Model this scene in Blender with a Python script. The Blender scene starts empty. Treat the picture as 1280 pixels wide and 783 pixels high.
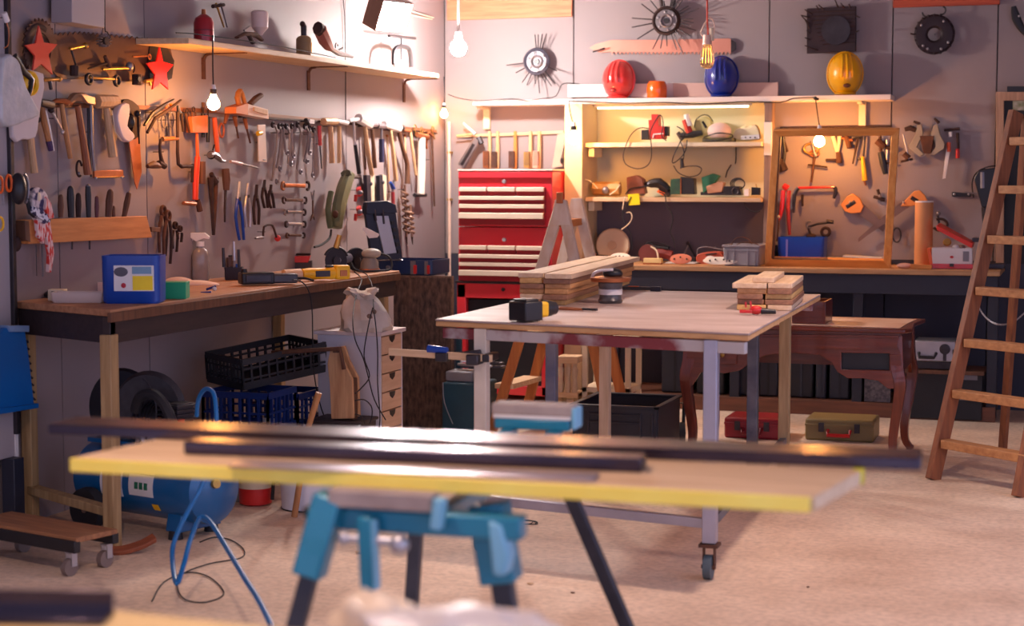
import bpy, bmesh, math, random
from mathutils import Vector, Matrix, Euler
R=math.radians; PI=math.pi
random.seed(7)
SC=bpy.context.scene; COL=SC.collection
# ---------------------------------------------------------------- camera (60 mm, standing height)
F=2150.0; CAM=Vector((4.2,-11.1,1.45)); YAW=R(18.5); PIT=-math.atan(169.5/F)
FW=Vector((-math.sin(YAW)*math.cos(PIT),math.cos(YAW)*math.cos(PIT),math.sin(PIT)))
RT=Vector((math.cos(YAW),math.sin(YAW),0)); UP=RT.cross(FW)
def ray(px,py): return FW+RT*((px-640)/F)+UP*((391.5-py)/F)
def onx(px,py,x): r=ray(px,py); return CAM+r*((x-CAM.x)/r.x)
def ony(px,py,y): r=ray(px,py); return CAM+r*((y-CAM.y)/r.y)
def onz(px,py,z): r=ray(px,py); return CAM+r*((z-CAM.z)/r.z)
def ond(px,py,d): r=ray(px,py); return CAM+r*d
cd=bpy.data.cameras.new('camera'); cam=bpy.data.objects.new('camera',cd); COL.objects.link(cam)
cam.location=CAM; cam.rotation_euler=(PI/2+PIT,0,YAW)
cd.sensor_width=36; cd.lens=F*36/1280; cd.clip_start=.05; cd.clip_end=200
cd.dof.use_dof=True; cd.dof.focus_distance=8.2; cd.dof.aperture_fstop=2.6
SC.camera=cam
vs=SC.view_settings; vs.view_transform='Standard'; vs.look='None'; vs.gamma=1; vs.exposure=0; vs.use_curve_mapping=False
SC.cycles.use_denoising=True
# ---------------------------------------------------------------- materials
def lin(c):
    return tuple(((v/255)/12.92 if v/255<=.04045 else ((v/255+.055)/1.055)**2.4) for v in c)
MC={}
def mat(name,c,rough=.5,metal=0,var=.18,scale=6,c2=None,bump=0,stretch=None,detail=4,sharp=0,em=0,trans=0,coat=0,alpha=1):
    if name in MC: return MC[name]
    m=bpy.data.materials.new(name); m.use_nodes=True; nt=m.node_tree; nd=nt.nodes; b=nd['Principled BSDF']
    a=Vector(lin(c)); 
    if c2 is None: lo=a*(1-var); hi=Vector([min(1,v*(1+var)) for v in a])
    else: lo=Vector(lin(c2)); hi=a
    tc=nd.new('ShaderNodeTexCoord'); mp=nd.new('ShaderNodeMapping'); nz=nd.new('ShaderNodeTexNoise'); cr=nd.new('ShaderNodeValToRGB')
    nz.inputs['Scale'].default_value=scale; nz.inputs['Detail'].default_value=detail
    if stretch: mp.inputs['Scale'].default_value=stretch
    nt.links.new(tc.outputs['Object'],mp.inputs[0]); nt.links.new(mp.outputs[0],nz.inputs['Vector']); nt.links.new(nz.outputs[0],cr.inputs[0])
    w=.28*(1-sharp)+.02
    cr.color_ramp.elements[0].position=.5-w; cr.color_ramp.elements[1].position=.5+w
    cr.color_ramp.elements[0].color=(*lo,1); cr.color_ramp.elements[1].color=(*hi,1)
    nt.links.new(cr.outputs[0],b.inputs['Base Color'])
    b.inputs['Roughness'].default_value=rough; b.inputs['Metallic'].default_value=metal
    if coat: b.inputs['Coat Weight'].default_value=coat
    if trans: b.inputs['Transmission Weight'].default_value=trans
    if alpha<1: b.inputs['Alpha'].default_value=alpha
    if bump:
        bp=nd.new('ShaderNodeBump'); bp.inputs['Strength'].default_value=bump; bp.inputs['Distance'].default_value=.01
        nt.links.new(nz.outputs[0],bp.inputs['Height']); nt.links.new(bp.outputs[0],b.inputs['Normal'])
    if em:
        b.inputs['Emission Color'].default_value=(*lin(c),1); b.inputs['Emission Strength'].default_value=em
    MC[name]=m; return m
def wood(name,c,c2=None,rough=.6,axis=2,scale=5,coat=0):
    s=[9,9,9]; s[axis]=.8
    return mat(name,c,rough,0,.25,scale,c2,.15,tuple(s),6,.1,coat=coat)
# woods (grain along z / x / y)
WH=wood('handle_wood',(196,140,88),(150,96,56))
WHX=wood('handle_wood_across',(196,140,88),(150,96,56),axis=0)
WHP=wood('pale_handle_wood',(224,184,140),(186,140,98))
WHD=wood('dark_handle_wood',(120,78,54),(78,50,36))
WPX=wood('pale_board',(226,196,158),(196,158,116),axis=0)
WPY=wood('pale_board_lengthwise',(226,196,158),(190,150,108),axis=1)
WPZ=wood('pale_post',(222,200,172),(184,156,124))
WORX=wood('orange_pine_x',(214,142,70),(176,104,46),axis=0)
WORZ=wood('orange_pine_z',(214,142,70),(176,104,46))
WDX=wood('bench_wood',(198,146,106),(150,98,66),axis=1)
WDK=wood('dark_stained_wood',(124,50,28),(78,26,16),rough=.28,axis=0,coat=.4)
WDKZ=wood('dark_stained_wood_upright',(132,54,30),(82,30,18),rough=.28,axis=2,coat=.4)
STL=mat('worn_steel',(140,134,138),.42,.7,.25,14)
STD=mat('dark_steel',(70,66,70),.42,.8,.3,14)
STB=mat('bright_steel',(186,184,190),.36,.7,.12,14)
RUS=mat('rusty_iron',(120,76,54),.75,.35,.3,18,(66,46,40),.2)
RUD=mat('dark_rust',(78,54,48),.75,.35,.3,18,(48,34,34),.2)
BLK=mat('black_plastic',(30,29,34),.42,0,.2,10)
BLR=mat('black_rubber',(34,33,38),.7,0,.2,10)
NAV=mat('navy_paint',(36,38,52),.5,0,.2,5)
WHT=mat('white_plastic',(228,224,222),.45,0,.05,6)
CRM=mat('cream_paint',(226,210,180),.6,0,.08,6)
GRY=mat('grey_plastic',(128,126,132),.5,0,.1,6)
RED=mat('red_paint',(206,36,36),.35,0,.12,6,coat=.3)
ORG=mat('orange_plastic',(232,98,30),.4,0,.1,6)
YEL=mat('yellow_plastic',(240,186,20),.4,0,.1,6)
BLU=mat('blue_plastic',(16,66,158),.35,0,.12,6)
TEA=mat('teal_paint',(20,110,140),.4,0,.12,6)
COP=mat('copper_brown_metal',(176,108,70),.4,.7,.3,12)
BRS=mat('brass',(190,150,80),.35,.8,.2,12)
GRN=mat('green_plastic',(30,110,80),.5,0,.15,8)
# ---------------------------------------------------------------- shapes: each returns f(bm, T)
def _ring(bm,c,u,v,a,b,n,ph=0):
    return [bm.verts.new(c+u*(a*math.cos(2*PI*i/n+ph))+v*(b*math.sin(2*PI*i/n+ph))) for i in range(n)]
def _sweep(bm,P,A,B,U=None,n=8,closed=False,flat=False):
    P=[Vector(p) for p in P]; k=len(P); rings=[]; prev=None
    for i in range(k):
        if closed: t=P[(i+1)%k]-P[i-1]
        else: t=P[min(i+1,k-1)]-P[max(i-1,0)]
        if t.length<1e-9: t=Vector((0,0,1))
        t.normalize()
        if U is not None: v=Vector(U); u=v.cross(t); 
        else:
            ref=prev if prev is not None else (Vector((0,0,1)) if abs(t.z)<.9 else Vector((1,0,0)))
            u=ref-t*ref.dot(t)
            if u.length<1e-6: u=Vector((1,0,0)).cross(t)
            v=t.cross(u.normalized())
        if u.length<1e-6: u=Vector((1,0,0))
        u.normalize()
        if U is None: prev=u.copy()
        v=t.cross(u).normalized() if U is None else Vector(U)
        if flat:
            a,b=A[i]/2,B[i]/2
            rings.append([bm.verts.new(P[i]+u*sx*a+v*sy*b) for sx,sy in((1,1),(-1,1),(-1,-1),(1,-1))])
        else: rings.append(_ring(bm,P[i],u,v,A[i]/2,B[i]/2,n))
    m=len(rings[0])
    for i in range(k if closed else k-1):
        a=rings[i]; b=rings[(i+1)%k]
        for j in range(m): bm.faces.new((a[j],a[(j+1)%m],b[(j+1)%m],b[j]))
    if not closed:
        bm.faces.new(rings[0][::-1]); bm.faces.new(rings[-1])
def _lst(w,k):
    if isinstance(w,(int,float)): return [w]*k
    w=list(w)
    if len(w)==k: return w
    return [w[0]+(w[-1]-w[0])*i/(k-1) for i in range(k)]
def smooth(pts,s=4,closed=False):
    P=[Vector(p) for p in pts]; k=len(P)
    if k<3: return P
    out=[]
    rng=range(k if closed else k-1)
    for i in rng:
        p1=P[i]; p2=P[(i+1)%k]
        p0=P[i-1] if (i>0 or closed) else p1; p3=P[(i+2)%k] if (i+2<k or closed) else p2
        for j in range(s):
            t=j/s
            out.append(.5*((2*p1)+(p2-p0)*t+(2*p0-5*p1+4*p2-p3)*t*t+(3*p1-p0-3*p2+p3)*t**3))
    if not closed: out.append(P[-1])
    return out
def tube(pts,r,n=8,s=0,closed=False):
    def f(bm,T):
        P=[Vector(p) for p in pts]
        rr=_lst(r,len(P))
        if s and len(P)>2:
            P=smooth(P,s,closed); rr=_lst(rr if len(rr)<2 else [rr[0],rr[-1]],len(P)) if not isinstance(r,(int,float)) else [r]*len(P)
        _sweep(bm,P,[2*q for q in rr],[2*q for q in rr],None,n,closed)
    return f
def bar(p0,p1,w,t,U=(0,0,1)):   # rectangular bar, t measured along U
    return lambda bm,T:_sweep(bm,[p0,p1],[w,w],[t,t],U,flat=True)
def cyl(p0,p1,r0,r1=None,n=16): return tube([p0,p1],[r0,r0 if r1 is None else r1],n)
def box(cx,cy,cz,sx,sy,sz,rx=0,ry=0,rz=0):
    def f(bm,T):
        m=Matrix.Translation((cx,cy,cz))@Euler((R(rx),R(ry),R(rz))).to_matrix().to_4x4()@Matrix.Diagonal((sx,sy,sz,1))
        bmesh.ops.create_cube(bm,size=1,matrix=m)
    return f
def ball(cx,cy,cz,rx,ry=None,rz=None,n=14,rot=(0,0,0)):
    def f(bm,T):
        m=Matrix.Translation((cx,cy,cz))@Euler([R(a) for a in rot]).to_matrix().to_4x4()@Matrix.Diagonal((rx,ry or rx,rz or rx,1))
        bmesh.ops.create_uvsphere(bm,u_segments=n,v_segments=max(6,n*2//3),radius=1,matrix=m)
    return f
def lathe(prof,o=(0,0,0),ax=(0,0,1),n=20,sc=(1,1)):
    def f(bm,T):
        a=Vector(ax).normalized(); u=a.orthogonal().normalized(); v=a.cross(u); O=Vector(o); rs=[]
        for r,z in prof: rs.append(_ring(bm,O+a*z,u,v,max(r,1e-4)*sc[0],max(r,1e-4)*sc[1],n))
        for A,B in zip(rs,rs[1:]):
            for j in range(n): bm.faces.new((A[j],A[(j+1)%n],B[(j+1)%n],B[j]))
        bm.faces.new(rs[0][::-1]); bm.faces.new(rs[-1])
    return f
def prism(pts,d,U=(0,-1,0),o=(0,0,0),ax=None):  # pts (x,z) extruded d along U
    def f(bm,T):
        O=Vector(o); E=Vector(U)*d
        if ax: P=[O+Vector(ax[0])*a+Vector(ax[1])*b for a,b in pts]
        else: P=[O+Vector((a,0,b)) for a,b in pts]
        A=[bm.verts.new(p) for p in P]; B=[bm.verts.new(p+E) for p in P]; k=len(P)
        bm.faces.new(A); bm.faces.new(B[::-1])
        for j in range(k): bm.faces.new((A[j],B[j],B[(j+1)%k],A[(j+1)%k]))
    return f
def hexa(b,t):  # 4 bottom + 4 top corner points
    def f(bm,T):
        A=[bm.verts.new(p) for p in b]; B=[bm.verts.new(p) for p in t]
        bm.faces.new(A[::-1]); bm.faces.new(B)
        for j in range(4): bm.faces.new((A[j],A[(j+1)%4],B[(j+1)%4],B[j]))
    return f
# pixel-traced shapes lying in the thing's own wall plane (real size, real thickness)
def st(pts,w,t=None,o=0,n=8,flat=False,s=0,closed=False):
    def f(bm,T):
        K=T.k; P=[T.p(a,b,K*(o if isinstance(o,(int,float)) else o[i])) for i,(a,b) in enumerate(pts)]
        W=[K*q for q in _lst(w,len(P))]; TT=[K*q for q in _lst(w if t is None else t,len(P))]
        if s and len(P)>2:
            k=len(P); P2=smooth(P,s,closed); W=[W[min(k-1,int(i/s))]*(1-(i%s)/s)+W[min(k-1,int(i/s)+1)]*((i%s)/s) for i in range(len(P2))]
            TT=[TT[min(k-1,int(i/s))]*(1-(i%s)/s)+TT[min(k-1,int(i/s)+1)]*((i%s)/s) for i in range(len(P2))]; P=P2
        _sweep(bm,P,W,TT,(0,-1,0),n,closed,flat)
    return f
def pg(pts,t,o=0,s=0):
    def f(bm,T):
        P=[T.p(a,b,0) for a,b in pts]
        if s: P=smooth(P,s,True)
        prism([(p.x,p.z) for p in P],t*T.k,o=(0,(t/2-o)*T.k,0))(bm,T)
    return f
def rg(px,py,ro,w,t=None,o=0,n=20,a0=0,a1=360,asp=1):   # ring / open ring in metres at a pixel
    def f(bm,T):
        K=T.k; c=T.p(px,py,o*K); full=abs(a1-a0)>=360
        k=n if full else n+1
        P=[c+Vector((math.cos(R(a0)+R(a1-a0)*i/n)*ro*K,0,math.sin(R(a0)+R(a1-a0)*i/n)*ro*asp*K)) for i in range(k)]
        _sweep(bm,P,[w*K]*k,[(t or w)*K]*k,(0,-1,0),8,full)
    return f
def dt(px,py,r,ry=None,rz=None,o=0,n=12):
    return lambda bm,T:(lambda c:ball(c.x,c.y,c.z,r*T.k,(ry or r)*T.k,(rz or r)*T.k,n)(bm,T))(T.p(px,py,o*T.k))
def dk(px,py,r,t,o=0,n=24):  # disc facing out of the wall
    def f(bm,T):
        K=T.k; c=T.p(px,py,o*K); tube([c+Vector((0,t*K/2,0)),c-Vector((0,t*K/2,0))],r*K,n)(bm,T)
    return f
# ---------------------------------------------------------------- things
def mkobj(name,m,shapes,T=None,bev=0,parent=None,label=None,ang=35,loc=None,rz=0,sub=0):
    me=bpy.data.meshes.new(name); bm=bmesh.new()
    for s in shapes: s(bm,T)
    bmesh.ops.recalc_face_normals(bm,faces=bm.faces)
    for f in bm.faces: f.smooth=True
    bm.to_mesh(me); bm.free(); me.set_sharp_from_angle(angle=R(ang))
    for q in (m if isinstance(m,(list,tuple)) else [m]): me.materials.append(q)
    o=bpy.data.objects.new(name,me); COL.objects.link(o)
    if parent is not None: o.parent=parent
    if label: o['label']=label
    if loc is not None: o.location=loc; o.rotation_euler=(0,0,rz)
    if bev:
        b=o.modifiers.new('bevel','BEVEL'); b.width=bev; b.segments=2; b.limit_method='ANGLE'; b.angle_limit=R(40)
        b.harden_normals=False
    if sub:
        b=o.modifiers.new('subdivision','SUBSURF'); b.levels=sub; b.render_levels=sub
    return o
class Th:
    def __init__(s,name,label,cat,loc=(0,0,0),rz=0,group=None,wall=None):
        o=bpy.data.objects.new(name,None); COL.objects.link(o); o.location=loc; o.rotation_euler=(0,0,rz)
        o['label']=label; o['category']=cat; o.empty_display_size=.05
        if group: o['group']=group
        s.root=o; s.k=1; s.yo=0; s.wall=wall; s.loc=Vector(loc); s.rz=rz
        if wall: s.off=wall[2]
    def p(s,px,py,o=0):
        k,base,off=s.wall; py=py+s.yo
        if k=='L': q=onx(px,py,off+o); return Vector((q.y-s.loc.y,-o,q.z-s.loc.z))
        if k=='B': q=ony(px,py,base-off-o); return Vector((q.x-s.loc.x,-o,q.z-s.loc.z))
        # free vertical plane through loc, facing local -y
        n=Vector((math.sin(s.rz),-math.cos(s.rz),0)); r=ray(px,py); q0=s.loc+n*o
        q=CAM+r*((q0-CAM).dot(n)/r.dot(n)); u=Vector((math.cos(s.rz),math.sin(s.rz),0))
        return Vector(((q-s.loc).dot(u),-o,q.z-s.loc.z))
    def add(s,name,m,*sh,bev=0,label=None,parent=None,ang=35,sub=0):
        return mkobj(name,m,sh,s,bev,parent or s.root,label,ang,sub=sub)
REG=[]
def LW(name,label,cat,px,py,off=.03,group=None):
    q=onx(px,py,off); T=Th(name,label,cat,q,PI/2,group,('L',0,off)); T.k=(q-CAM).dot(FW)/F; REG.append(T); return T
def BW(name,label,cat,px,py,off=.03,group=None,base=0):
    q=ony(px,py,base-off); T=Th(name,label,cat,q,0,group,('B',base,off)); T.k=(q-CAM).dot(FW)/F; REG.append(T); return T
def VP(name,label,cat,loc,rz=0,group=None):   # pixel-traced in a vertical plane through loc
    return Th(name,label,cat,loc,rz,group,('V',0,0))
def one(name,label,cat,m,*sh,loc=(0,0,0),rz=0,group=None,bev=0,ang=35,sub=0,stuff=False,T=None):
    o=mkobj(name,m,sh,T,bev,None,label,ang,loc,rz,sub); o['category']=cat
    if group: o['group']=group
    if stuff: o['kind']='stuff'
    return o
def solo(T,m,*sh,bev=0,ang=35):   # turn a pixel frame into ONE mesh object
    T.dead=True; r=T.root; o=mkobj(r.name,m,sh,T,bev,None,r['label'],ang,r.location.copy(),r.rotation_euler.z)
    n=r.name; o['category']=r['category']
    if 'group' in r: o['group']=r['group']
    bpy.data.objects.remove(r); o.name=n; return o
def struct(name,m,*sh,bev=0,ang=35):
    o=mkobj(name,m,sh,None,bev,None,None,ang); o['kind']='structure'; return o
KEY=1250; FLOOD=380; AMB=2.0; BU=330; FILL=1750
# ================================================================ SETTING
WALLM=mat('wall_grey_paint',(148,136,138),.62,0,.07,1.2,bump=.03)
WALLP=mat('wall_light_paint',(170,160,162),.62,0,.05,1.2)
NAVW=mat('navy_wall_paint',(52,54,72),.6,0,.12,2)
def concrete():
    m=bpy.data.materials.new('concrete_floor'); m.use_nodes=True; nt=m.node_tree; nd=nt.nodes; b=nd['Principled BSDF']; L=nt.links.new
    tc=nd.new('ShaderNodeTexCoord'); n1=nd.new('ShaderNodeTexNoise'); n1.inputs['Scale'].default_value=1.3; n1.inputs['Detail'].default_value=8; n1.inputs['Roughness'].default_value=.65
    n2=nd.new('ShaderNodeTexNoise'); n2.inputs['Scale'].default_value=38; n2.inputs['Detail'].default_value=5
    c1=nd.new('ShaderNodeValToRGB'); c1.color_ramp.elements[0].position=.32; c1.color_ramp.elements[1].position=.68
    c1.color_ramp.elements[0].color=(*lin((206,176,150)),1); c1.color_ramp.elements[1].color=(*lin((250,226,200)),1)
    c2=nd.new('ShaderNodeValToRGB'); c2.color_ramp.elements[0].position=.3; c2.color_ramp.elements[1].position=.6
    c2.color_ramp.elements[0].color=(.74,.74,.74,1); c2.color_ramp.elements[1].color=(1,1,1,1)
    mx=nd.new('ShaderNodeMix'); mx.data_type='RGBA'; mx.blend_type='MULTIPLY'; mx.inputs[0].default_value=.8
    for n in (n1,n2): L(tc.outputs['Object'],n.inputs['Vector'])
    L(n1.outputs[0],c1.inputs[0]); L(n2.outputs[0],c2.inputs[0]); L(c1.outputs[0],mx.inputs[6]); L(c2.outputs[0],mx.inputs[7]); L(mx.outputs[2],b.inputs['Base Color'])
    b.inputs['Roughness'].default_value=.72
    bp=nd.new('ShaderNodeBump'); bp.inputs['Strength'].default_value=.25; bp.inputs['Distance'].default_value=.01; L(n2.outputs[0],bp.inputs['Height']); L(bp.outputs[0],b.inputs['Normal'])
    return m
struct('floor',concrete(),box(2.8,-6.5,-.05,6.0,13.2,.1))
struct('ceiling',mat('ceiling_boards',(146,138,150),.7,0,.1,3,stretch=(1,6,1)),box(2.8,-6.5,2.86,6.0,13.2,.06))
# wall panels with open joints over a dark backing
def panels_y(px_list,y0,y1,z0,z1,py=200):
    ys=[y0]+[onx(p,py,0).y for p in px_list]+[y1]; out=[]
    for a,b in zip(ys,ys[1:]): out.append(box(-.02,(a+b)/2,(z0+z1)/2,.04,abs(b-a)-.007,z1-z0))
    return out
struct('wall_left',WALLM,*panels_y([72,183,433],-13,0,0,2.83))
struct('wall_left_backing',BLK,box(-.08,-6.5,1.42,.06,13.1,2.84))
def panels_x(px_list,x0,x1,z0,z1,py=100):
    xs=[x0]+[ony(p,py,0).x for p in px_list]+[x1]; out=[]
    for a,b in zip(xs,xs[1:]): out.append(box((a+b)/2,.02,(z0+z1)/2,abs(b-a)-.008,.04,z1-z0))
    return out
XB=ony(960,340,0).x
struct('wall_back',WALLM,*panels_x([717,961,1115,1246],0,5.75,.93,2.83))
struct('wall_back_lower',NAVW,*panels_x([575,720,960,1110,1240],0,5.75,0,.925))
struct('wall_back_backing',BLK,box(2.8,.08,1.42,6.0,.06,2.84))
struct('wall_right',WALLM,box(5.77,-1.5,1.42,.06,3.2,2.84))
# salmon-coloured boards at the top of the back wall
q=ony(640,26,-.02)
SAL=wood('salmon_board',(226,150,110),(196,112,80),axis=0)
a=ony(560,24,0).x; b_=ony(716,20,0).x; zt=ony(716,21,0).z
struct('trim_1',SAL,box((a+b_)/2,-.012,(zt+2.83)/2,b_-a,.024,2.83-zt),bev=.003)
a=ony(1117,8,0).x; b_=ony(1250,8,0).x; zt=ony(1180,8,0).z
struct('trim_2',wood('red_orange_board',(200,92,56),(160,60,40),axis=0),box((a+b_)/2,-.015,(zt+2.83)/2,b_-a,.03,2.83-zt),bev=.003)
# beam under the ceiling along the left wall top near the corner
# ---- left-hand tool panel fixed over the left wall
q=onx(17,300,.05)
T=Th('tool_board','tall grey hardboard tool panel on the left wall beside the bench end','panel',(0,q.y,0),PI/2)
zb=onx(8,574,.05).z
T.add('board',WALLP,box(-.6,-.03,(zb+2.5)/2,1.2,.03,2.5-zb),bev=.003)
T.add('edge_strip',STD,box(-.012,-.035,(.4+2.5)/2,.024,.055,2.1),bev=.002)
T.add('leg',NAV,box(-.055,-.06,zb/2,.07,.06,zb),bev=.003)
T.add('leg',WHT,box(-.008,-.035,.4*.5,.02,.03,.4),label='pale leg strip')
# ================================================================ LEFT BENCH
HB=.94
fl=onz(138,387.4,HB); fr=onz(499.5,338.5,HB); bl=onz(19,377,HB)
XF=(fl.x+fr.x)/2
T=Th('workbench','long wooden wall bench with a dark apron under the hanging tools','workbench',(0,0,0))
YA,YB=fl.y,fr.y
def bq(x0,x1,ya0,ya1,yb,z0,z1):
    b=[(x0,ya0,z0),(x1,ya1,z0),(x1,yb,z0),(x0,yb,z0)]
    return hexa([Vector(v) for v in b],[Vector((v[0],v[1],z1)) for v in b])
T.add('bench_top',WDX,bq(.004,XF,bl.y,YA,YB,HB-.028,HB),bev=.004)
T.add('edge_strip',WHD,bq(XF-.012,XF+.006,YA-.004,YA-.004,YB,HB-.05,HB-.012),bev=.002,label='worn brown front edging')
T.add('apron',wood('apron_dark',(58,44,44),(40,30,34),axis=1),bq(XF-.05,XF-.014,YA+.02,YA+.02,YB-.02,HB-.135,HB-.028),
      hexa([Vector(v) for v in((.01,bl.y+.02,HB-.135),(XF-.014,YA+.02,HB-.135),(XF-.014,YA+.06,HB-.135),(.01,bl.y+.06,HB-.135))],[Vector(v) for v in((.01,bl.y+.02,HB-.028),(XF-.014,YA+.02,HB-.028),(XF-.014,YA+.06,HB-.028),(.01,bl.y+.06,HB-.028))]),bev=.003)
WLG=wood('leg_wood',(188,158,112),(140,108,70))
f0=onz(138,690,0); 
T.add('leg',WLG,box(XF-.03,YA+.035,(HB-.1)/2,.05,.06,HB-.1),bev=.004)
r0=onx(37,600,.03)
T.add('leg',WLG,box(.035,r0.y,(HB-.05)/2,.05,.05,HB-.05),bev=.004)
e=onx(484,400,XF)
T.add('leg',WLG,box(XF-.04,onx(487,380,XF).y,(HB-.1)/2,.045,.06,HB-.1),bev=.004)
T.add('leg',WLG,box(.035,YB-.3,(HB-.05)/2,.05,.05,HB-.05),bev=.004)
T.add('stretcher',WLG,bar((.04,r0.y,.15),(XF-.03,YA+.035,.14),.05,.035),bev=.003)
# ================================================================ BACK WALL: shelf unit, counter
def onb(px,py,o=0): return ony(px,py,-o)
zs=onb(850,122,.22).z
x0=onb(592,125,.22).x; x1=onb(1114,122,.22).x
T=Th('wall_shelf','long white shelf across the back wall carrying the hard hats','shelf',((x0+x1)/2,0,zs))
T.add('board',mat('white_shelf',(232,220,214),.5,0,.04,8),box(0,-.12,-.017,x1-x0,.24,.034),bev=.003)
for px,py in((608,137),(963,135),(1078,135)):
    x=onb(px,py,.03).x-(x0+x1)/2
    T.add('bracket',STL if px==963 else CRM,box(x,-.018,-.11,.045,.03,.15),box(x,-.1,-.045,.03,.17,.018),bev=.003)
# tall side panel + shelf unit
xl=onb(707,300,.35).x; xr=onb(729,300,.35).x; xe=onb(952,250,.3).x
zt=zs-.036
T=Th('shelf_unit','cream open shelf unit between the tool chest and the leaning frame','shelf unit',(xl,0,0))
CRW=mat('cream_panel',(214,192,150),.6,0,.08,3); 
w=xe-xl
T.add('side_panel',CRW,box((xr-xl)/2,-.2,zt/2,xr-xl,.36,zt),bev=.003)
zb2=onb(850,250,.02).z
T.add('back_panel',mat('pale_green_panel',(214,206,170),.6,0,.07,2),box(w/2+.02,-.012,(zb2+zt)/2,w-.05,.016,zt-zb2))
T.add('lower_back_panel',mat('dark_grey_panel',(98,90,102),.6,0,.06,2),box(w/2+.02,-.012,(.905+zb2)/2,w-.05,.016,zb2-.905))
z1=onb(840,178,.32).z; z2=onb(840,247,.32).z
T.add('shelf_board',CRM,box((xr-xl)+(w-xr+xl)/2,-.17,z1-.014,w-(xr-xl)-.004,.29,.028),bev=.003)
T.add('shelf_board',WPX,box((xr-xl)+(w-xr+xl)/2,-.17,z2-.014,w-(xr-xl)-.004,.29,.028),bev=.003)
T.add('batten',CRM,box(xr-xl+.03,-.17,z1-.06,.04,.2,.06),bev=.003); T.add('batten',CRM,box(xr-xl+.03,-.17,z2-.06,.04,.2,.06),bev=.003)
T.add('upright',wood('grey_upright',(150,124,110),(104,84,78)),box(w+.028,-.2,(zt+.93)/2,.05,.1,zt-.93),bev=.004)
T.add('bracket',WHT,box(w+.028,-.258,z1+.02,.05,.012,.21),bev=.003,label='white wall plate')
# counter
HC=.9
cl=onz(752,331,HC); cr_=onz(1240,343,HC); YC=-.62
xc0=ony(752,332,YC).x; xc1=ony(1250,342,YC).x
T=Th('counter','long built-in wooden counter with a navy front along the back wall','counter',(xc0,0,0))
W_=xc1-xc0
T.add('counter_top',wood('counter_wood',(206,160,112),(160,112,74),axis=0),box(W_/2,YC/2-.001,HC-.015,W_,-YC,.03),bev=.003)
T.add('apron',mat('navy_front',(38,40,56),.55,0,.12,3),box(W_/2,YC+.03,HC-.09,W_-.02,.03,.12),bev=.003)
T.add('shelf_board',wood('lower_shelf_wood',(130,78,54),(88,54,40),axis=0),box(W_/2,YC/2,.075,W_-.02,-YC-.06,.03),box(W_/2,YC+.03,.045,W_-.02,.02,.09),bev=.003)
for fx in(.03,.35,.66,.985):
    T.add('leg',NAV,box(W_*fx,YC+.06,.43,.06,.06,.82),bev=.003)
# navy runner board on the wall at the back of the counter underside is the wall itself
# ================================================================ TOOL CHEST (red)
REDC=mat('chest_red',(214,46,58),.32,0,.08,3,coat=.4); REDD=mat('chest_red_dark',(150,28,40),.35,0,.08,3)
DRF=mat('drawer_front_cream',(226,208,186),.4,.1,.05,8)
yc=-.62; xa=ony(573,300,yc).x; xb=ony(690,300,yc).x; zt=ony(640,214,yc).z; zm=ony(640,284,yc).z; zl=ony(640,354,yc).z
def drawers(T,par_z0,par_z1,rows):
    pass
T=Th('tool_chest','tall red steel tool chest with cream drawer fronts beside the brushes','tool chest',((xa+xb)/2,0,0))
w=xb-xa
def zz(py): return ony(640,py,yc).z
T.add('top_box',REDC,box(0,yc/2-.02,(zt+zm)/2,w,-yc-.04,zt-zm-.004),bev=.006)
T.add('lid',mat('pale_lid_edge',(236,190,176),.4,0,.05,4),box(0,yc/2-.02,zt+.006,w+.01,-yc-.03,.012),bev=.004)
T.add('middle_box',REDC,box(0,yc/2-.02,(zm+zl)/2,w,-yc-.04,zm-zl-.004),bev=.006)
T.add('cabinet',REDC,box(-w/2+.03,yc/2-.03,zl/2+.02,.06,-yc,zl-.06),box(w/2-.03,yc/2-.03,zl/2+.02,.06,-yc,zl-.06),box(0,yc/2-.03,zl-.05,w,-yc,.1),box(0,-.05,zl/2,w,.02,zl-.06),box(0,yc/2-.03,.08,w,-yc,.06),bev=.004)
T.add('rim',STD,box(0,yc/2-.03,zl+.002,w+.03,-yc+.01,.016),bev=.003)
T.add('door',mat('chest_black',(32,34,44),.4,.2,.1,5),box(0,yc+.03,(zl-.1)/2+.05,w-.12,.03,zl-.22),bev=.004)
def row(py0,py1,n,extra=0):
    za,zb=zz(py0),zz(py1); dz=za-zb; W2=w-.055
    for i in range(n):
        cx=-.01-W2/2+W2*(i+.5)/n
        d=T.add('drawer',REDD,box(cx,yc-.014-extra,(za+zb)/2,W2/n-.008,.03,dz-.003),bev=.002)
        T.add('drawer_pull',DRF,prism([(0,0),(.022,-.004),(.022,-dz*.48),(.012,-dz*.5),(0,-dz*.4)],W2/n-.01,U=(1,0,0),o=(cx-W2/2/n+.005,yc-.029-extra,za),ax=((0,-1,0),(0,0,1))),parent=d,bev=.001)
for py0,py1,n,e in((234,245,3,0),(245,255,1,.004),(255,266,1,0),(266,281,1,.012),(307,318,3,0),(318,328,1,.01),(328,338,1,.004),(338,352,1,.012)): row(py0,py1,n,e)
for py in(227,300): T.add('lock',STB,cyl((0,yc-.022,zz(py)),(0,yc+.02,zz(py)),.012),bev=.001)
T.add('lock',STD,cyl((0,yc-.038,zz(362)),(0,yc,zz(362)),.012))
T.add('seam',REDD,box(0,yc-.005,zz(222),w-.01,.03,.004))
for sx in(-1,1):
    for sy in(.1,.5): T.add('caster',BLR,cyl((sx*(w/2-.06)-.015,-sy,.03),(sx*(w/2-.06)+.015,-sy,.03),.03))
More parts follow.
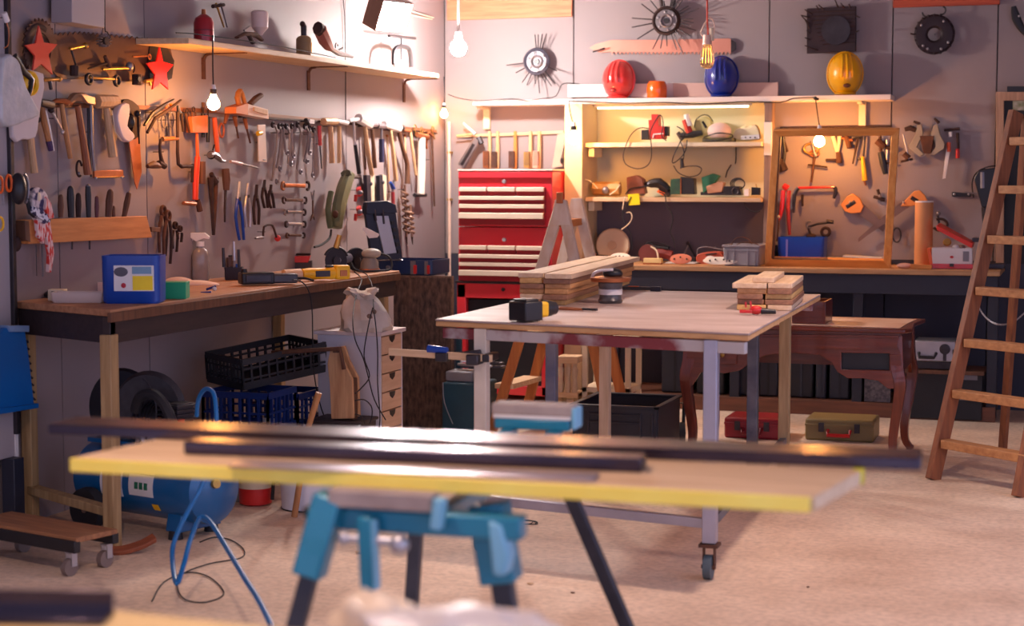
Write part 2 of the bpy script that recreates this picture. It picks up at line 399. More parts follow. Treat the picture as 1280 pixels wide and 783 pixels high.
T.add('side_handle',COP,tube([(w/2,-.36,zz(240)),(w/2+.035,-.36,zz(240)),(w/2+.04,-.36,zz(248)),(w/2+.035,-.36,zz(256)),(w/2,-.36,zz(256))],.007,s=3))
T.add('side_handle',COP,tube([(w/2,-.36,zz(306)),(w/2+.035,-.36,zz(306)),(w/2+.04,-.36,zz(312)),(w/2+.035,-.36,zz(320)),(w/2,-.36,zz(320))],.007,s=3))
# ================================================================ LIGHTS
def bulb(name,label,px,py,off,wall,stren,r=.032,cordpts=None,col=(255,190,120),em_c=(255,168,84)):
    q=(onx(px,py,off) if wall=='L' else ony(px,py,-off))
    T=Th(name,label,'light bulb',q,PI/2 if wall=='L' else 0,'bare bulbs hung on cords',(wall,0,off))
    m=bpy.data.materials.new('bulb_glow'); m.use_nodes=True; b=m.node_tree.nodes['Principled BSDF']
    b.inputs['Emission Color'].default_value=(*lin(em_c),1); b.inputs['Emission Strength'].default_value=stren; b.inputs['Base Color'].default_value=(1,.95,.85,1)
    T.add('glass',m,lathe([(.0,-r),(r*.5,-r*.86),(r*.87,-r*.5),(r,0),(r*.87,r*.5),(r*.6,r*.95),(r*.42,r*1.4),(r*.4,r*1.6)],n=20))
    T.add('socket',BLK,cyl((0,0,r*1.5),(0,0,r*2.3),r*.5,r*.55),label='dark lamp holder')
    T.add('socket_collar',WHT,cyl((0,0,r*2.3),(0,0,r*3.0),r*.42,r*.3))
    if cordpts:
        P=[Vector((0,0,r*2.9))]+[T.p(a,b,c) for a,b,c in cordpts]
        T.add('cord',BLR,tube(P,.0035,6,s=3))
    return T
bulb('light_bulb','lit bare bulb hanging under the left end of the upper tool shelf',267,130,.3,'L',BU,.03,[(266,80,0),(266,44,.0)])
bulb('light_bulb','small lit bulb hanging in the corner above the white pipe',555,143,.2,'B',BU*.4,.026,[(556,120,0),(555,96,0)])
bulb('light_bulb','lit bare bulb hanging in front of the cream side panel above the tool chest',717,174,.52,'B',BU*.6,.036,[(715,150,0),(712,136,0),(711,126,-.1)])
bulb('light_bulb','lit bare bulb hanging inside the leaning wooden frame',1024,177,.34,'B',BU,.034,[(1023,150,0),(1020,128,-.05),(1020,122,-.1)])
# strong lamp near the corner, ceiling-hung
def emis(name,c,s):
    m=bpy.data.materials.new(name); m.use_nodes=True; b=m.node_tree.nodes['Principled BSDF']
    b.inputs['Emission Color'].default_value=(*lin(c),1); b.inputs['Emission Strength'].default_value=s; b.inputs['Base Color'].default_value=(.8,.8,.8,1); return m
q=ony(573,60,-1.05)
T=Th('work_lamp','dazzling white globe lamp hung from the ceiling in the far corner','lamp',q)
T.add('globe',emis('lamp_glow',(255,240,232),KEY),ball(0,0,0,.05,n=24))
T.add('lamp_holder',WHT,cyl((0,0,.04),(0,0,.1),.03,.02))
T.add('stem',WHT,cyl((0,0,.1),(0,0,2.83-q.z),.008))
# flood light
q=onx(480,14,.42); print('flood at',q)
T=Th('flood_light','square white flood light on a bracket at the ceiling, left of the dazzling globe lamp','flood light',q,0)
T.root.rotation_euler=Vector((.85,-.38,-.42)).to_track_quat('-Y','Z').to_euler()
T.add('lens',emis('flood_glow',(255,246,246),FLOOD),box(0,-.032,0,.2,.006,.15))
T.add('housing',mat('lamp_housing',(150,120,104),.5,.3,.1,8),box(0,0,0,.23,.05,.18),box(0,.045,0,.14,.05,.1),box(0,-.06,.086,.23,.07,.006),box(0,-.06,-.086,.23,.07,.006),box(.113,-.06,0,.006,.07,.17),box(-.113,-.06,0,.006,.07,.17),bev=.002)  # hood plates added round the lens to keep its light off the wall
o=one('lamp_bracket','thin steel bracket fixing the flood light to the ceiling','bracket',STL,bar((0,.08,.03),(0,.1,2.83-q.z),.03,.006,U=(0,1,0)),loc=q)
for i,(x,y,lb) in enumerate(((3.35,-4.7,'added black-shaded fill lamp, out of view above the right side of the work table'),(2.5,-8.5,'added black-shaded fill lamp, out of view above the blue work stand'))):  # two unseen lamps added to brighten the table, board and floor
    T=Th('added_fill_lamp',lb,'lamp',(x,y,2.55))
    T.add('shade',BLK,lathe([(.03,.12),(.06,.11),((.15,.2)[i],-.05-.05*(1-i)),((.155,.205)[i],-.07-.05*(1-i)),((.145,.195)[i],-.068-.05*(1-i)),(.055,.1),(.03,.105)],n=28)); T.add('bulb',emis('fill_lamp_glow_%d'%i,(255,216,196),FILL*(1-.05*i)),ball(0,0,.03,.045)); T.add('rod',BLK,cyl((0,0,.09),(0,0,.28),.008))
# cabinet strip inside the top of the shelf unit
q=ony(840,134,-.12)
T=Th('strip_light','slim light strip under the long shelf lighting the cream shelf unit','light strip',q)
T.add('tube',emis('strip_glow',(255,232,180),5.0),box(0,0,0,1.0,.02,.014))
T.add('housing',WHT,box(0,0,.012,1.04,.035,.014),bev=.002)
# added bluish ambient fill, entering where the room is left open behind the camera
w=bpy.data.worlds.new('world'); SC.world=w; w.use_nodes=True
bg=w.node_tree.nodes['Background']; bg.inputs[0].default_value=(*lin((186,188,228)),1); bg.inputs[1].default_value=AMB
# ================================================================ CENTRE TABLE
HT=.9
A=onz(544,399,HT); B=onz(936,417,HT); C=onz(1026,368,HT); D=onz(716,361,HT)
T=Th('work_table','large pale work table on casters carrying planks and power tools','table',(0,0,0))
def slab(P,z0,z1,ins=0):
    c=sum((Vector(p) for p in P),Vector())/4; Q=[Vector(p)+(c-Vector(p))*ins for p in P]
    return hexa([Vector((q.x,q.y,z0)) for q in Q],[Vector((q.x,q.y,z1)) for q in Q])
TT_=mat('table_top_worn',(200,182,178),.55,0,.1,2.2,(150,124,112),.05,(1,2.5,1),7)
T.add('table_top',TT_,slab((A,B,C,D),HT-.008,HT),bev=.002)
T.add('top_edge',wood('plywood_edge',(226,178,122),(190,140,92),axis=0),slab((A,B,C,D),HT-.028,HT-.009,.002),bev=.003)
APR=mat('flaking_apron',(128,52,58),.6,0,.1,5,(190,182,180),.05,(1,1,1),6,.85)
def pin(P,f): c=(A+B+C+D)/4; return Vector(P)+(c-Vector(P))*f
a,b,c,d=[pin(v,f) for v,f in((A,.04),(B,.02),(C,.05),(D,.05))]
for p,q_ in((a,b),(c,d)):
    T.add('apron',APR,bar((p.x,p.y,HT-.055),(q_.x,q_.y,HT-.055),.03,.042),bev=.003)
def leg_at(px,py,P,Q,m,w=.045,foot=0,zt=HT-.03):
    # leg on the table edge P-Q at the place where pixel column px meets it
    best=min((abs((ond_px((P+(Q-P)*t).x,(P+(Q-P)*t).y,.5))-px),t) for t in [i/200 for i in range(201)])[1]
    v=P+(Q-P)*best
    return v,T.add('leg',m,box(v.x,v.y,(zt+foot)/2,w,w,zt-foot),bev=.003)
def ond_px(x,y,z):
    v=Vector((x,y,z))-CAM; return 640+F*v.dot(RT)/v.dot(FW)
LGW=mat('leg_cream',(216,204,186),.55,0,.12,10); LGS=mat('leg_grey_steel',(168,166,180),.4,.5,.15,8); LGB=mat('leg_blue_grey',(92,100,128),.45,.3,.15,8,(150,150,160))
LGD=mat('leg_dark',(52,56,72),.5,.2,.3,12,(120,118,124)); 
al,_=leg_at(603,420,a,b,LGW,.05,.13)
ar,_=leg_at(889,430,a,b,LGS,.05,.13)
dl,_=leg_at(757,420,d,c,WPZ,.05)
cr,_=leg_at(981,420,d,c,WLG,.05)
ml,_=leg_at(690,420,a,d,LGB,.05)
mr,_=leg_at(942,430,d,c,LGD,.05)
def caster(v,rz):
    cobj=T.add('caster',mat('caster_rubber',(78,92,100),.6,0,.15,10),cyl((v.x-.014,v.y-.02,.045),(v.x+.014,v.y-.02,.045),.045))
    T.add('fork',RUS,box(v.x,v.y,.122,.07,.07,.012),box(v.x-.02,v.y-.008,.08,.004,.035,.09),box(v.x+.02,v.y-.008,.08,.004,.035,.09),cyl((v.x-.026,v.y-.02,.045),(v.x+.026,v.y-.02,.045),.008),parent=cobj,bev=.001)
caster(al,0); caster(ar,0)
zs_=.2
T.add('stretcher',LGS,bar((al.x,al.y,zs_),(ar.x,ar.y,zs_),.03,.035),bev=.002)
T.add('stretcher',LGD,bar((ar.x,ar.y,zs_),(cr.x,cr.y,zs_),.03,.035),bev=.002)
# ---- planks on the table
def plank_stack(label_grp,places,name='plank'):
    pass
PK=[wood('plank_%s'%n,c1,c2,axis=1) for n,c1,c2 in(('honey',(220,168,112),(176,122,74)),('pale',(232,206,176),(200,164,124)),('brown',(170,122,92),(120,84,64)),('yellow',(228,186,120),(190,140,80)))]
def plank(label,fl,fr,dirv,length,z,th,m,grp):
    fl=Vector((fl.x,fl.y,0)); fr=Vector((fr.x,fr.y,0)); w=(fr-fl).length
    rz=math.atan2(dirv.y,dirv.x)-PI/2; c=(fl+fr)/2
    o=one('plank',label,'plank',m,box(0,length/2,th/2,w,length,th),loc=(c.x,c.y,z),rz=rz,group=grp,bev=.003)
    return o
# left stack: near ends around x 642-705, running back right
gl='sawn planks stacked on the left of the work table'
fl0=onz(644,381,HT); fr0=onz(694,383,HT); d0=(onz(783,354,HT)-onz(694,383,HT)); L0=d0.length; d0.normalize()
n0=Vector((d0.y,-d0.x,0)); 
base=fl0; wd=.12; th=.022
def lp(off,w,z,l0,l1,m,label,g,base=None,dd=None):
    bb=base if base is not None else fl0; q=dd if dd is not None else d0; nn=Vector((q.y,-q.x,0))
    f=bb+nn*off+q*l0; plank(label,f,f+nn*w,q,l1,z,th,m,g)
lays=[(0,.115,0,0),(.12,.1,.01,0),(0.02,.1,.0,1),(.125,.11,-.015,1),(.01,.11,.035,2),(.125,.105,.02,2),(.015,.105,.02,3),(.125,.115,.03,3),(.012,.1,.03,4),(.12,.12,.015,4),(.0,.115,.05,5),(.13,.12,.005,5)]
lab=['left-hand plank at the very bottom of the left plank stack','right-hand plank at the very bottom of the left plank stack','left-hand plank second from the bottom of the left stack','right-hand plank second from the bottom of the left stack',
'left-hand plank third from the bottom of the left stack','right-hand plank third from the bottom of the left stack','left-hand plank fourth from the bottom of the left stack','right-hand plank fourth from the bottom of the left stack',
'left-hand plank just under the top one in the left stack','right-hand plank just under the top one in the left stack','long pale left-hand plank on top of the left plank stack','pale right-hand plank on top of the left plank stack']
for i,(o_,w_,s_,k) in enumerate(lays):
    lp(o_,w_,HT+.001+k*.0226,s_,L0*(.92 if i<10 else 1.0),PK[[0,3,1,2,0,0,2,0,3,2,1,1][i]],lab[i],gl)
gr='sawn planks stacked on the right of the work table'
fl1=onz(921,388,HT); d1=(onz(1008,362,HT)-onz(978,388,HT)); L1=min(.62,d1.length); d1.normalize()
lays=[(0,.12,0,0),(.125,.1,0.01,0),(.0,.11,.02,1),(.115,.115,.01,1),(.0,.105,.0,2),(.115,.11,.02,2),(.0,.12,.01,3),(.125,.1,.0,3),(-.02,.14,0,4),(.125,.1,.02,4),(.06,.09,.03,5)]
lab=['yellowish left-hand plank at the bottom of the right stack','pale right-hand plank at the bottom of the right stack','left-hand plank second from the bottom of the right stack','right-hand plank second from the bottom of the right stack',
'left-hand plank third from the bottom of the right stack','right-hand plank third from the bottom of the right stack','left-hand plank fourth from the bottom of the right stack','right-hand plank fourth from the bottom of the right stack','wide pale left-hand plank just under the top offcut of the right stack','curved pale right-hand plank just under the top offcut of the right stack','short brown-edged offcut lying on top of the right plank stack']
for i,(o_,w_,s_,k) in enumerate(lays):
    lp(o_,w_,HT+.001+k*.0226,s_,L1*(1 if i<10 else .8),PK[[3,1,2,2,2,3,0,2,1,1,1][i]],lab[i],gr,fl1,d1)
# ---- cordless drill lying on the table (battery towards left)
q=onz(662,402,HT); dr=(onz(705,398,HT)-onz(650,402,HT)).normalized(); rz=math.atan2(dr.y,dr.x)
T=Th('cordless_drill','black and yellow cordless drill lying beside the left plank stack','drill',(q.x,q.y,HT),rz)
T.add('battery',BLK,box(-.02,0,.042,.09,.1,.075),box(-.02,0,.083,.07,.08,.012),bev=.012)
T.add('body',YEL,box(.045,0,.045,.05,.075,.06),bev=.01)
T.add('gearbox',BLK,cyl((.068,0,.045),(.105,0,.045),.034,.03),label='black gearbox')
T.add('chuck',STD,cyl((.105,0,.045),(.128,0,.045),.028,.025),cyl((.128,0,.045),(.14,0,.045),.025,.012))
q=onz(722,389,HT)
T=Th('pliers','long-handled pliers lying open on the table behind the cordless drill','pliers',(q.x,q.y,HT+.002),R(-8))
T.add('handle',COP,tube([(-.09,.02,.006),(-.03,.022,.006),(.03,.004,.006)],.005,s=3))
T.add('handle',COP,tube([(-.09,-.02,.006),(-.03,-.02,.006),(.03,-.002,.006)],.005,s=3))
T.add('jaw',STD,bar((.02,0,.007),(.09,-.006,.007),.016,.01),bev=.002)
q=onz(763,379,HT)
T=Th('router','small compact router standing on the table at the end of the left planks','power tool',(q.x,q.y,HT),0)
T.add('body',mat('router_body',(52,50,56),.35,.3,.2,14,(130,128,130)),lathe([(.048,0),(.056,.012),(.05,.02),(.046,.045),(.052,.07),(.054,.09)]))
T.add('body_band',WHT,lathe([(.053,.038),(.053,.062)]),label='pale label band')
T.add('base_ring',COP,lathe([(.054,.092),(.088,.096),(.09,.112),(.054,.118)]),label='round brass-coloured plate')
T.add('top_cap',BLK,ball(.01,.0,.13,.045,.04,.026))
T.add('side_handle',WHT,tube([(-.085,0,.105),(-.07,-.02,.13),(-.03,-.03,.145),(.02,-.03,.148)],.007,s=3))
q=onz(797,364,HT)
T=Th('square_rule','thin dark square rule with an orange patch lying behind the router','rule',(q.x,q.y,HT+.018),R(2))
T.add('blade',STD,box(0,0,0,.17,.025,.006),bev=.001); T.add('stock',NAV,box(.09,0,-.006,.05,.03,.022),bev=.002); T.add('patch',ORG,box(-.02,0,.004,.05,.02,.003))
q=onz(948,394,HT)
T=Th('cable_stripper','small red hand tool with a black grip lying before the right plank stack','hand tool',(q.x,q.y,HT),R(10))
T.add('head',RED,ball(-.01,0,.02,.028,.018,.018),box(-.05,.01,.014,.05,.012,.012),box(-.05,-.012,.014,.05,.012,.012),bev=.002)
T.add('prong',RED,tube([(-.03,0,.03),(-.032,0,.055)],.004)); T.add('prong',RED,tube([(-.05,0,.03),(-.052,0,.052)],.004))
T.add('grip',BLK,cyl((.01,0,.016),(.07,0,.014),.013,.009))
# ---- bar clamp on the front left leg
T=Th('bar_clamp','long pale bar clamp fastened to the front left table leg','clamp',(al.x,al.y,0),0)
zc=1.45-(446-222)/ (F/((Vector((al.x,al.y,1.0))-CAM).dot(FW)))
e=ony(486,440,al.y-.07); 
T.add('bar',WPX,bar((e.x-al.x,-.07,e.z),(.06,-.05,zc),.012,.028),bev=.002)
T.add('fixed_jaw',STD,box(-.01,-.055,zc-.005,.05,.07,.04),box(.035,0,zc,.03,.12,.03),bev=.005)
T.add('sliding_jaw',STD,box(-.14,-.06,zc,.05,.04,.035),box(-.06,-.04,zc+.012,.14,.02,.02,0,-8),bev=.004)
T.add('handle',BLU,cyl((-.2,-.06,zc+.03),(-.12,-.06,zc+.025),.016,.013),label='blue grip')
# ================================================================ STEPLADDER behind the table
y1=-2.05
q0=ony(702,252,y1); T=VP('stepladder','paint-splashed wooden stepladder standing behind the work table','ladder',(q0.x,y1,0))
LO=wood('ladder_orange',(206,128,62),(168,94,44)); LP=mat('ladder_splashed',(196,160,124),.6,0,.2,16,(226,216,206),.1,(1,1,.5))
def foot(px): 
    v=ony(px,500,y1); return v
for k,(dy,ap,lx,rx) in enumerate(((0,(702,252),(636,470),(752,480)),(-.42,(722,250),(670,465),(767,452)))):
    yy=y1-dy
    a_=ony(ap[0],ap[1],yy); l_=ony(lx[0],lx[1],yy); r_=ony(rx[0],rx[1],yy)
    for e_ in(l_,r_):
        t=a_.z/(a_.z-e_.z); g=a_+(e_-a_)*t
        mid=a_+(g-a_)*.42
        L_=T.add('stile',LO,bar((a_.x-q0.x,yy-y1,a_.z),(g.x-q0.x,yy-y1,0),.055,.03,U=(0,1,0)),bev=.003)
        T.add('splashed_paint',LP,bar((a_.x-q0.x,yy-y1-.001,a_.z+.001),(mid.x-q0.x,yy-y1-.001,mid.z),.059,.034,U=(0,1,0)),parent=L_,bev=.003,label='paint-whitened upper part')
    if k==0: A1=a_; LF=l_
    else: A2=a_; LF2=l_
# treads on the left frames, cap on top
def at(a_,l_,z): t=(a_.z-z)/(a_.z-l_.z); return a_+(l_-a_)*t
for z in(.3,.58,.86):
    p=at(A1,LF,z); p2=at(A2,LF2,z)
    T.add('tread',WPX,hexa([Vector((p.x-q0.x-.07,-.0,z-.03)),Vector((p.x-q0.x+.04,0,z-.03)),Vector((p2.x-q0.x+.04,.42,z-.03)),Vector((p2.x-q0.x-.07,.42,z-.03))],[Vector((p.x-q0.x-.07,0,z)),Vector((p.x-q0.x+.04,0,z)),Vector((p2.x-q0.x+.04,.42,z)),Vector((p2.x-q0.x-.07,.42,z))]),bev=.003)
cx,cz=(A1.x+A2.x)/2-q0.x,A1.z
T.add('top_tread',LO,hexa([Vector((-.03,0,cz-.14)),Vector((.05,0,cz-.14)),Vector((A2.x-q0.x+.03,.42,cz-.14)),Vector((A2.x-q0.x-.06,.42,cz-.14))],[Vector((-.03,0,cz-.1)),Vector((.05,0,cz-.1)),Vector((A2.x-q0.x+.03,.42,cz-.1)),Vector((A2.x-q0.x-.06,.42,cz-.1))]),bev=.003)
T.add('hinge',COP,box(0,-.035,cz+.02,.035,.02,.06),bev=.003)
T.add('apex_plate',LP,prism([(-.03,cz+.01),(.03,cz+.01),(.06,cz-.13),(-.06,cz-.13)],.012,o=(0,-.017,0)),bev=.002)
T.add('apex_plate',LP,prism([(A2.x-q0.x-.03,A2.z+.01),(A2.x-q0.x+.03,A2.z+.01),(A2.x-q0.x+.06,A2.z-.13),(A2.x-q0.x-.06,A2.z-.13)],.012,o=(0,.403,0)),bev=.002)
# ================================================================ RIGHT LADDER
F1=onz(1166,600,0); F2=onz(1274,622,0); y2=F1.y+.5
P1=ony(1270,140,y2); dv=F2-F1; P2=P1+dv*.86
T=Th('wooden_ladder','tall brown wooden stepladder at the right beside the counter','ladder',F1)
LB=wood('ladder_brown',(160,96,58),(112,64,42)); LR=wood('rung_wood',(206,150,98),(160,104,64),axis=0)
O=F1
def stile(p,q,name='stile',w=.035,dp=.075):
    return T.add(name,LB,_bar3(p-O,q-O,w,dp,dv.normalized()),bev=.003)
def _bar3(p,q,w,dp,u):
    u=Vector(u); t=(q-p).normalized(); n=t.cross(u).normalized(); u2=n.cross(t)
    return hexa([p+u2*a+n*b for a,b in((-w/2,-dp/2),(w/2,-dp/2),(w/2,dp/2),(-w/2,dp/2))],[q+u2*a+n*b for a,b in((-w/2,-dp/2),(w/2,-dp/2),(w/2,dp/2),(-w/2,dp/2))])
stile(F1,P1); stile(F2,P2)
for py in(552,489,425,360,297,235,175):
    # point on stile 1 at that pixel row
    t=min((abs((lambda v:391.5-F*(v-CAM).dot(UP)/(v-CAM).dot(FW))(F1+(P1-F1)*k/300)-py),k/300) for k in range(301))[1]
    p=F1+(P1-F1)*t; q_=F2+(P2-F2)*t
    T.add('tread',LR,_bar3(p-O,q_-O,.1,.026,Vector((0,1,0))) if False else hexa([Vector((v.x-O.x,v.y-O.y+e_,v.z-.03)) for v,e_ in((p,-.05),(q_,-.05),(q_,.05),(p,.05))],[Vector((v.x-O.x,v.y-O.y+e_,v.z+.01)) for v,e_ in((p,-.05),(q_,-.05),(q_,.05),(p,.05))]),bev=.003)
G1=onz(1253,566,0); 
stile(G1,P1+Vector((.05,.03,-.02)),'rear_stile',.04,.03)
T.add('rear_stile',LB,_bar3(G1+Vector((.42,-.1,0))-O,P2+Vector((0,.03,-.02))-O,.04,.03,dv.normalized()),bev=.003)
pc=[ond(1219,374,8.75),ond(1228,392,8.8),ond(1240,403,8.85),ond(1254,406,8.9),ond(1268,402,8.95),ond(1282,390,9.0)]
T.add('chain',STB,*[tube([p_-O+Vector((.006*math.cos(k*2.1),.006*math.sin(k*2.1),0))*0,p_-O+(n_-p_)*.62],.0045,6) for k,(p_,n_) in enumerate(zip(smooth(pc,7),smooth(pc,7)[1:]))])
# ================================================================ ANTIQUE DESK
HD=.7
fr=onz(1127,411,HD); fl=Vector((ony(857,409,fr.y).x,fr.y,HD)); br=onz(1156,399,HD)
yb=br.y; 
T=VP('antique_desk','dark red-brown antique desk with cabriole legs in front of the counter','desk',(fl.x,fr.y,0))
W2=fr.x-fl.x; DP=yb-fr.y
T.add('desk_top',WDK,prism([(-.03,-.03),(W2+.02,-.04),(W2+.05,.04),(W2+.03,DP*.55),(W2+.06,DP+.02),(-.05,DP+.02),(-.02,DP*.5)],.022,U=(0,0,-1),o=(0,0,HD),ax=((1,0,0),(0,1,0))),bev=.006)
T.add('veneer',mat('veneer_pale',(244,214,188),.4,0,.15,5,(210,150,112)),prism([(.25,.04),(W2-.01,.02),(W2+.0,DP*.5),(W2+.02,DP-.05),(.25,DP-.05)],.004,U=(0,0,-1),o=(0,0,HD+.0025),ax=((1,0,0),(0,1,0))),label='pale patch over most of the desk top')  # paler sheet set just above the dark desk top
arch=[(858,411),(1126,413),(1122,432),(1128,452),(1131,468),(1124,486),(1110,486),(1098,476),(1078,473),(1060,473),(1047,465),(1040,453),(1025,444),(990,441),(958,444),(940,452),(926,463),(905,467),(888,462),(876,466),(866,482),(856,482),(852,468),(858,448),(865,430)]
T.add('front_panel',WDK,pg([(858,411),(1126,413),(1122,432),(1126,442),(1052,441),(1052,462),(1112,463),(1112,443),(1127,443),(1129,466),(1124,486),(1110,486),(1098,476),(1078,473),(1060,473),(1047,465),(1040,453),(1025,444),(990,441),(958,444),(940,452),(926,463),(905,467),(888,462),(876,466),(866,482),(856,482),(852,468),(858,448),(865,430)],.022,o=0),bev=.003)
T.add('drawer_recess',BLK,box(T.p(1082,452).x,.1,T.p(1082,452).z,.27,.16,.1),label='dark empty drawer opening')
d_=T.add('drawer',WDK,pg([(884,432),(922,432),(922,455),(884,455)],.02,o=.02),bev=.003)
T.add('knob',BRS,dt(903,444,.012,o=.04),parent=d_)
T.add('moulding',WDK,pg([(860,417),(1124,419),(1124,422),(860,420)],.014,o=.014),bev=.002)
T.add('side_panel',WDKZ,prism([(0,.4),(.05,.42),(.1,.47),(DP-.1,.47),(DP-.05,.42),(DP,.4),(DP,.68),(0,.68)],.02,U=(-1,0,0),o=(W2,0,0),ax=((0,1,0),(0,0,1))),bev=.003)
T.add('side_panel',WDKZ,prism([(0,.4),(.05,.42),(.1,.47),(DP-.1,.47),(DP-.05,.42),(DP,.4),(DP,.68),(0,.68)],.02,U=(1,0,0),o=(0,0,0),ax=((0,1,0),(0,0,1))),bev=.003)
T.add('back_panel',WDK,box(W2/2,DP-.01,.56,W2,.02,.24))
def cab(sx,x,y,sy):
    pts=[(x,y,.66),(x+sx*.012,y-sy*.01,.5),(x+sx*.028,y-sy*.02,.42),(x+sx*.015,y-sy*.012,.3),(x-sx*.005,y,.15),(x-sx*.002,y-sy*.004,.06),(x+sx*.018,y-sy*.012,.018),(x+sx*.026,y-sy*.016,.004)]
    T.add('leg',WDKZ,lambda bm,TT:_sweep(bm,smooth(pts,4),*(lambda k:([.07-.038*min(1,i/k*1.25) if i/k<.85 else .034+.02*((i/k)-.85)*4 for i in range(k)],)*2)(len(smooth(pts,4))),None,8,False,True),bev=.006)
cab(-1,.03,.03,1); cab(1,W2-.03,.03,1); cab(-1,.03,DP-.03,-1); cab(1,W2-.03,DP-.03,-1)
# removed drawer standing on the desk
a_=onz(990,405,HD); b_=onz(1032,406,HD)
T=Th('loose_drawer','small brown wooden drawer box standing open on the antique desk','drawer box',(a_.x,a_.y,HD+.003),0)
w=b_.x-a_.x; dp=.24; h=.115
T.add('front',WDK,box(w/2,0,h/2,w,.016,h),bev=.002)
T.add('side',WDK,box(.006,dp/2,h/2,.012,dp-.018,h),bev=.001); T.add('side',WDK,box(w-.006,dp/2,h/2,.012,dp-.018,h),bev=.001)
T.add('back',WDK,box(w/2,dp,h/2,w,.012,h),bev=.001); T.add('bottom',WDK,box(w/2,dp/2,.006,w-.02,dp-.02,.008))
# ================================================================ UNDER / AROUND
# dark textured block cabinet beyond the bench
CHIP=mat('dark_chipboard',(122,94,78),.7,0,.2,46,(38,28,30),.4,(1,1,.4),6,.3)
yk=-1.98; xl_=ony(492,420,yk).x; xr_=ony(565,420,yk).x; zt_=ony(540,345,yk).z
T=Th('chipboard_cabinet','dark brown speckled chipboard cabinet between the bench end and the red chest','cabinet',((xl_+xr_)/2,yk,0))
T.add('front_panel',CHIP,box(0,.01,zt_/2,xr_-xl_,.02,zt_),bev=.003)
T.add('carcass',CHIP,box(-.01,.06,zt_/2-.002,xr_-xl_-.03,.08,zt_-.004),bev=.003)
T.add('edge_strip',mat('pale_chip_edge',(150,120,100),.7,0,.3,60,(80,60,50)),box(0,.008,zt_-.006,xr_-xl_+.004,.03,.012),box((xr_-xl_)/2,.008,zt_/2,.008,.03,zt_-.02))
# small drawer cabinet with seven drawers
HDC=.68
A_=onz(475,420,HDC); B_=onz(511,414,HDC); C_=onz(397,413,HDC)
X1=A_.x; yA=A_.y; yB=B_.y; X0=ony(397,430,yA).x
WPNT=mat('cabinet_white',(206,206,216),.5,0,.06,3); BCH=wood('birch_drawer',(224,190,158),(202,164,130),axis=1)
T=Th('drawer_cabinet','small white cabinet of stacked birch drawers under the bench end','drawer cabinet',(X0,yA,0))
w=X1-X0; dp=yB-yA
T.add('side_panel',WPNT,box(w/2,.008,HDC/2,w,.016,HDC),bev=.002)
T.add('side_panel',WPNT,box(w/2,dp-.008,HDC/2,w,.016,HDC),bev=.002)
T.add('back_panel',WPNT,box(.008,dp/2,HDC/2,.016,dp-.034,HDC-.01))
T.add('cabinet_top',mat('cabinet_top_cream',(224,208,204),.5,0,.1,5),box(w/2,dp/2,HDC+.008,w+.03,dp+.03,.02),bev=.003)
T.add('cabinet_bottom',WPNT,box(w/2,dp/2,.01,w-.04,dp-.034,.02))
n=7
for i in range(n):
    z1_=HDC-.01-(i)*(HDC-.03)/n; hh=(HDC-.03)/n-.006
    d_=T.add('drawer',BCH,hexa([Vector((w-.02,.02,z1_-hh)),Vector((w+.002,.02,z1_-hh)),Vector((w+.002,dp-.02,z1_-hh)),Vector((w-.02,dp-.02,z1_-hh))],[Vector((w-.02,.02,z1_)),Vector((w+.002,.02,z1_)),Vector((w+.002,dp-.02,z1_)),Vector((w-.02,dp-.02,z1_))]),
        box(w/2,dp/2,z1_-hh/2-.005,w-.05,dp-.05,hh-.02),bev=.001)
    T.add('finger_notch',BLK,prism([(-.035,0),(.035,0),(.028,-.02),(0,-.034),(-.028,-.02)],.003,U=(1,0,0),o=(w+.0025,dp/2,z1_-.001),ax=((0,1,0),(0,0,1))),parent=d_)
# plaster bag on the drawer cabinet
q=onz(453,415,HDC+.02)
def bag_(bm,TT):
    rn=random.Random(5); prof=[(.115,0),(.125,.02),(.12,.06),(.105,.1),(.082,.14),(.066,.165),(.074,.18),(.085,.19),(.07,.2),(.03,.195)]
    n=26; rs=[]
    for i_,(r_,z_) in enumerate(prof):
        rs.append([bm.verts.new(((r_*(1+.13*math.sin(a*3+i_*.9)+.07*math.sin(a*7-i_*1.3)+rn.uniform(-.05,.05)))*math.cos(a)-.1*z_,(r_*(.8+.1*math.sin(a*5+i_)+rn.uniform(-.05,.05)))*math.sin(a),z_+(.012*math.sin(a*2+1) if i_>3 else 0)+(rn.uniform(-.006,.006) if i_ else 0))) for a in [2*PI*j_/n for j_ in range(n)]])
    for A_,B_ in zip(rs,rs[1:]):
        for j_ in range(n): bm.faces.new((A_[j_],A_[(j_+1)%n],B_[(j_+1)%n],B_[j_]))
    bm.faces.new(rs[0][::-1]); bm.faces.new(rs[-1])
T=Th('plaster_bag','crumpled pale bag with its top rolled down standing on the drawer cabinet','bag',(q.x-.01,q.y+.06,HDC+.019),.4)
T.add('sack',mat('paper_bag',(222,212,200),.8,0,.08,8,(176,160,144),.5),bag_,ang=22)
T.add('printed_mark',mat('bag_print',(120,96,80),.8),ball(.02,-.094,.07,.016,.004,.022,8),ball(.045,-.084,.1,.01,.004,.012,8))
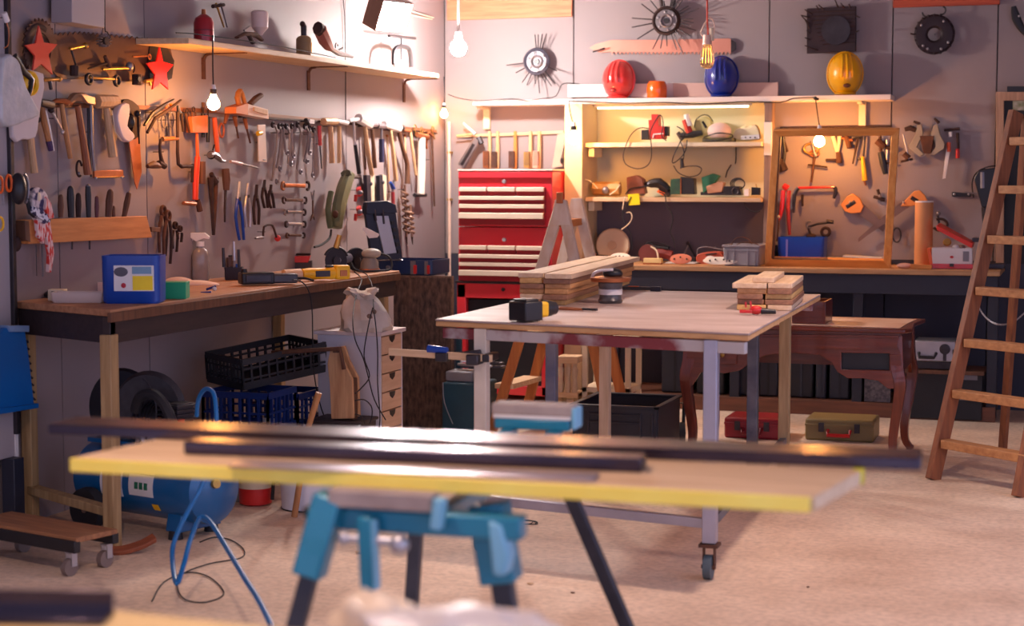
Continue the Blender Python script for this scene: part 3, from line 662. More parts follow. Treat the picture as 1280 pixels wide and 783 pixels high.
# wooden tool tote
yt=onz(425,525,.29).y
q=ony(427,525,yt)
T=VP('tool_tote','carpenter\'s wooden tool tote with pointed end boards and a carrying rail','tool box',(q.x,yt,q.z),0)
TOT=wood('tote_pine',(226,182,134),(176,124,82))
T.add('end_board',TOT,pg([(414,436),(424,434),(430,452),(441,474),(443,523),(415,524),(413,480),(410,455)],.02),bev=.003)
T.add('end_board',TOT,pg([(414,436),(424,434),(430,452),(441,474),(443,523),(415,524),(413,480),(410,455)],.02,o=-.07),bev=.003)
T.add('carrying_rail',WHD,bar(tuple(T.p(420,438,.02)),tuple(T.p(420,438,-.08)),.03,.025),bev=.003)
T.add('handle_bar',WHD,st([(340,441),(425,436),(430,462)],[.02,.02,.016],.02,o=.02,flat=True),bev=.003)
T.add('side_board',WHD,box(.05,.035,.1,.016,.05,.2),bev=.002); T.add('side_board',WHD,box(-.05,.035,.1,.016,.05,.2),bev=.002)
# dark box beneath the tote / floor
one('storage_box','dark brown lidded box on the floor under the wooden tool tote','box',mat('dark_box',(62,52,54),.6,0,.15,5),box(0,0,.139,.26,.2,.278),box(0,0,.279,.28,.22,.016),loc=(q.x-.03,yt+.09,0),bev=.006)
# crates
def crate(name,label,cat,loc,rz,w,d,h,m,rows=2,cols=6,tilt=0,group=None,wall=.012,rim=.03):
    T=Th(name,label,cat,loc,rz,group); 
    if tilt: T.root.rotation_euler=(R(tilt[0]),R(tilt[1]),rz)
    def side(x0,y0,x1,y1):
        S=[bar((x0,y0,h-rim/2),(x1,y1,h-rim/2),wall,rim),bar((x0,y0,rim*.6),(x1,y1,rim*.6),wall*.8,rim*1.2)]
        for i in range(cols+1):
            f=i/cols; x=x0+(x1-x0)*f; y=y0+(y1-y0)*f
            S.append(box(x,y,h/2,wall*.9,wall*.9,h-rim))
        for j in range(1,rows): S.append(bar((x0,y0,h*j/rows),(x1,y1,h*j/rows),wall*.6,wall*.8))
        return S
    for nm,a_ in(('front_side',(-w/2,-d/2,w/2,-d/2)),('back_side',(-w/2,d/2,w/2,d/2)),('left_side',(-w/2,-d/2,-w/2,d/2)),('right_side',(w/2,-d/2,w/2,d/2))):
        T.add('side_panel',m,*side(*a_))
    T.add('bottom',m,box(0,0,.005,w,d,.01))
    return T
BLC=mat('black_crate',(28,28,36),.45,0,.15,6); BLUC=mat('blue_crate',(12,42,108),.4,0,.15,6)
qc=onx(323,505,.42)
crate('blue_crate','blue plastic crate under the left part of the bench, beneath the black crate','crate',(.40,qc.y-.05,.24),0,.34,.3,.2,BLUC,2,7)
one('plastic_tub','dark blue closed tub on the floor holding up the left blue crate','tub',BLUC,box(0,0,.115,.36,.31,.23),loc=(.40,qc.y-.05,0),bev=.012)
q2=onx(357,510,.5)
crate('blue_crate','blue slotted crate with a white tag, nearer the wooden tool tote','crate',(.43,q2.y+.12,.2),0,.3,.3,.2,BLUC,3,6)
one('paper_tag','small white tag on the front of the right blue crate','tag',WHT,box(0,0,0,.07,.002,.025),loc=(.43,q2.y+.12-.16,.265))
one('plastic_tub','dark grey closed tub on the floor under the tagged blue crate','tub',mat('tub_grey',(52,54,62),.5,0,.1,5),box(0,0,.095,.31,.31,.19),loc=(.43,q2.y+.12,0),bev=.012)
c_=crate('folding_crate','black lattice crate tilted on top of the blue crates under the bench','crate',(.4,(qc.y+q2.y)/2+.08,.475),R(62),.5,.3,.15,BLC,3,10,tilt=(3,-6))
c_.add('paper_tag',WHT,box(.253,.0,.06,.003,.09,.06),label='white paper tag on the side')
# air compressor
cq=Vector((.57,-4.9,.2))
T=Th('air_compressor','blue air compressor with a horizontal tank under the bench','air compressor',(cq.x,cq.y,0),math.atan2(-.383,.924)+R(6))
TKB=mat('tank_blue',(8,92,150),.3,.1,.08,4,coat=.4)
zc=.2; r=.145; hl=.3
T.add('tank',TKB,lathe([(.02,-hl-.09),(.09,-hl-.075),(.14,-hl-.04),(r,-hl),(r,hl),(.14,hl+.04),(.09,hl+.075),(.02,hl+.09)],o=(0,0,zc),ax=(1,0,0),n=36))
def patch(a0,a1,x0,x1,rr,nm,m,lab=None,parent=None):
    def f(bm,TT):
        k=10; prev=None
        for i in range(k+1):
            a=R(a0+(a1-a0)*i/k); vs_=[bm.verts.new((x,-math.cos(a)*q_,zc+math.sin(a)*q_)) for x in(x0,x1) for q_ in(rr,rr+.0015)]
            if prev:
                bm.faces.new((prev[1],vs_[1],vs_[3],prev[3])); bm.faces.new((prev[0],prev[2],vs_[2],vs_[0])); bm.faces.new((prev[0],vs_[0],vs_[1],prev[1])); bm.faces.new((prev[2],prev[3],vs_[3],vs_[2]))
            prev=vs_
    return T.add(nm,m,f,label=lab)
patch(-20,55,-.17,-.04,r,'label_sticker',WHT,'white sticker with a dark blue impeller mark')
patch(22,58,.0,.14,r,'label_sticker',WHT); patch(-14,20,.0,.14,r,'label_sticker',WHT)
NB=mat('print_navy',(30,50,90),.5); 
for a,x0,x1,w_ in((40,-.15,-.07,14),(10,-.12,-.1,50),(20,-.15,-.06,8)): patch(a-w_/2,a+w_/2,x0,x1,r+.001,'printed_mark',NB)
patch(38,50,.015,.12,r+.001,'printed_mark',mat('print_grey',(110,100,120),.5))
for x0 in(.035,.062,.09): patch(-3,8,x0,x0+.02,r+.001,'printed_mark',GRN)
patch(-38,-26,.12,.155,r+.001,'warning_sticker',YEL)
T.add('end_plug',BRS,cyl((hl+.075,-.04,zc+.03),(hl+.1,-.045,zc+.035),.018))
for sx in(.22,):
    T.add('foot',TKB,hexa([Vector((sx-.04,-.12,.03)),Vector((sx+.04,-.12,.03)),Vector((sx+.04,.12,.03)),Vector((sx-.04,.12,.03))],[Vector((sx-.04,-.1,.12)),Vector((sx+.04,-.1,.12)),Vector((sx+.04,.1,.12)),Vector((sx-.04,.1,.12))]),bev=.006)
    for sy in(-.1,.1): T.add('rubber_foot',BLR,cyl((sx,sy,0),(sx,sy,.035),.03,.026))
wh=T.add('wheel',BLR,lathe([(.06,-.02),(.086,-.024),(.09,0),(.086,.024),(.06,.02)],o=(-.2,-.185,.09),ax=(0,1,0),n=28))
T.add('wheel_rim',mat('rim_brown',(136,110,96),.5,.3,.2,9),lathe([(.062,-.012),(.064,.012)],o=(-.2,-.185,.09),ax=(0,1,0),n=28),*[bar((-.2+.01*math.cos(R(a)),-.19,.09+.01*math.sin(R(a))),(-.2+.062*math.cos(R(a)),-.19,.09+.062*math.sin(R(a))),.008,.012,U=(0,1,0)) for a in range(0,360,45)],cyl((-.2,-.21,.09),(-.2,-.165,.09),.014),parent=wh)
_z=[bpy.data.objects]; n0_=len(bpy.data.objects); _before=set(o.name for o in bpy.data.objects)
T.add('belt_guard',mat('guard_black',(34,34,42),.5,.2,.15,12),lathe([(.02,-.025),(.16,-.02),(.17,0),(.16,.02),(.02,.025)],o=(-.2,.02,.6),ax=(.25,-1,0),n=32))
T.add('platform',TKB,box(-.02,0,.475,.55,.2,.02),bev=.003)
T.add('motor',mat('motor_black',(40,40,48),.45,.3,.15,10),cyl((-.04,.0,.57),(.1,.0,.57),.09),*[cyl((-.03+.02*i,0,.57),(-.022+.02*i,0,.57),.098) for i in range(6)])
T.add('fan_cover',mat('fan_grille',(58,56,62),.5,.3,.3,30),lathe([(.02,-.03),(.14,-.025),(.155,0),(.14,.03),(.02,.03)],o=(.0,-.02,.62),ax=(.45,-1,0),n=32),*[tube([Vector((.0-.05+.0,-.06,.62))+Vector((math.cos(a)*.15,-.02,math.sin(a)*.15)) for a in [R(q*12) for q in range(-14,6)]],.004,6)])
T.add('cylinder_head',STD,*[box(.16,-.02,.52+.018*i,.12,.12,.008) for i in range(8)],box(.16,-.02,.58,.09,.09,.15),bev=.002)
T.add('belt_cover',BLR,tube([(.02,-.12,.62),(.06,-.13,.68),(.13,-.13,.70),(.2,-.13,.66),(.25,-.13,.58)],[.022,.022],8,s=3))
T.add('fuel_pipe',STB,tube([(.05,-.14,.5),(.09,-.16,.54),(.12,-.16,.5),(.16,-.16,.53),(.2,-.15,.47)],.01,8,s=3))
sw=T.add('switch_box',BLK,box(.26,-.08,.53,.1,.09,.09),bev=.006); T.add('switch_panel',YEL,box(.3,-.128,.53,.03,.006,.085),parent=sw)
T.add('switch_knob',RED,cyl((.24,-.08,.575),(.24,-.08,.6),.014),parent=sw)
for o in bpy.data.objects:
    if o.name not in _before and o.parent is T.root: o.location.z-=.115
# hoses
hz=[ond(x,y,d) for x,y,d in((246,520,6.6),(248,500,6.55),(256,487,6.5),(266,490,6.45),(270,510,6.42),(270,545,6.4),(262,580,6.3),(250,612,6.15),(232,645,6.0),(217,680,5.9),(216,705,5.82),(221,730,5.7))]
one('air_hose','bright blue air hose looping from the compressor down to the floor','hose',mat('hose_blue',(6,104,172),.4,0,.1,8),tube(hz+[ond(230,705,5.78),ond(238,675,5.85),ond(250,648,5.95),ond(262,652,5.9),ond(280,680,5.65),ond(305,722,5.2),ond(324,752,4.85),ond(345,795,4.5)],.0085,8,s=5))
one('wire_loop','thin dark wire looped loosely on the concrete beside the hose','wire',BLR,tube([onz(x,y,.004) for x,y in((190,752),(205,728),(235,716),(262,722),(280,742),(258,753),(232,750),(222,735),(228,718),(262,705),(300,698),(305,688),(290,676),(268,672))]+[onz(250,678,.004)],.0025,6,s=5))
# fire extinguisher, bucket
qe=onz(312,634,0)
T=Th('fire_extinguisher','small red cylinder standing on the floor beside the compressor','fire extinguisher',(qe.x,qe.y+.06,0),.3)
T.add('cylinder',RED,lathe([(.05,0),(.072,.01),(.075,.05),(.075,.15),(.06,.19),(.025,.21),(.02,.23)],n=24))
T.add('valve',BLK,box(0,0,.24,.05,.03,.03),box(.03,0,.262,.08,.02,.012),bev=.003)
T.add('hose',BLR,tube([(.02,-.02,.235),(.07,-.05,.2),(.085,-.04,.12),(.08,-.04,.03)],.008,s=4))
T.add('label_sticker',CRM,lathe([(.0755,.08),(.0755,.13)],n=24)); 
qb=onz(370,641,0)
T=Th('bucket','white plastic bucket standing on the floor under the drawer cabinet','bucket',(qb.x,qb.y+.115,0))
T.add('body',mat('bucket_white',(222,222,230),.4,0,.03,4),lathe([(.105,0),(.112,.003),(.125,.25),(.13,.25),(.13,.262),(.122,.262),(.11,.01),(.02,.008)],n=32))
T.add('dark_ring',BLR,lathe([(.108,-.001),(.115,.001),(.115,.006),(.108,.006)],n=32))
T.add('handle',WHT,tube([(-.13,0,.24),(-.1,-.07,.17),(0,-.11,.14),(.1,-.07,.17),(.13,0,.24)],.003,6,s=4))
q=onz(388,545,.2)
one('wooden_stick','short brown tool handle sticking up beside the blue crates','tool handle',WH,lambda bm,T:_sweep(bm,[Vector((-.08,0,-.44)),Vector((-.01,0,-.05)),Vector((.04,0,.1))],[.03,.026,.03],[.02,.02,.022],(0,-1,0),8),loc=ond(388,520,7.3),ang=60)
one('metal_box','grey flat metal box standing on the floor behind the red cylinder','box',GRY,box(0,0,.14,.14,.1,.28),loc=(onz(290,640,0).x-.13,onz(290,640,0).y+.24,0),rz=.2,bev=.006)
# blue tool trolley under table left
q=onz(590,545,0)
T=Th('toolbox','dark teal toolbox with tools heaped on it, behind the front left table leg','toolbox',(q.x-.02,q.y+.02,0))
TB=mat('toolbox_teal',(22,66,84),.45,0,.2,8)
T.add('body',TB,box(0,0,.16,.24,.26,.3),bev=.01)
T.add('tray',GRY,box(-.03,-.02,.34,.16,.16,.06),bev=.01)
T.add('frame',TB,box(-.1,.1,.42,.03,.03,.3),box(.02,.1,.56,.26,.025,.02),bev=.004)
T.add('wire',STB,tube([(-.11,-.135,.31),(-.1,-.14,.2),(-.05,-.14,.08)],.0025,6,s=3))
for i,(x,y,a,l) in enumerate(((.1,.0,20,.24),(.06,-.05,-10,.2),(.14,-.04,5,.2),(.1,-.09,35,.18),(.02,-.03,-30,.16))):
    one('hand_tool','loose steel hand tool heaped on the teal toolbox','hand tool',STB if i%2 else STD,bar((-l/2,0,0),(l/2,0,0),.022,.012),ball(l/2,0,0,.02,.016,.008),loc=(q.x-.02+x*.7,q.y+.02+y,.39+.014*i),rz=R(a),group='loose tools heaped on the teal toolbox',bev=.002)
# black crate under table
HCr=.3
a_=onz(716,506,HCr); b_=onz(824,509,HCr); c_=onz(848,497,HCr)
w=b_.x-a_.x; dd=.5
T=Th('black_crate','large open black plastic crate on the floor under the table','crate',((a_.x+b_.x)/2,a_.y+dd/2,0))
BKC=mat('crate_charcoal',(40,38,46),.5,0,.12,5)
for nm,sx,sy,lx,ly in(('f',0,-dd/2,w,.01),('b',0,dd/2,w,.01),('l',-w/2,0,.01,dd-.02),('r',w/2,0,.01,dd-.02)):
    T.add('side_panel',BKC,box(sx,sy,HCr/2,lx,ly,HCr-.004),bev=.002)
T.add('bottom',BKC,box(0,0,.008,w-.02,dd-.02,.014))
T.add('rim',BKC,*[box(0,s*dd/2,HCr,w+.03,.03,.012) for s in(-1,1)],*[box(s*w/2,0,HCr,.03,dd+.03,.012) for s in(-1,1)],bev=.003)
T.add('rib',BKC,*[box(0,-dd/2-.01,z,w*.6,.016,.008) for z in(.22,.26)],*[box(x*w/2,-dd/2-.008,.14,.012,.012,.26) for x in(-.9,-.62,.62,.9)],bev=.002)
# pale baluster box and white shelf behind the table
yb_=-1.55; q=ony(709,492,yb_)
T=VP('baluster_rack','small pale wooden rack with turned balusters seen between the table legs','rack',(q.x,yb_,0))
zt=ony(709,446,yb_).z; zb=ony(709,492,yb_).z
T.add('top_board',WPX,box(0,.06,zt-.02,.13,.14,.04),bev=.003); T.add('bottom_board',WPX,box(0,.06,zb-.01,.13,.14,.03),bev=.003)
for i in(-1,0,1):
    T.add('baluster',WPZ,lathe([(.016,zb),(.02,zb+.03),(.013,zb+.08),(.02,zb+.14),(.012,zt-.06),(.018,zt-.03)],o=(i*.042,.01,0),n=12))
for sx in(-1,1): T.add('leg',WLG,box(sx*.05,.06,zb/2,.03,.1,zb),bev=.003)
q=ony(758,490,yb_+.1)
T=VP('white_frame_shelf','narrow white wooden frame shelf standing behind the table legs','shelf',(q.x,yb_+.1,0))
zt=ony(758,424,yb_+.1).z
for sx in(-1,1):
    for sy in(0,.25): T.add('leg',CRM,box(sx*.13,sy,zt/2,.03,.03,zt),bev=.002)
for z in(zt-.015,zt-.3,.1): T.add('shelf_board',CRM,box(0,.125,z,.29,.28,.03),bev=.002)
# things stored on the lower counter shelf (dark cases) and on the floor
dk_=[mat('case_navy',(34,36,48),.45,0,.15,5),mat('case_black',(26,26,32),.45,0,.15,5),mat('case_slate',(44,46,58),.5,0,.15,5)]
yS=-.34
info=[(826,860,'round-edged black case on the lower shelf behind the desk\'s left leg'),(870,905,'black case between the left desk legs on the lower shelf'),(921,942,'slim dark case left of the dark table leg on the lower shelf'),(948,972,'slim dark case just right of the dark table leg on the lower shelf'),(986,1016,'tall dark blue case right of the wooden table leg on the lower shelf'),(1019,1032,'slim dark case with a pale edge on the lower shelf'),(1036,1062,'rounded dark case under the middle of the antique desk'),(1064,1078,'thin navy case beside the dusty metal plate on the lower shelf')]
for i,(p0,p1,lb) in enumerate(info):
    x0=ony(p0,480,yS-.2).x; x1=ony(p1,480,yS-.2).x
    T=Th('storage_case',lb,'case',((x0+x1)/2,yS,.092),0,'dark storage cases on the lower counter shelf')
    h=[.33,.34,.36,.34,.35,.3,.35,.3][i]
    T.add('body',dk_[i%3],box(0,0,h/2,x1-x0,.38,h),bev=.012)
    T.add('latch',STD,box((x1-x0)*.35,-.193,h*.7,.012,.008,.035),bev=.001)
    T.add('rim',dk_[(i+1)%3],box(0,-.188,h*.5,min(.012,x1-x0),.01,h*.96))
x0=ony(1080,500,-.58).x; x1=ony(1113,500,-.58).x
one('metal_plate','dusty speckled metal plate standing on the lower shelf under the desk\'s drawer hole','plate',mat('speckled_plate',(110,104,108),.5,.4,.2,60,(70,66,74),0,None,4,.6),box(0,0,.12,x1-x0,.02,.24),loc=((x0+x1)/2,-.57,.092),bev=.002)
def hardcase(name,label,px0,px1,pyt,pyb,m,handle,y):
    a_=onz((px0+px1)/2,pyb,0) if y is None else None
    yy=a_.y if y is None else y
    p0=ony(px0,pyb,yy); p1=ony(px1,pyb,yy); h=ony((px0+px1)/2,pyt,yy).z-p0.z; w=p1.x-p0.x; z0=max(0,p0.z) if y is not None else 0
    T=Th(name,label,'case',((p0.x+p1.x)/2,yy,z0))
    T.add('body',m,box(0,.14,h/2,w,.28,h),bev=.012)
    T.add('rim',m,box(0,-.002,h*.72,w,.01,.012),bev=.002)
    for s in(-1,1): T.add('latch',STD,box(s*w*.26,-.008,h*.62,.03,.012,.05),bev=.002)
    T.add('handle',handle,tube([(-w*.16,-.006,h*.5),(-w*.16,-.035,h*.3),(w*.16,-.035,h*.3),(w*.16,-.006,h*.5)],.011,8),label='handle')
    return T
hardcase('red_case','red plastic tool case on the floor under the antique desk',905,975,525,549,mat('case_red',(150,30,40),.4,0,.1,6),mat('case_red_dark',(120,24,34),.4),None)
hardcase('olive_case','olive-brown plastic case with a bright red handle under the antique desk',1006,1092,527,552,mat('case_olive',(140,118,72),.45,0,.1,6),RED,None)
yy=-.62
p=ony(1168,452,yy)
T=Th('aluminium_case','silver aluminium case with a round clasp beside the antique desk','case',(p.x,yy,p.z))
T.add('body',STB,box(0,.12,.06,.24,.24,.125),bev=.008)
T.add('handle',BLK,tube([(-.09,-.005,.05),(-.085,-.03,.025),(.0,-.03,.025),(.01,-.005,.05)],.01))
T.add('clasp',STD,lathe([(.03,-.006),(.032,.004),(.02,.006)],o=(.06,-.004,.075),ax=(0,-1,0)),box(.06,-.008,.035,.02,.008,.06))
T.add('corner',BLK,box(.115,-.004,.06,.02,.02,.03),bev=.002)
zt=p.z
T=Th('tool_cabinet','low dark cabinet with a wooden lip holding up the aluminium case','cabinet',(p.x+.0,yy,0))
T.add('body',dk_[1],box(0.06,.16,zt/2-.03,.44,.3,zt-.075),bev=.006); T.add('cabinet_top',WHD,box(.06,.14,zt-.062,.46,.34,.022),bev=.002)
T.add('tray',STD,box(0,.1,zt-.025,.3,.2,.045),bev=.004)
T.add('label_sticker',GRY,box(.2,-.0,zt*.42,.1,.006,.04)); T.add('label_sticker',GRY,box(.2,.0,zt*.75,.1,.006,.03))
# small wheeled jack behind the black crate
q=onz(840,556,0)
T=Th('hand_truck','small black wheeled frame with a red hub beside the black crate','trolley',(q.x,q.y+.05,0))
T.add('wheel',BLR,lathe([(.04,-.015),(.06,-.018),(.062,0),(.06,.018),(.04,.015)],o=(-.06,0,.062),ax=(1,.3,0),n=24)); T.add('wheel',BLR,lathe([(.04,-.015),(.06,-.018),(.062,0),(.06,.018),(.04,.015)],o=(.05,-.04,.062),ax=(1,.3,0),n=24))
T.add('axle',STD,cyl((-.08,0,.062),(.07,-.04,.062),.01)); T.add('frame',BLK,tube([(-.05,.02,.06),(-.05,.04,.22),(.05,.02,.22),(.05,0,.06)],.01)); T.add('hub',RED,ball(-.06,-.02,.11,.03,.015,.012))
# ---- dolly at the left, blue folded bracket, floor chunk
a_=onz(98,674,.14); 
T=Th('wheeled_dolly','low wooden dolly on small casters in the left corner','dolly',(a_.x,a_.y,0),R(-16))
T.add('deck',wood('dolly_wood',(178,124,82),(120,78,54),axis=0),box(-.3,.09,.135,.6,.2,.02),bev=.003)
T.add('rail',BLK,box(-.3,-.005,.11,.6,.03,.045),bev=.003); T.add('rail',BLK,box(-.3,.18,.11,.6,.03,.04),bev=.003)
for x,y in((-.04,.0),(-.04,.17),(-.5,0),(-.5,.17)):
    c_=T.add('caster',mat('caster_grey',(120,104,98),.6,0,.2,8),cyl((x-.012,y-.01,.032),(x+.012,y-.01,.032),.032)); T.add('fork',STB,box(x,y,.085,.035,.03,.006),box(x-.016,y,.06,.003,.025,.05),box(x+.016,y,.06,.003,.025,.05),parent=c_)
q=onz(160,695,0)
one('wood_offcut','curled brown wooden offcut lying on the floor by the bench leg','offcut',wood('offcut',(170,92,54),(120,62,40),axis=0),lambda bm,T:_sweep(bm,smooth([(-.1,0,.01),(-.04,0,.012),(.03,.02,.03),(.08,.04,.055)],4),[.05]*13,[.018]*13,(0,-.3,1),8,False,True),loc=(q.x,q.y+.03,.002),rz=.3,bev=.004)
# ================================================================ LEFT WALL TOOLS
def TL(W,name,label,cat,px,py,off,*parts,g=None,bev=.0015):
    T=(LW if W=='L' else BW)(name,label,cat,px,py,off,g)
    for p in parts:
        par=None; 
        o=T.add(p[0],p[1],*p[2:],bev=0 if len(p)<3 else (bev if any(getattr(x,'__name__','')=='f' for x in p[2:]) else 0))
    return T
def L(*a,**k): return TL('L',*a,**k)
def B(*a,**k): return TL('B',*a,**k)
GT='hand tools hung along the nail rail on the left wall'
GS='spanners hung on the left wall'
def hammer(W,label,head,hand,hm,wm,hw,gw,name='hammer',off=.05,g=GT,ht=None,grip=None):
    T=(LW if W=='L' else BW)(name,label,'hammer',hand[0][0],hand[0][1],off,g)
    T.add('head',hm,st(head,hw if isinstance(hw,(list,tuple)) else hw,ht,flat=False,n=8),bev=0)
    T.add('handle',wm,st(hand,gw,s=3,n=10))
    if grip: T.add('grip',grip[0],st(grip[1],grip[2],n=10))
    return T
# rails
T=LW('nail_rail','long brown nail rail from which the hammers hang on the left wall','rail',300,142,.012)
T.add('strip',wood('rail_wood',(150,96,64),(110,66,46),axis=0),st([(52,131),(150,133),(300,141),(545,164)],[5,4.5],3,flat=True),bev=.001)
T.add('leather_edge',RUD,st([(300,146),(420,153),(545,167)],[2.5,2],5,flat=True,o=3))
# --- big saw blades, gears and stars
SAW=mat('saw_brown',(112,84,74),.5,.6,.15,6,(88,64,58))
def teeth(top,n,h,rest,flip=1):
    P=[]
    tot=len(top)-1
    for i in range(n):
        for f,dh in((0,0),(.5,-h*flip),(.95,0)):
            t=(i+f)/n*tot; j=min(tot-1,int(t)); a,b=top[j],top[j+1]; u=t-j
            P.append((a[0]+(b[0]-a[0])*u,a[1]+(b[1]-a[1])*u+dh))
    return P+rest
T=LW('crosscut_saw','wide brown crosscut saw blade with teeth on top behind the hanging spanners','saw blade',140,75,.012)
T.add('blade',SAW,pg(teeth([(66,45),(100,43),(130,46),(165,49),(200,53)],22,4,[(212,58),(216,75),(214,95),(207,104),(190,105),(130,99),(75,99),(66,90)]),1.2))
T.add('end_collar',STD,pg([(186,56),(205,56),(216,76),(213,98),(200,104),(186,100),(183,78)],2,o=1.4))
def circ_saw(px,py,r,n,h,rin,t=1.4):
    def f(bm,T):
        c=T.p(px,py,0); K=T.k; O=[]
        for i in range(n):
            a=2*PI*i/n; O+= [(c.x+r*K*math.cos(a),c.z+r*K*math.sin(a)),(c.x+(r+h)*K*math.cos(a+.9*2*PI/n),c.z+(r+h)*K*math.sin(a+.9*2*PI/n))]
        m=len(O); I=[(c.x+rin*K*math.cos(2*PI*i/m),c.z+rin*K*math.sin(2*PI*i/m)) for i in range(m)]
        y0,y1=-0,-t*K; V=[[bm.verts.new((x,y,z)) for x,z in Q] for Q in(O,I) for y in(y0,y1)]
        for i in range(m):
            j=(i+1)%m
            for A_,B_ in((V[0],V[1]),(V[1],V[3]),(V[3],V[2]),(V[2],V[0])): bm.faces.new((A_[i],A_[j],B_[j],B_[i]))
    return f
T=LW('circular_saw_disc','large ring-shaped saw blade behind the pale red star at top left','saw blade',50,62,.03)
T.add('blade',SAW,circ_saw(50,62,35,30,4,21,2),ang=20)
T.add('worn_face',RUD,rg(50,62,29,7,1.5,o=2.2,a0=60,a1=190))
def star(px,py,pts,m): return pg(pts,2.5)
def starpts(cx,cy,r,asp,rin=.4,rot=90):
    return [(cx+math.cos(R(rot+36*i))*(r if i%2==0 else r*rin)*asp,cy-math.sin(R(rot+36*i))*(r if i%2==0 else r*rin)) for i in range(10)]
T=LW('red_star','pale red metal star fixed on the ring saw blade at top left','star',50,62,.06)
solo(T,mat('star_pale_red',(226,72,58),.5,0,.05,4),pg([(48,32),(54,53),(71,55.5),(60,68),(65,93),(51,80),(40,89),(43,70),(31,56.5),(44,54)],2.5),bev=.001)
T=LW('red_star','bright red metal star on the right end of the wide saw blade','star',199,88,.05)
solo(T,mat('star_bright_red',(232,20,34),.45,0,.05,4),pg([(199,59),(203,77),(216,81),(207,91),(210,112),(200,103),(190,112),(193,93),(183,79),(195,77)],2.5),bev=.001)
# L-shaped wheel wrench + sockets on saw blade
L('socket_wrench','bent brass-coloured socket wrench hanging on the wide saw blade','wrench',97,60,.04,('arm',BRS,st([(87,61),(105,57)],4),dt(107,57,4)),('shaft',STD,st([(89,62),(95,82)],3)),('socket',RUD,st([(93,82),(93,95)],[13,13],11),))
L('toothed_gear','small toothed gear wheel hanging by a wire under the pale box','gear',129,50,.05,('hub',STD,dk(130,51,5,8)),('toothed_rim',STL,*[st([(130+math.cos(R(a))*5,51+math.sin(R(a))*5),(130+math.cos(R(a))*7.5,51+math.sin(R(a))*8)],2.2,8) for a in range(0,360,30)]),('wire',STD,st([(129,34),(127,44)],1)))
L('gear_puller','dull metal gear puller with ball end hanging on the saw blade','puller',145,82,.04,('beam',BRS,st([(128,86),(162,85)],4)),('arm',RUS,st([(131,70),(137,84)],[5,7])),('arm',RUD,st([(110,86),(133,79)],[2,4])),('ball_end',STL,dt(162,83,5,5,6)),('hook',RUD,rg(165,85,6,2.5,a0=-60,a1=120)))
L('double_spanner','heavy double-ended spanner lying across the saw blade near its lower edge','spanner',128,100,.045,('shank',BRS,st([(112,97),(130,98),(145,99)],[4,4])),('ring_end',STD,rg(111,99,6,4,5),),('ring_end',STD,rg(146,101,6,4,5)),g=GS)
L('impact_socket','short black impact socket hanging at the right of the double spanner','socket',171,100,.05,('body',RUD,st([(171,93),(171,106)],[12,13],12)),('bore',BLK,dk(173,99,3.5,3,o=6)))
L('coach_bolt','thin coach bolt stuck in the saw blade left of the bright red star','bolt',176,70,.04,('shank',COP,st([(166,71),(184,70)],2.2)),('head',COP,rg(187,71,3,2)))
L('pipe_fitting','small brass pipe fitting hanging between the two stars','pipe fitting',188,101,.04,('body',BRS,st([(181,102),(194,99)],5),st([(187,101),(188,107)],4)),('cap',STD,dt(194,99,3)))
L('pipe_fitting','branched brass pipe fitting under the pale red star','pipe fitting',65,100,.06,('body',BRS,st([(54,100),(74,99)],5)),('branch',STD,st([(62,101),(64,112)],5)),('cap',BRS,dt(74,99,3.5)))
# upper left box and cable
T=LW('junction_box','pale grey metal box high on the left wall, cut by the top edge','box',110,15,.12)
solo(T,WALLP,pg([(89,-30),(130,-30),(130,35),(89,28)],30,o=-14),bev=.003)
T=LW('cable','black cable dropping beside the pale box to the small gear','cable',131,20,.02)
solo(T,BLR,st([(131,-20),(131,34),(134,40),(139,49)],1.6,s=3))
T=LW('cable','thin dark cable running down the wall joint left of the wooden mallets','cable',433,80,.01)
solo(T,BLR,st([(428,-10),(430,10),(431,30),(432,80),(432,155)],1.3,s=3))
# --- things hanging at the extreme left post
T=LW('extension_plug','white plug hanging on a thin flex at the top left corner','plug',7,22,.12)
T.add('body',WHT,st([(5,16),(9,27)],[7,8],7)); T.add('flex',COP,st([(8,27),(11,40),(10,56),(5,60)],1.4,s=3))
T=LW('clear_bag','crumpled clear plastic bag with white contents hanging at the left edge','bag',15,110,.16)
T.add('sack',mat('clear_film',(214,212,214),.3,0,.1,14,(170,176,178),.6),pg([(-6,72),(12,74),(18,90),(24,110),(36,132),(40,145),(22,152),(8,158),(-8,150)],24,s=2),bev=.012,ang=60)
T.add('tied_neck',WHT,dt(6,80,9,8,6))
T=LW('tape_roll','yellow and black tape roll hanging behind the clear plastic bag','tape',36,104,.1)
T.add('roll',YEL,rg(36,104,12,9,14),dk(30,100,4,8)); T.add('band',BLK,st([(18,70),(30,90),(40,100),(36,118)],[10,9,8,6],6,o=9,s=2),label='black band')
T=LW('white_apron','white cloth hanging down behind the plastic bag over a wooden handle','cloth',34,140,.07)
T.add('cloth',mat('cloth_white',(206,196,196),.8,0,.06,5,bump=.2),pg([(14,95),(52,92),(49,130),(46,150),(42,172),(26,174),(14,172)],7,s=2),bev=.006,ang=60)
hammer('L','pale square wooden handle sticking out below the white cloth',[(28,150),(48,150)],[(36,152),(40,190),(43,216)],STD,WHP,8,[10,9,10],'hammer',.035)
L('black_strap','narrow black strip hanging down from the clear plastic bag','strap',12,185,.04,('band',BLK,st([(10,152),(13,218)],4.5,2,flat=True)),('end_tag',GRY,st([(8,170),(10,214)],2,1,o=-1,flat=True)))
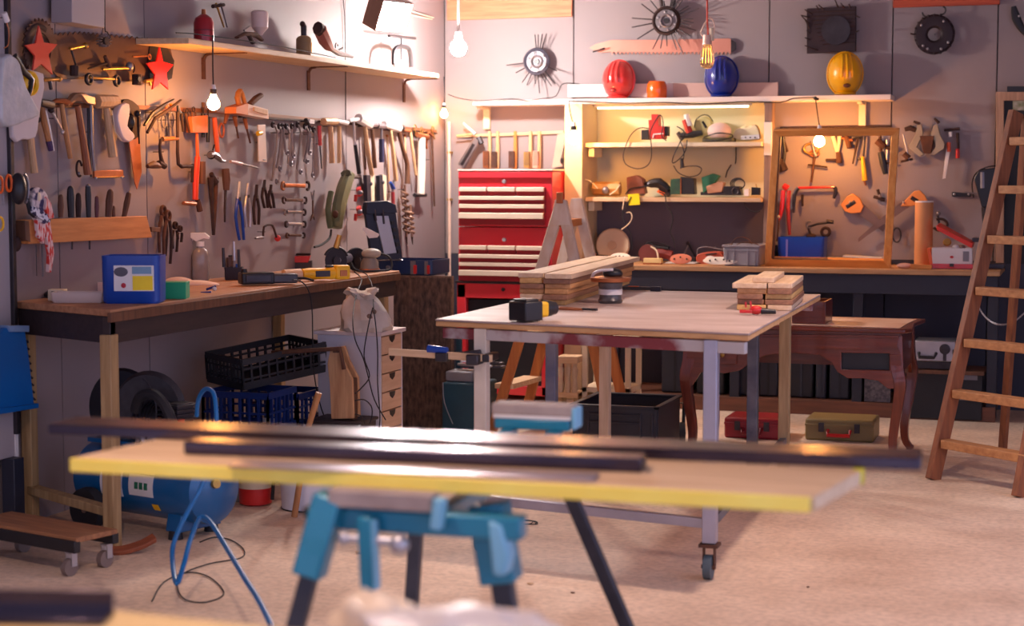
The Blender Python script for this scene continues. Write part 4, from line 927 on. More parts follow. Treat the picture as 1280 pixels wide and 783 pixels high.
# rail tools
L('paint_scraper','wooden scraper with purple tip and white stripe left of the first hammer','scraper',58,150,.045,('handle',WH,st([(52,130),(55,152),(61,176)],[7,8,8])),('tip',mat('purple_dip',(66,42,92),.4),st([(61,176),(64,188)],[9,8])),('edge',WHT,st([(57,138),(62,160),(67,189)],[2,3,3],3,o=3)),g=GT)
L('dark_hammer','dark metal head on top of the purple-tipped scraper','scraper',57,128,.06,('head',STD,st([(50,128),(66,132)],[10,12],8)),g=GT)
L('socket_driver','bright chrome socket driver hanging between scraper and hammer','socket driver',70,148,.05,('shaft',STB,st([(64,138),(78,164)],[3.5,3.5])),('head',STD,dt(64,137,4.5)),('tip',STB,dt(78,165,3)),g=GT)
hammer('L','claw hammer with a slim light handle near the left end of the rail',[(61,130),(70,126),(80,127),(88,129)],[(77,130),(82,165),(88,198)],COP,WH,[3,6,8,8],[6,7,6])
hammer('L','big hammer with a thick reddish-brown handle over the rusty drawer pull',[(83,131),(92,122),(104,122),(117,130)],[(97,132),(104,175),(110,218)],mat('tan_steel',(190,150,114),.45,.6,.2,10),wood('reddish_handle',(176,104,64),(120,66,42)),[6,12,13,7],[8,9,11])
hammer('L','wooden mallet with a broad pale head right of the pry bar',[(121,127),(145,127)],[(133,135),(137,165),(141,196)],WHP,WHP,17,[9,11,12],'wooden_mallet',ht=15)
L('pry_bar','long steel pry bar with dark edge hanging beside the wooden mallet','pry bar',116,165,.05,('shaft',STL,st([(114,130),(115,175),(118,214)],[6,5,5],4)),('claw',STD,st([(101,122),(114,128)],[8,10],5)),('dark_edge',BLK,st([(110,135),(111,180),(114,221)],4,3,o=-2)),g=GT)
L('pale_axe','flat pale axe blade hanging over the rail beside the big hammer','axe head',108,122,.075,('blade',mat('pale_blade',(206,178,150),.4,.6,.1,9),pg([(99,117),(117,122),(117,131),(108,129)],5)),g=GT)
L('drawer_pull','rusty flat drawer pull with two screws under the rail','bracket',135,218,.025,('plate',COP,st([(117,218),(153,217)],[9,9],3,flat=True)),('rim',BRS,st([(118,222),(154,221)],2,4)),('screw',STB,dt(120,223,1.8,o=3)),('screw',STB,dt(152,222,1.8,o=3)))
L('shackle','dark iron shackle hanging at the foot of the big hammer handle','shackle',98,212,.03,('bow',RUD,rg(99,211,6,3,a0=20,a1=300,asp=1.6)),('pin',STL,dt(98,217,2.4)))
L('face_mask','white rubber face mask with dark filter hanging beside the handsaw','mask',155,155,.07,('mask',mat('mask_white',(214,196,196),.6,0,.1,9,bump=.3),pg([(148,131),(158,130),(158,146),(156,158),(163,166),(165,172),(158,178),(150,172),(145,158),(143,145)],9,s=2)),('strap',CRM,st([(140,138),(144,165),(152,176)],1.6)),('filter',BLK,dt(163,152,5,6,8)),g=GT,bev=.006)
L('handsaw','old handsaw with a copper-coloured blade hanging point down','handsaw',165,180,.035,('blade',mat('copper_blade',(184,106,64),.4,.6,.25,9),pg([(160,170),(174,168),(177,215),(171,237),(168,228)],1.4)),('handle',RUD,pg([(150,128),(158,124),(168,130),(173,140),(172,170),(161,172),(166,150),(160,140)],6,s=2)),g=GT)
L('round_file','thin dark round file hanging right of the handsaw','file',173,160,.05,('blade',RUD,st([(173,138),(174,180)],2.2)),('tang',BLK,dt(172,142,4)),g=GT)
L('pruning_shears','grey pruning shears and tin snips hooked over the rail left of the bulb','shears',195,140,.06,('blade',STD,st([(180,157),(190,143),(205,132),(217,124)],[3,7,6,1],4)),('blade',RUD,st([(184,166),(194,148),(210,138),(226,125)],[4,5,5,2],4,o=3)),('handle',ORG,rg(211,137,8,4,a0=10,a1=170)),g=GT)
L('scissors','open scissors with loop handles hanging below the pruning shears','scissors',208,150,.045,('handle',STL,rg(205,152,6,1.8,asp=1.3)),('handle',STL,rg(214,150,6,1.8,asp=1.5)),('blade',STD,st([(209,158),(209,170)],[3,2])),g=GT)
L('brace_drill','old carpenter\'s hand brace with wooden knob hanging left of the orange clamp','hand drill',205,190,.06,('crank',RUD,st([(222,140),(222,172),(223,205),(232,208),(240,208)],[5,4,5,5,5],s=2)),('crank',RUD,st([(203,205),(200,190),(201,175),(208,173)],[7,4,4,3],s=2)),('grip',wood('brace_grip',(196,128,70),(150,90,52),axis=0),st([(203,174),(222,173)],[6,5])),('knob',WHD,st([(184,208),(192,206),(200,208)],[5,10,6],s=2)),('pad',RUD,st([(198,204),(206,208)],8)),g=GT)
L('pliers','dark pliers hanging over the brace at the rail','pliers',224,150,.075,('handle',RUD,st([(222,140),(222,172)],[5,4])),('handle',RUD,st([(227,142),(229,165)],[4,3])),('jaw',STD,st([(222,132),(224,142)],[3,7])),g=GT)
for i,(p0,p1,lb) in enumerate((((232,142),(237,166),'narrow rusty pincers left of the orange wooden block'),((240,140),(242,164),'small rusty tongs behind the orange wooden block'))):
    L('pincers',lb,'pincers',p0[0],p0[1],.05,('handle',RUS,st([p0,p1],[4,3])),('handle',RUS,st([(p0[0]+4,p0[1]),(p1[0]+3,p1[1]-3)],[3,2])),('jaw',RUD,rg(p0[0]+2,p0[1]-3,3,2)),g=GT)
L('sanding_block','square orange-brown wooden block hanging left of the lit bulb','block',246,155,.05,('body',mat('orange_block',(224,130,72),.6,0,.15,8,(184,96,52)),pg([(236,146),(256,144),(256,166),(237,166)],9)),g=GT)
L('orange_clamp','long orange-red clamp hanging down with a dark wooden grip','clamp',247,215,.05,('shaft',ORG,st([(246,166),(247,198)],[4,5])),('body',mat('clamp_orange_red',(226,62,26),.4),st([(247,196),(245,222),(244,250)],[8,11,9],7)),('grip',WHD,st([(253,202),(253,230)],[9,10],9)),('screw',RUS,st([(247,250),(250,264)],[7,8])),('foot_bar',COP,st([(229,254),(244,255)],[5,6])),('jaw',RUD,st([(241,205),(240,228)],4)))
for i,(x,lb) in enumerate(((254,'short black handle hanging just right of the orange wooden block'),(260,'black-handled chisel hanging left of the orange-handled hammer'))):
    L('chisel',lb,'chisel',x,160,.045,('handle',BLK,st([(x,142+i*4),(x,172+i*6)],[6,5])),('blade',RUD,st([(x,134+i*3),(x,143+i*4)],3,1.5)),g=GT)
hammer('L','orange-handled hammer hanging head down under the lit bulb',[(262,194),(266,193),(272,196),(276,201),(281,202)],[(268,147),(270,168),(272,190)],STL,mat('orange_handle',(216,92,40),.4),[8,9,8,5,3],[6,7,6])
L('ball_ended_tool','round dark ball on a stub hanging beside the orange-handled hammer','knob',265,194,.045,('ball',mat('ball_dark',(70,50,60),.25,.3),dt(264,194,5.5)),('stub',STD,st([(266,188),(268,181)],2.5)))
L('snap_hook','copper-orange snap hook hanging from the rail right of the bulb','hook',277,160,.04,('bow',mat('hook_orange',(206,110,72),.4,.5),rg(277,163,6,3,asp=1.4)),('shank',COP,st([(284,142),(281,155)],[7,4])),g=GT)
L('block_plane','wooden bench plane with horn handle resting on the rail','plane',308,135,.09,('body',mat('plane_beech',(230,196,170),.5,0,.1,6),pg([(303,130),(328,137),(329,149),(303,144)],16)),('end_face',mat('plane_orange',(220,130,74),.5,0,.1,6),pg([(288,134),(303,129),(303,144),(288,142)],16)),('horn',WORZ,st([(300,132),(297,122),(300,113),(304,124),(305,131)],[8,8,5,4,6],8,s=2)),('wedge',WHD,st([(312,131),(320,123),(326,119)],[7,8,6],9)),('inset',WHP,pg([(309,134),(326,138),(326,144),(309,139)],2,o=9)),g=GT)
L('wooden_peg','short brown peg standing on the rail just left of the bulb','peg',254,135,.03,('peg',WHD,st([(254,128),(254,140)],5)),g=GT)
for (a,b,lb) in (((295,150),(298,173),'short pointed awl hanging under the wooden bench plane'),((308,153),(313,179),'longer tapered awl hanging under the wooden bench plane')):
    L('awl',lb,'awl',a[0],a[1],.04,('shaft',RUS,st([(a[0],a[1]+6),b],[3,2.5])),('handle',COP,st([(a[0]-2,a[1]-5),(a[0]+.5,a[1]+8)],[6,4])),g=GT)
L('white_ruler','wide pale ruler with a yellow clip hanging left of the ring spanners','ruler',328,178,.04,('blade',mat('ruler_cream',(226,206,190),.5,0,.04,8),pg([(322,156),(331,156),(333,203),(323,202)],1.6)),('clip',YEL,st([(322,167),(327,166)],[7,6],5,o=2)),('tip_marks',STD,st([(329,200),(332,200)],1,1,o=1.4)),g=GT)
# ring spanners group
SPN=[((341,156),(347,166),(342,212),(340,226),(346,229),'longest offset ring spanner, first of the row right of the ruler'),
((349,158),(352,166),(349,190),(346,210),(350,213),'thin offset ring spanner just right of the longest one'),
((353,158),(354,166),(356,180),(357,190),(359,193),'short offset spanner third from the pale ruler'),
((358,158),(362,167),(361,190),(360,205),(364,207),'offset ring spanner fourth from the pale ruler'),
((365,158),(365,168),(366,185),(365,195),(367,197),'short notched spanner in the middle of the spanner row'),
((372,156),(376,166),(373,195),(371,212),(376,217),'long offset ring spanner fifth from the pale ruler'),
((381,158),(386,166),(383,190),(380,202),(384,204),'thick offset ring spanner near the black clip'),
((387,160),(388,168),(387,180),(386,190),(387,193),'short straight spanner hanging behind the thick one'),
((392,162),(394,172),(392,195),(391,218),(391,221),'long straight slim spanner left of the red screwdriver')]
for a,b,c,d,e,lb in SPN:
    T=LW('ring_spanner',lb,'spanner',b[0],b[1],.045,GS)
    T.add('shank',STL,st([a,b,c,d],[3,3,2.6,3],3,s=2)); T.add('ring_end',STL,rg(e[0],e[1]-2,2.6,1.8,3)); T.add('ring_end',STD,rg(a[0],a[1],3,2,3))
T=LW('black_clip','black and white clip sitting on top of the rail above the spanners','clip',386,152,.05); T.add('body',BLK,st([(382,150),(385,155)],[6,5])); T.add('label_tag',WHT,pg([(385,149),(391,150),(391,155),(385,154)],5))
# horizontal spanners column
for i,(y,x0,x1,h,lb) in enumerate(((232,353,384,9,'largest horizontal spanner at the top of the spanner column'),(250,354,381,7,'second horizontal spanner from the top of the column'),(265,356,380,6.5,'third horizontal spanner from the top of the column'),(280,357,380,6.5,'fourth horizontal spanner, with a pale shank'),(294,358,379,5.5,'smallest horizontal spanner at the bottom of the column'))):
    m=[COP,RUS,STL,STB,RUS][i]
    T=LW('open_spanner',lb,'spanner',(x0+x1)/2,y,.03,GS)
    T.add('shank',m,st([(x0+3,y),((x0+x1)/2,y),(x1-3,y+.5)],[h*.6,h*.5,h*.6],2.5))
    T.add('jaw',RUD if i%2 else m,rg(x0+1,y+.5,h*.5,h*.4,3,a0=60,a1=300)); T.add('jaw',RUD,rg(x1+.5,y+.5,h*.55,h*.4,3,a0=-120,a1=120))
L('forked_spanner','thin forked spanner hanging upright right of the spanner column','spanner',391,258,.03,('shank',RUS,st([(391,250),(391,268)],2.4)),('fork',STL,st([(391,250),(389,240)],[3,1.5]),st([(391,250),(393,238)],[3,1.5])),('fork',RUS,st([(391,268),(388,276)],[3,1.5]),st([(391,268),(393,275)],[3,1.5])),g=GS)
# mid tools
L('narrow_chisel','pale narrow chisel pinned horizontally below the plane','chisel',305,206,.03,('handle',mat('pale_pink_handle',(196,160,150),.4),st([(288,202),(302,205)],[4,5])),('blade',STL,st([(302,205),(322,210)],[3,2.5],1.5)))
L('long_pliers','pair of long dark brown tongs hanging closed in the middle of the wall','tongs',265,255,.035,('handle',RUD,st([(263,222),(265,260),(267,294)],[8,5,4],s=2)),('handle',RUS,st([(270,222),(269,260),(267,294)],[7,5,4],s=2)),('jaw',RUD,st([(264,217),(269,228)],[6,11])))
L('rasp','rasp with a thick brown wooden handle hanging point down','rasp',283,245,.035,('handle',WHD,st([(282,211),(283,225),(283,238)],[10,11,8])),('blade',RUD,st([(282,238),(281,262),(281,278)],[6,5,3],2.5)))
PLR=[((298,227),(301,300),262,STB,BLU,7,'pliers with bright blue grips hanging on the left wall'),((309,229),(309,284),0,STB,STB,6,'bare chrome pliers right of the blue-gripped pair'),((320,231),(320,281),0,RUD,RUD,6,'dark iron pliers third in the pliers row'),((330,225),(332,260),0,STD,RUD,5,'small dark long-nosed pliers fourth in the pliers row'),((338,231),(340,260),0,RUD,RUD,5,'smallest dark pliers at the right end of the pliers row')]
for (a,b,cut,m1,m2,w,lb) in PLR:
    x,y0,y1=a[0],a[1],b[1]; yp=y0+(y1-y0)*.3
    T=LW('pliers',lb,'pliers',x,y0,.035,'pliers hung in a row on the left wall')
    T.add('jaws',m1,st([(x+1,y0),(x,yp)],[w*.5,w*1.1],4)); T.add('pivot',STD,dk(x,yp,w*.35,5))
    T.add('handle',m2,st([(x-1,yp),(x-w*.5,y0+(y1-y0)*.6),(x-w*.25+ (b[0]-a[0]),y1)],[w*.6,w*.6,w*.5],4,s=2)); T.add('handle',m2,st([(x+1,yp),(x+w*.65,y0+(y1-y0)*.6),(x+w*.55+(b[0]-a[0]),y1)],[w*.6,w*.6,w*.5],4,s=2))
L('hand_crank','small hand crank with a round red knob on the left wall','crank',332,290,.05,('arm',RUD,st([(329,298),(330,284),(338,281),(342,285),(346,298)],[3,3,3,3,3],s=2)),('grip',RED,dt(347,298,4.2)),('handle_end',STL,st([(319,298),(329,297)],[3,4])))
# pincers cluster
for i,(x,y0,y1,w,lb) in enumerate(((204,262,320,9,'large rusty pincers with a round eye, left of the pincers cluster'),(210,268,330,9,'long rusty blacksmith tongs in the middle of the pincers cluster'),(219,280,315,6,'small dark pincers at the right of the cluster'),(225,284,303,5,'smallest dark pincers at the right edge of the cluster'))):
    T=LW('iron_pincers',lb,'pincers',x,y0,.03+.012*(i%2),'iron pincers hung in a cluster by the chisel rack')
    T.add('head',RUS if i<2 else RUD,rg(x,y0+2,w*.55,w*.45,5,asp=1.2)); T.add('handle',RUS if i<2 else RUD,st([(x-2,y0+8),(x-w*.6,(y0+y1)/2),(x-w*.5,y1-4)],[w*.55,w*.5,w*.35],4,s=2)); T.add('handle',RUD,st([(x+2,y0+8),(x+w*.5,(y0+y1)/2),(x+w*.3,y1)],[w*.55,w*.5,w*.35],4,s=2))
L('hanging_peg','short square wooden peg sticking out at the left of the pincers','peg',192,287,.03,('peg',WHD,st([(187,287),(198,287)],6,6,flat=True)))
# chisel rack
T=LW('chisel_rack','orange-brown wooden board holding chisels on the left wall','tool rack',105,287,.05)
T.add('board',wood('rack_board',(222,148,84),(186,112,56),axis=0),pg([(26,275),(178,270),(185,297),(30,305)],13),bev=.002)
T.add('end_block',WHD,pg([(25,276),(30,276),(32,303),(26,300)],14),bev=.002)
for i,(x,y0,dx,w,m,lb) in enumerate(((76,246,0,8,WHD,'brown-handled chisel at the left end of the rack'),(88,236,1,10,BLK,'tall black-handled chisel second in the rack'),(98,244,0,8,RUD,'dark brown chisel third in the rack'),(110,233,1,8,BLK,'tallest slim dark chisel with a metal cap in the rack'),(121,247,0,6,mat('maroon_handle',(96,40,44),.4),'short maroon-handled screwdriver in the middle of the rack'),(138,240,-3,10,WHD,'wide-topped brown chisel right of the maroon screwdriver'),(142,259,0,5,WHD,'tiny short brown handle low in the rack'),(161,242,-6,8,WHD,'leaning brown chisel with a metal ring at the right end'))):
    T=LW('chisel',lb,'chisel',x,y0,.06,'chisels standing in the wall rack')
    T.add('handle',m,st([(x,y0),(x+dx*.4,y0+12),(x+dx,272)],[w*.8,w,w*.75],s=2)); T.add('ferrule',STL if i in(3,7) else m,dt(x,y0,w*.36)); 
    if i in(1,3): T.add('blade',STD,st([(x+2,300),(x+2,312)],[4,3],2))
T=LW('saw_file','thin grey file hanging below the left end of the chisel rack','file',53,320,.02); T.add('blade',GRY,st([(53,306),(54,346)],[3,2],1.5,flat=True)); T.add('tang',STD,st([(45,306),(46,345)],[1.5,1],1))
T=LW('iron_pulley','rusty iron pulley lump under the left end of the rack','pulley',20,305,.04); T.add('body',RUD,dt(20,305,8,6,10)); T.add('hook',RUS,st([(14,296),(18,318)],3))
# star-spangled cloth, orange scissors, ear muffs
T=LW('patterned_glove','red, white and blue patterned cloth glove hanging by the chisel rack','glove',50,270,.1)
GLV=mat('glove_pattern',(222,206,204),.8,0,.1,26,(60,54,92),.2,None,2,.9); GLR=mat('glove_red',(214,58,48),.8,0,.1,30,(232,200,196),0,(4,1,1),1,.9)
T.add('cuff',GLV,pg([(40,236),(48,235),(56,244),(60,262),(60,276),(52,280),(43,274),(38,256)],9,s=2),bev=.006); T.add('red_panel',GLR,pg([(52,246),(57,254),(61,272),(55,274),(50,260)],4,o=6)); T.add('hanging_strip',GLR,pg([(44,274),(60,272),(64,300),(66,318),(62,341),(59,340),(60,318),(55,290),(53,305),(46,296)],5),bev=.002)
T.add('blue_panel',mat('glove_navy',(44,44,84),.8,0,.2,60,(220,220,230),0,None,1,.95),pg([(35,258),(44,262),(58,272),(57,278),(45,274),(36,266)],4,o=5))
T=LW('orange_scissors','orange-handled scissors hanging on the grey panel at the left edge','scissors',7,232,.09); T.add('handle',ORG,rg(11,229,6,3.4,asp=1.7)); T.add('handle',ORG,rg(0,231,6,3.4,asp=1.7)); T.add('blade',STL,st([(5,244),(4,256)],[4,1],2))
T=LW('ear_defenders','black ear defenders with a pale inner rim hanging at the left','ear defenders',25,238,.1); T.add('ear_cup',BLK,dt(23,236,11,10,20)); T.add('inner_rim',STL,rg(30,236,9,4,4,a0=-80,a1=80,asp=2)); T.add('headband',BLR,st([(34,248),(38,266),(46,272)],[5,6,5],s=2)); T.add('ear_cup',CRM,dt(45,246,6,6,10))
T=LW('yellow_hook','small yellow loop handle at the left edge below the scissors','hook',2,280,.09); solo(T,YEL,rg(0,280,7,3,asp=1.2))
# blue bracket on the panel
T=LW('blue_clamp_rack','big blue tapering metal bracket hanging on the grey panel at the left edge','bracket',20,462,.115)
BB=mat('bracket_blue',(10,96,170),.4,.1,.1,4)
T.add('plate',BB,pg([(3,410),(28,410),(34,452),(40,507),(-30,516),(-12,430)],7),bev=.003); T.add('top_lip',mat('lip_pale_blue',(120,150,190),.4),pg([(4,407),(31,407),(31,415),(8,415)],14),bev=.002); T.add('bottom_lip',BB,pg([(-20,513),(42,504),(42,510),(-20,520)],16),bev=.002); T.add('toothed_edge',STD,*[st([(31+i*1.15,425+i*9),(35+i*1.1,428+i*9)],3) for i in range(9)])
# ---- second half of rail
L('screwdriver','red-handled screwdriver hanging right of the spanners','screwdriver',400,180,.045,('handle',RED,st([(399,157),(400,182)],[5,5])),('shaft',STD,st([(400,182),(402,211)],[2.4,1.6])),g=GT)
hammer('L','square-headed pale wooden mallet, left of the wall cable',[(404,152),(420,152)],[(413,158),(414,180),(415,204)],WHP,WHP,9,[6,6.5,7],'wooden_mallet',ht=10)
hammer('L','pale wooden hammer hanging just left of the wall cable',[(420,151),(434,154)],[(424,158),(424,182),(424,204)],WHT,WHP,[4,6],[5,5.5,5])
hammer('L','hammer with a chrome shaft and black rubber grip',[(437,151),(449,149)],[(442,153),(443,166),(444,182)],WHT,STB,[4,6],[3,3.2],grip=(BLR,[(444,181),(449,217)],[4.5,5.5]))
hammer('L','club hammer with a white head and a long wooden handle',[(448,148),(462,156)],[(456,158),(460,190),(465,219)],mat('white_head',(230,222,216),.5),WHP,[12,12],[5,6,6])
hammer('L','slim brown-handled hammer right of the club hammer',[(461,156),(471,156)],[(465,162),(467,185),(469,210)],STL,WHD,[7,6],[4,5,5])
hammer('L','short hammer with a dark blue grip in the middle of the row',[(471,157),(482,158)],[(477,160),(477,175)],STL,STL,[8,6],[3,3],grip=(mat('grip_navy',(52,52,86),.5),[(477,174),(477,203)],[7,7]))
hammer('L','long pale-handled axe with a white head',[(480,155),(498,160)],[(488,163),(492,195),(495,226)],mat('white_axe',(232,224,220),.4),WHP,[8,12],[4.5,5.5,6],'hand_axe')
hammer('L','dark-stained hatchet with a curved handle ending by the drill bits',[(495,158),(503,160)],[(498,160),(503,185),(509,205),(509,230)],STD,WHD,[8,8],[6,5,6,7],'hatchet')
hammer('L','long thin pale wooden rod hanging right of the hatchet',[(505,163),(513,164)],[(513,165),(516,190),(520,219)],COP,WHP,[3,4],[4,4,4])
L('cardboard_tube','long white tube capped with a metal ring, hung near the corner','tube',526,205,.05,('tube',mat('tube_white',(240,226,210),.6,0,.04,6),st([(527,172),(527,205),(526,243)],[10,10,10],s=2)),('top_wrap',COP,st([(521,168),(534,172)],[6,8])),('bottom_cap',STD,st([(518,244),(532,244)],[5,5])),('wire_hook',BRS,rg(527,163,4,1.4)),g=GT)
L('walking_stick','thin dark crook-handled stick hanging near the corner','stick',537,200,.04,('shaft',RUS,st([(540,168),(541,200),(543,258)],[3,3,2.5],s=2)),('crook',COP,st([(540,170),(535,166),(533,178),(534,186)],[3.5,3,2.5,2],s=3)),g=GT)
for (x,y0,y1,lb) in ((455,160,212,'thin brown stick hanging behind the club hammer'),(484,170,228,'slim light stick hanging left of the white axe'),(506,170,222,'narrow pale slat hanging behind the hatchet'),(531,165,186,'short wire hook hanging beside the white tube')):
    L('wooden_stick',lb,'stick',x,y0,.025,('rod',WHP if x in(484,506) else WHD,st([(x,y0),(x+2,y1)],[3.4,3],2.5)),('peg_end',COP,dt(x,y0,2)),g=GT)
# clamps, nippers etc at far right of the rail
for i,(x,y,lb) in enumerate(((519,160,'small brass wire tangle on the rail above the white tube'),(541,162,'tiny brass hook at the right end of the rail'))):
    L('brass_hook',lb,'hook',x,y,.04,('loop',BRS,rg(x,y,4,1.4,a0=0,a1=270)),('shank',BRS,st([(x,y+4),(x+2,y+12)],1.5)),g=GT)
# drill hanging
L('hanging_drill','old green electric drill hanging nose up with a black cord','drill',430,255,.1,('motor_body',mat('drill_green',(140,140,96),.5,.1,.2,8,(108,112,84)),st([(436,218),(430,235),(424,258),(420,285)],[15,22,21,11],17,s=3)),('nose',mat('drill_dark_green',(90,94,78),.4,.3),st([(432,216),(436,226)],[12,16],14)),('body_edge',mat('drill_side_green',(96,108,78),.5,.1,.2,8),st([(414,240),(410,262),(413,285)],[7,6,6],8,s=2)),('chuck',STD,st([(436,222),(449,222)],[4,3])),('trigger',RUS,dt(419,268,3,4,5,o=6)),('cord',BLR,st([(414,287),(412,298),(402,306),(393,309)],[3,3,3,3],s=3)))  # darker left piece is the edge of the drill body
for i,(y,lb) in enumerate(((238,'upper small red clamp hanging right of the green drill'),(262,'lower small red clamp hanging right of the green drill'))):
    L('red_clamp',lb,'clamp',449,y,.06,('jaw',RED,st([(448,y-3),(450,y+6)],[9,10],6)),('pad',STL,dt(450,y+3,3,4,3,o=4)),('arm',RED,st([(445,y+6),(444,y+14)],[5,4])),g='small red clamps by the green drill')
L('spirit_level','pale spirit level with holes hanging left of the open case','spirit level',463,235,.04,('body',CRM,pg([(461,219),(466,219),(466,252),(462,252)],5)),('back_edge',NAV,pg([(456,219),(461,219),(462,252),(457,252)],5)),('vial',STL,dt(464,230,1.8,2,2.4,o=3)))
L('spirit_level','dark spirit level with a pale front hanging right of the pale one','spirit level',479,235,.04,('body',CRM,pg([(476,218),(481,220),(481,252),(478,252)],5)),('back_edge',NAV,pg([(472,220),(476,219),(478,256),(473,256)],5)),('vial',STL,dt(479,228,1.8,2,2.4,o=3)))
L('adjustable_wrench','blue and red handled long wrench hanging right of the levels','wrench',492,240,.04,('shaft',STL,st([(493,226),(491,240)],[5,4])),('grip',mat('wrench_red',(150,44,50),.4),st([(491,240),(492,265)],[5,5])),('head',BLU,st([(488,228),(492,236)],[4,6])))
def screwbit(x,y0,y1,r,turn,m,lab):
    T=LW('auger_bit',lab,'drill bit',x,y0,.05,'rusty auger bits hung near the corner')
    def f(bm,TT):
        K=TT.k; a=TT.p(x,y0); b=TT.p(x+2,y1); n=turn*10; P=[]
        for i in range(n+1):
            t=i/n; c=a+(b-a)*t; P.append(c+Vector((math.cos(2*PI*turn*t),math.sin(2*PI*turn*t),0))*r*K)
        _sweep(bm,P,[2.6*K]*len(P),[2.6*K]*len(P),None,6)
    T.add('spiral',m,f); T.add('core',m,st([(x,y0-6),(x+2,y1+4)],[3,3])); T.add('tip',RUD,st([(x+2,y1+4),(x+3,y1+14)],[3,.8]))
screwbit(506,237,292,4,7,mat('bit_rusty',(150,116,96),.6,.5,.3,14,(96,66,56)),'long rusty auger bit with wide spirals')
screwbit(513,262,292,3.2,5,mat('bit_brown',(176,140,120),.5,.5,.3,14),'shorter auger bit right of the long rusty one')
L('cloth_scrap','small pale scrap on a nail above the bench near the drill cord','tag',381,330,.02,('tag',CRM,dt(381,331,2)))
# ================================================================ UPPER SHELF on the left wall
DS=.26
a_=onx(229,50,DS); b_=onx(549,95,DS); zsh=(a_.z+b_.z)/2
T=Th('tool_shelf','long pale wooden shelf high on the left wall holding spray guns','shelf',(0,a_.y,zsh),PI/2)
Ls=b_.y-a_.y; dz=b_.z-a_.z
T.add('board',WPX,hexa([Vector((0,-.002,-dz/2-.014)),Vector((Ls,-.002,dz/2-.014)),Vector((Ls,-DS,dz/2-.014)),Vector((0.05,-DS,-dz/2-.014))],[Vector((0,-.002,-dz/2+.014)),Vector((Ls,-.002,dz/2+.014)),Vector((Ls,-DS,dz/2+.014)),Vector((0.05,-DS,-dz/2+.014))]),bev=.003)
def shz(y): return zsh+dz*((y-a_.y)/Ls-.5)+.014
for px,py in((258,75),(389,95),(508,112)):
    q=onx(px,py,.02); z1_=shz(q.y)-.03; y_=q.y-a_.y
    zlo=onx(px,{258:99,389:113,508:128}[px],.02).z
    T.add('bracket',RUS,bar((y_,-.004,zlo-zsh),(y_,-.004,z1_-zsh-.02),.035,.006,U=(0,1,0)),tube([(y_,-.006,z1_-zsh-.03),(y_,-.02,z1_-zsh-.006),(y_,-.05,z1_-zsh)],.008,6,s=3),bar((y_,-.04,z1_-zsh),(y_,-DS+.02,z1_-zsh),.03,.006),bev=.001)
def LS(name,label,cat,px,py,x=.13,g=None):   # thing standing on the upper shelf at pixel column px
    q=onx(px,py,x); q.z=shz(q.y)
    T=Th(name,label,cat,q,PI/2,g,('L',0,x)); T.k=(q-CAM).dot(FW)/F; return T
T=LS('gas_bottle','red metal gas bottle with a valve standing at the left end of the upper shelf','bottle',255,44)
k=T.k
T.add('body',mat('bottle_red',(176,30,40),.3,.1,.08,6,coat=.4),lathe([(.03,0),(12*k,2*k),(12.5*k,8*k),(12.5*k,26*k),(10.5*k,32*k),(5*k,36*k),(.01,37*k)],n=28)); T.add('seam',mat('seam_red',(140,26,36),.4),lathe([(12.6*k,16*k),(12.9*k,17*k),(12.6*k,18*k)],n=28))
T.add('valve',COP,cyl((0,0,36*k),(0,0,43*k),3*k,2.4*k))
T=LS('caliper','steel caliper leaning behind the red gas bottle','caliper',278,36,.05)
T.add('leg',BRS,st([(270,4),(280,34)],[3,2])); T.add('leg',STL,st([(276,4),(284,34)],[3,2])); T.add('head',RUD,st([(266,8),(280,6)],[5,4]))
T=LS('spray_gun','spray gun with a big white paint cup on top, on the upper shelf','spray gun',318,52)
T.add('paint_cup',mat('cup_white',(232,206,194),.4,0,.04,5),lathe([(3*k,0),(5*k,3*k),(11*k,10*k),(11.5*k,28*k),(10.5*k,31*k),(8*k,32*k)],o=(T.p(325,44).x,0,T.p(325,44).z),n=24))
T.add('gun_body',RUS,st([(296,47),(306,42),(320,44),(327,50)],[3,5,7,4],7)); T.add('grip',RUD,st([(310,42),(316,54)],[6,5],6)); T.add('trigger',STL,st([(305,38),(312,33)],[3,2],3))
T=LS('paint_sprayer','old metal paint sprayer bottle on the middle of the upper shelf','sprayer',380,62)
T.add('bottle',mat('sprayer_tin',(138,122,110),.5,.4,.2,12,(176,140,84)),lathe([(9*k,0),(11*k,1*k),(11*k,26*k),(9*k,29*k),(5*k,31*k)],n=20)); T.add('neck',STD,lathe([(4*k,30*k),(4.5*k,44*k),(3*k,47*k)],n=14)); T.add('knob',RUD,ball(-4*k,0,47*k,4*k)); T.add('nozzle',STL,cyl((0,0,42*k),(7*k,0,40*k),2.4*k)); T.add('rust_patch',BRS,box(4*k,-10*k,14*k,5*k,3*k,16*k),bev=.002)
T=LS('spray_gun','tilted spray gun with a reddish-brown cup near the right of the upper shelf','spray gun',415,68)
T.add('paint_cup',mat('cup_redbrown',(162,92,82),.5,0,.1,6),st([(400,37),(406,50),(411,58),(415,62)],[17,17,13,5])); T.add('cup_lid',RUD,st([(397,35),(402,39)],[17,18],14)); T.add('gun_body',STL,st([(413,60),(422,66),(440,71)],[7,8,4],7)); T.add('hook',STL,rg(421,58,4,2,a0=0,a1=250)); T.add('trigger',STD,st([(420,64),(428,60)],[2,3]))
T=LS('gear_puller','grey two-armed puller with a T handle at the right of the upper shelf','puller',502,83)
T.add('arm',STD,st([(492,81),(492,68),(495,60),(502,58)],[6,6,6,6],s=3)); T.add('arm',STD,st([(514,84),(513,68),(510,60),(502,58)],[6,6,6,6],s=3)); T.add('screw',STD,st([(502,46),(502,75)],[3,3])); T.add('t_handle',STD,st([(486,45),(519,48)],[3.5,3.5]))
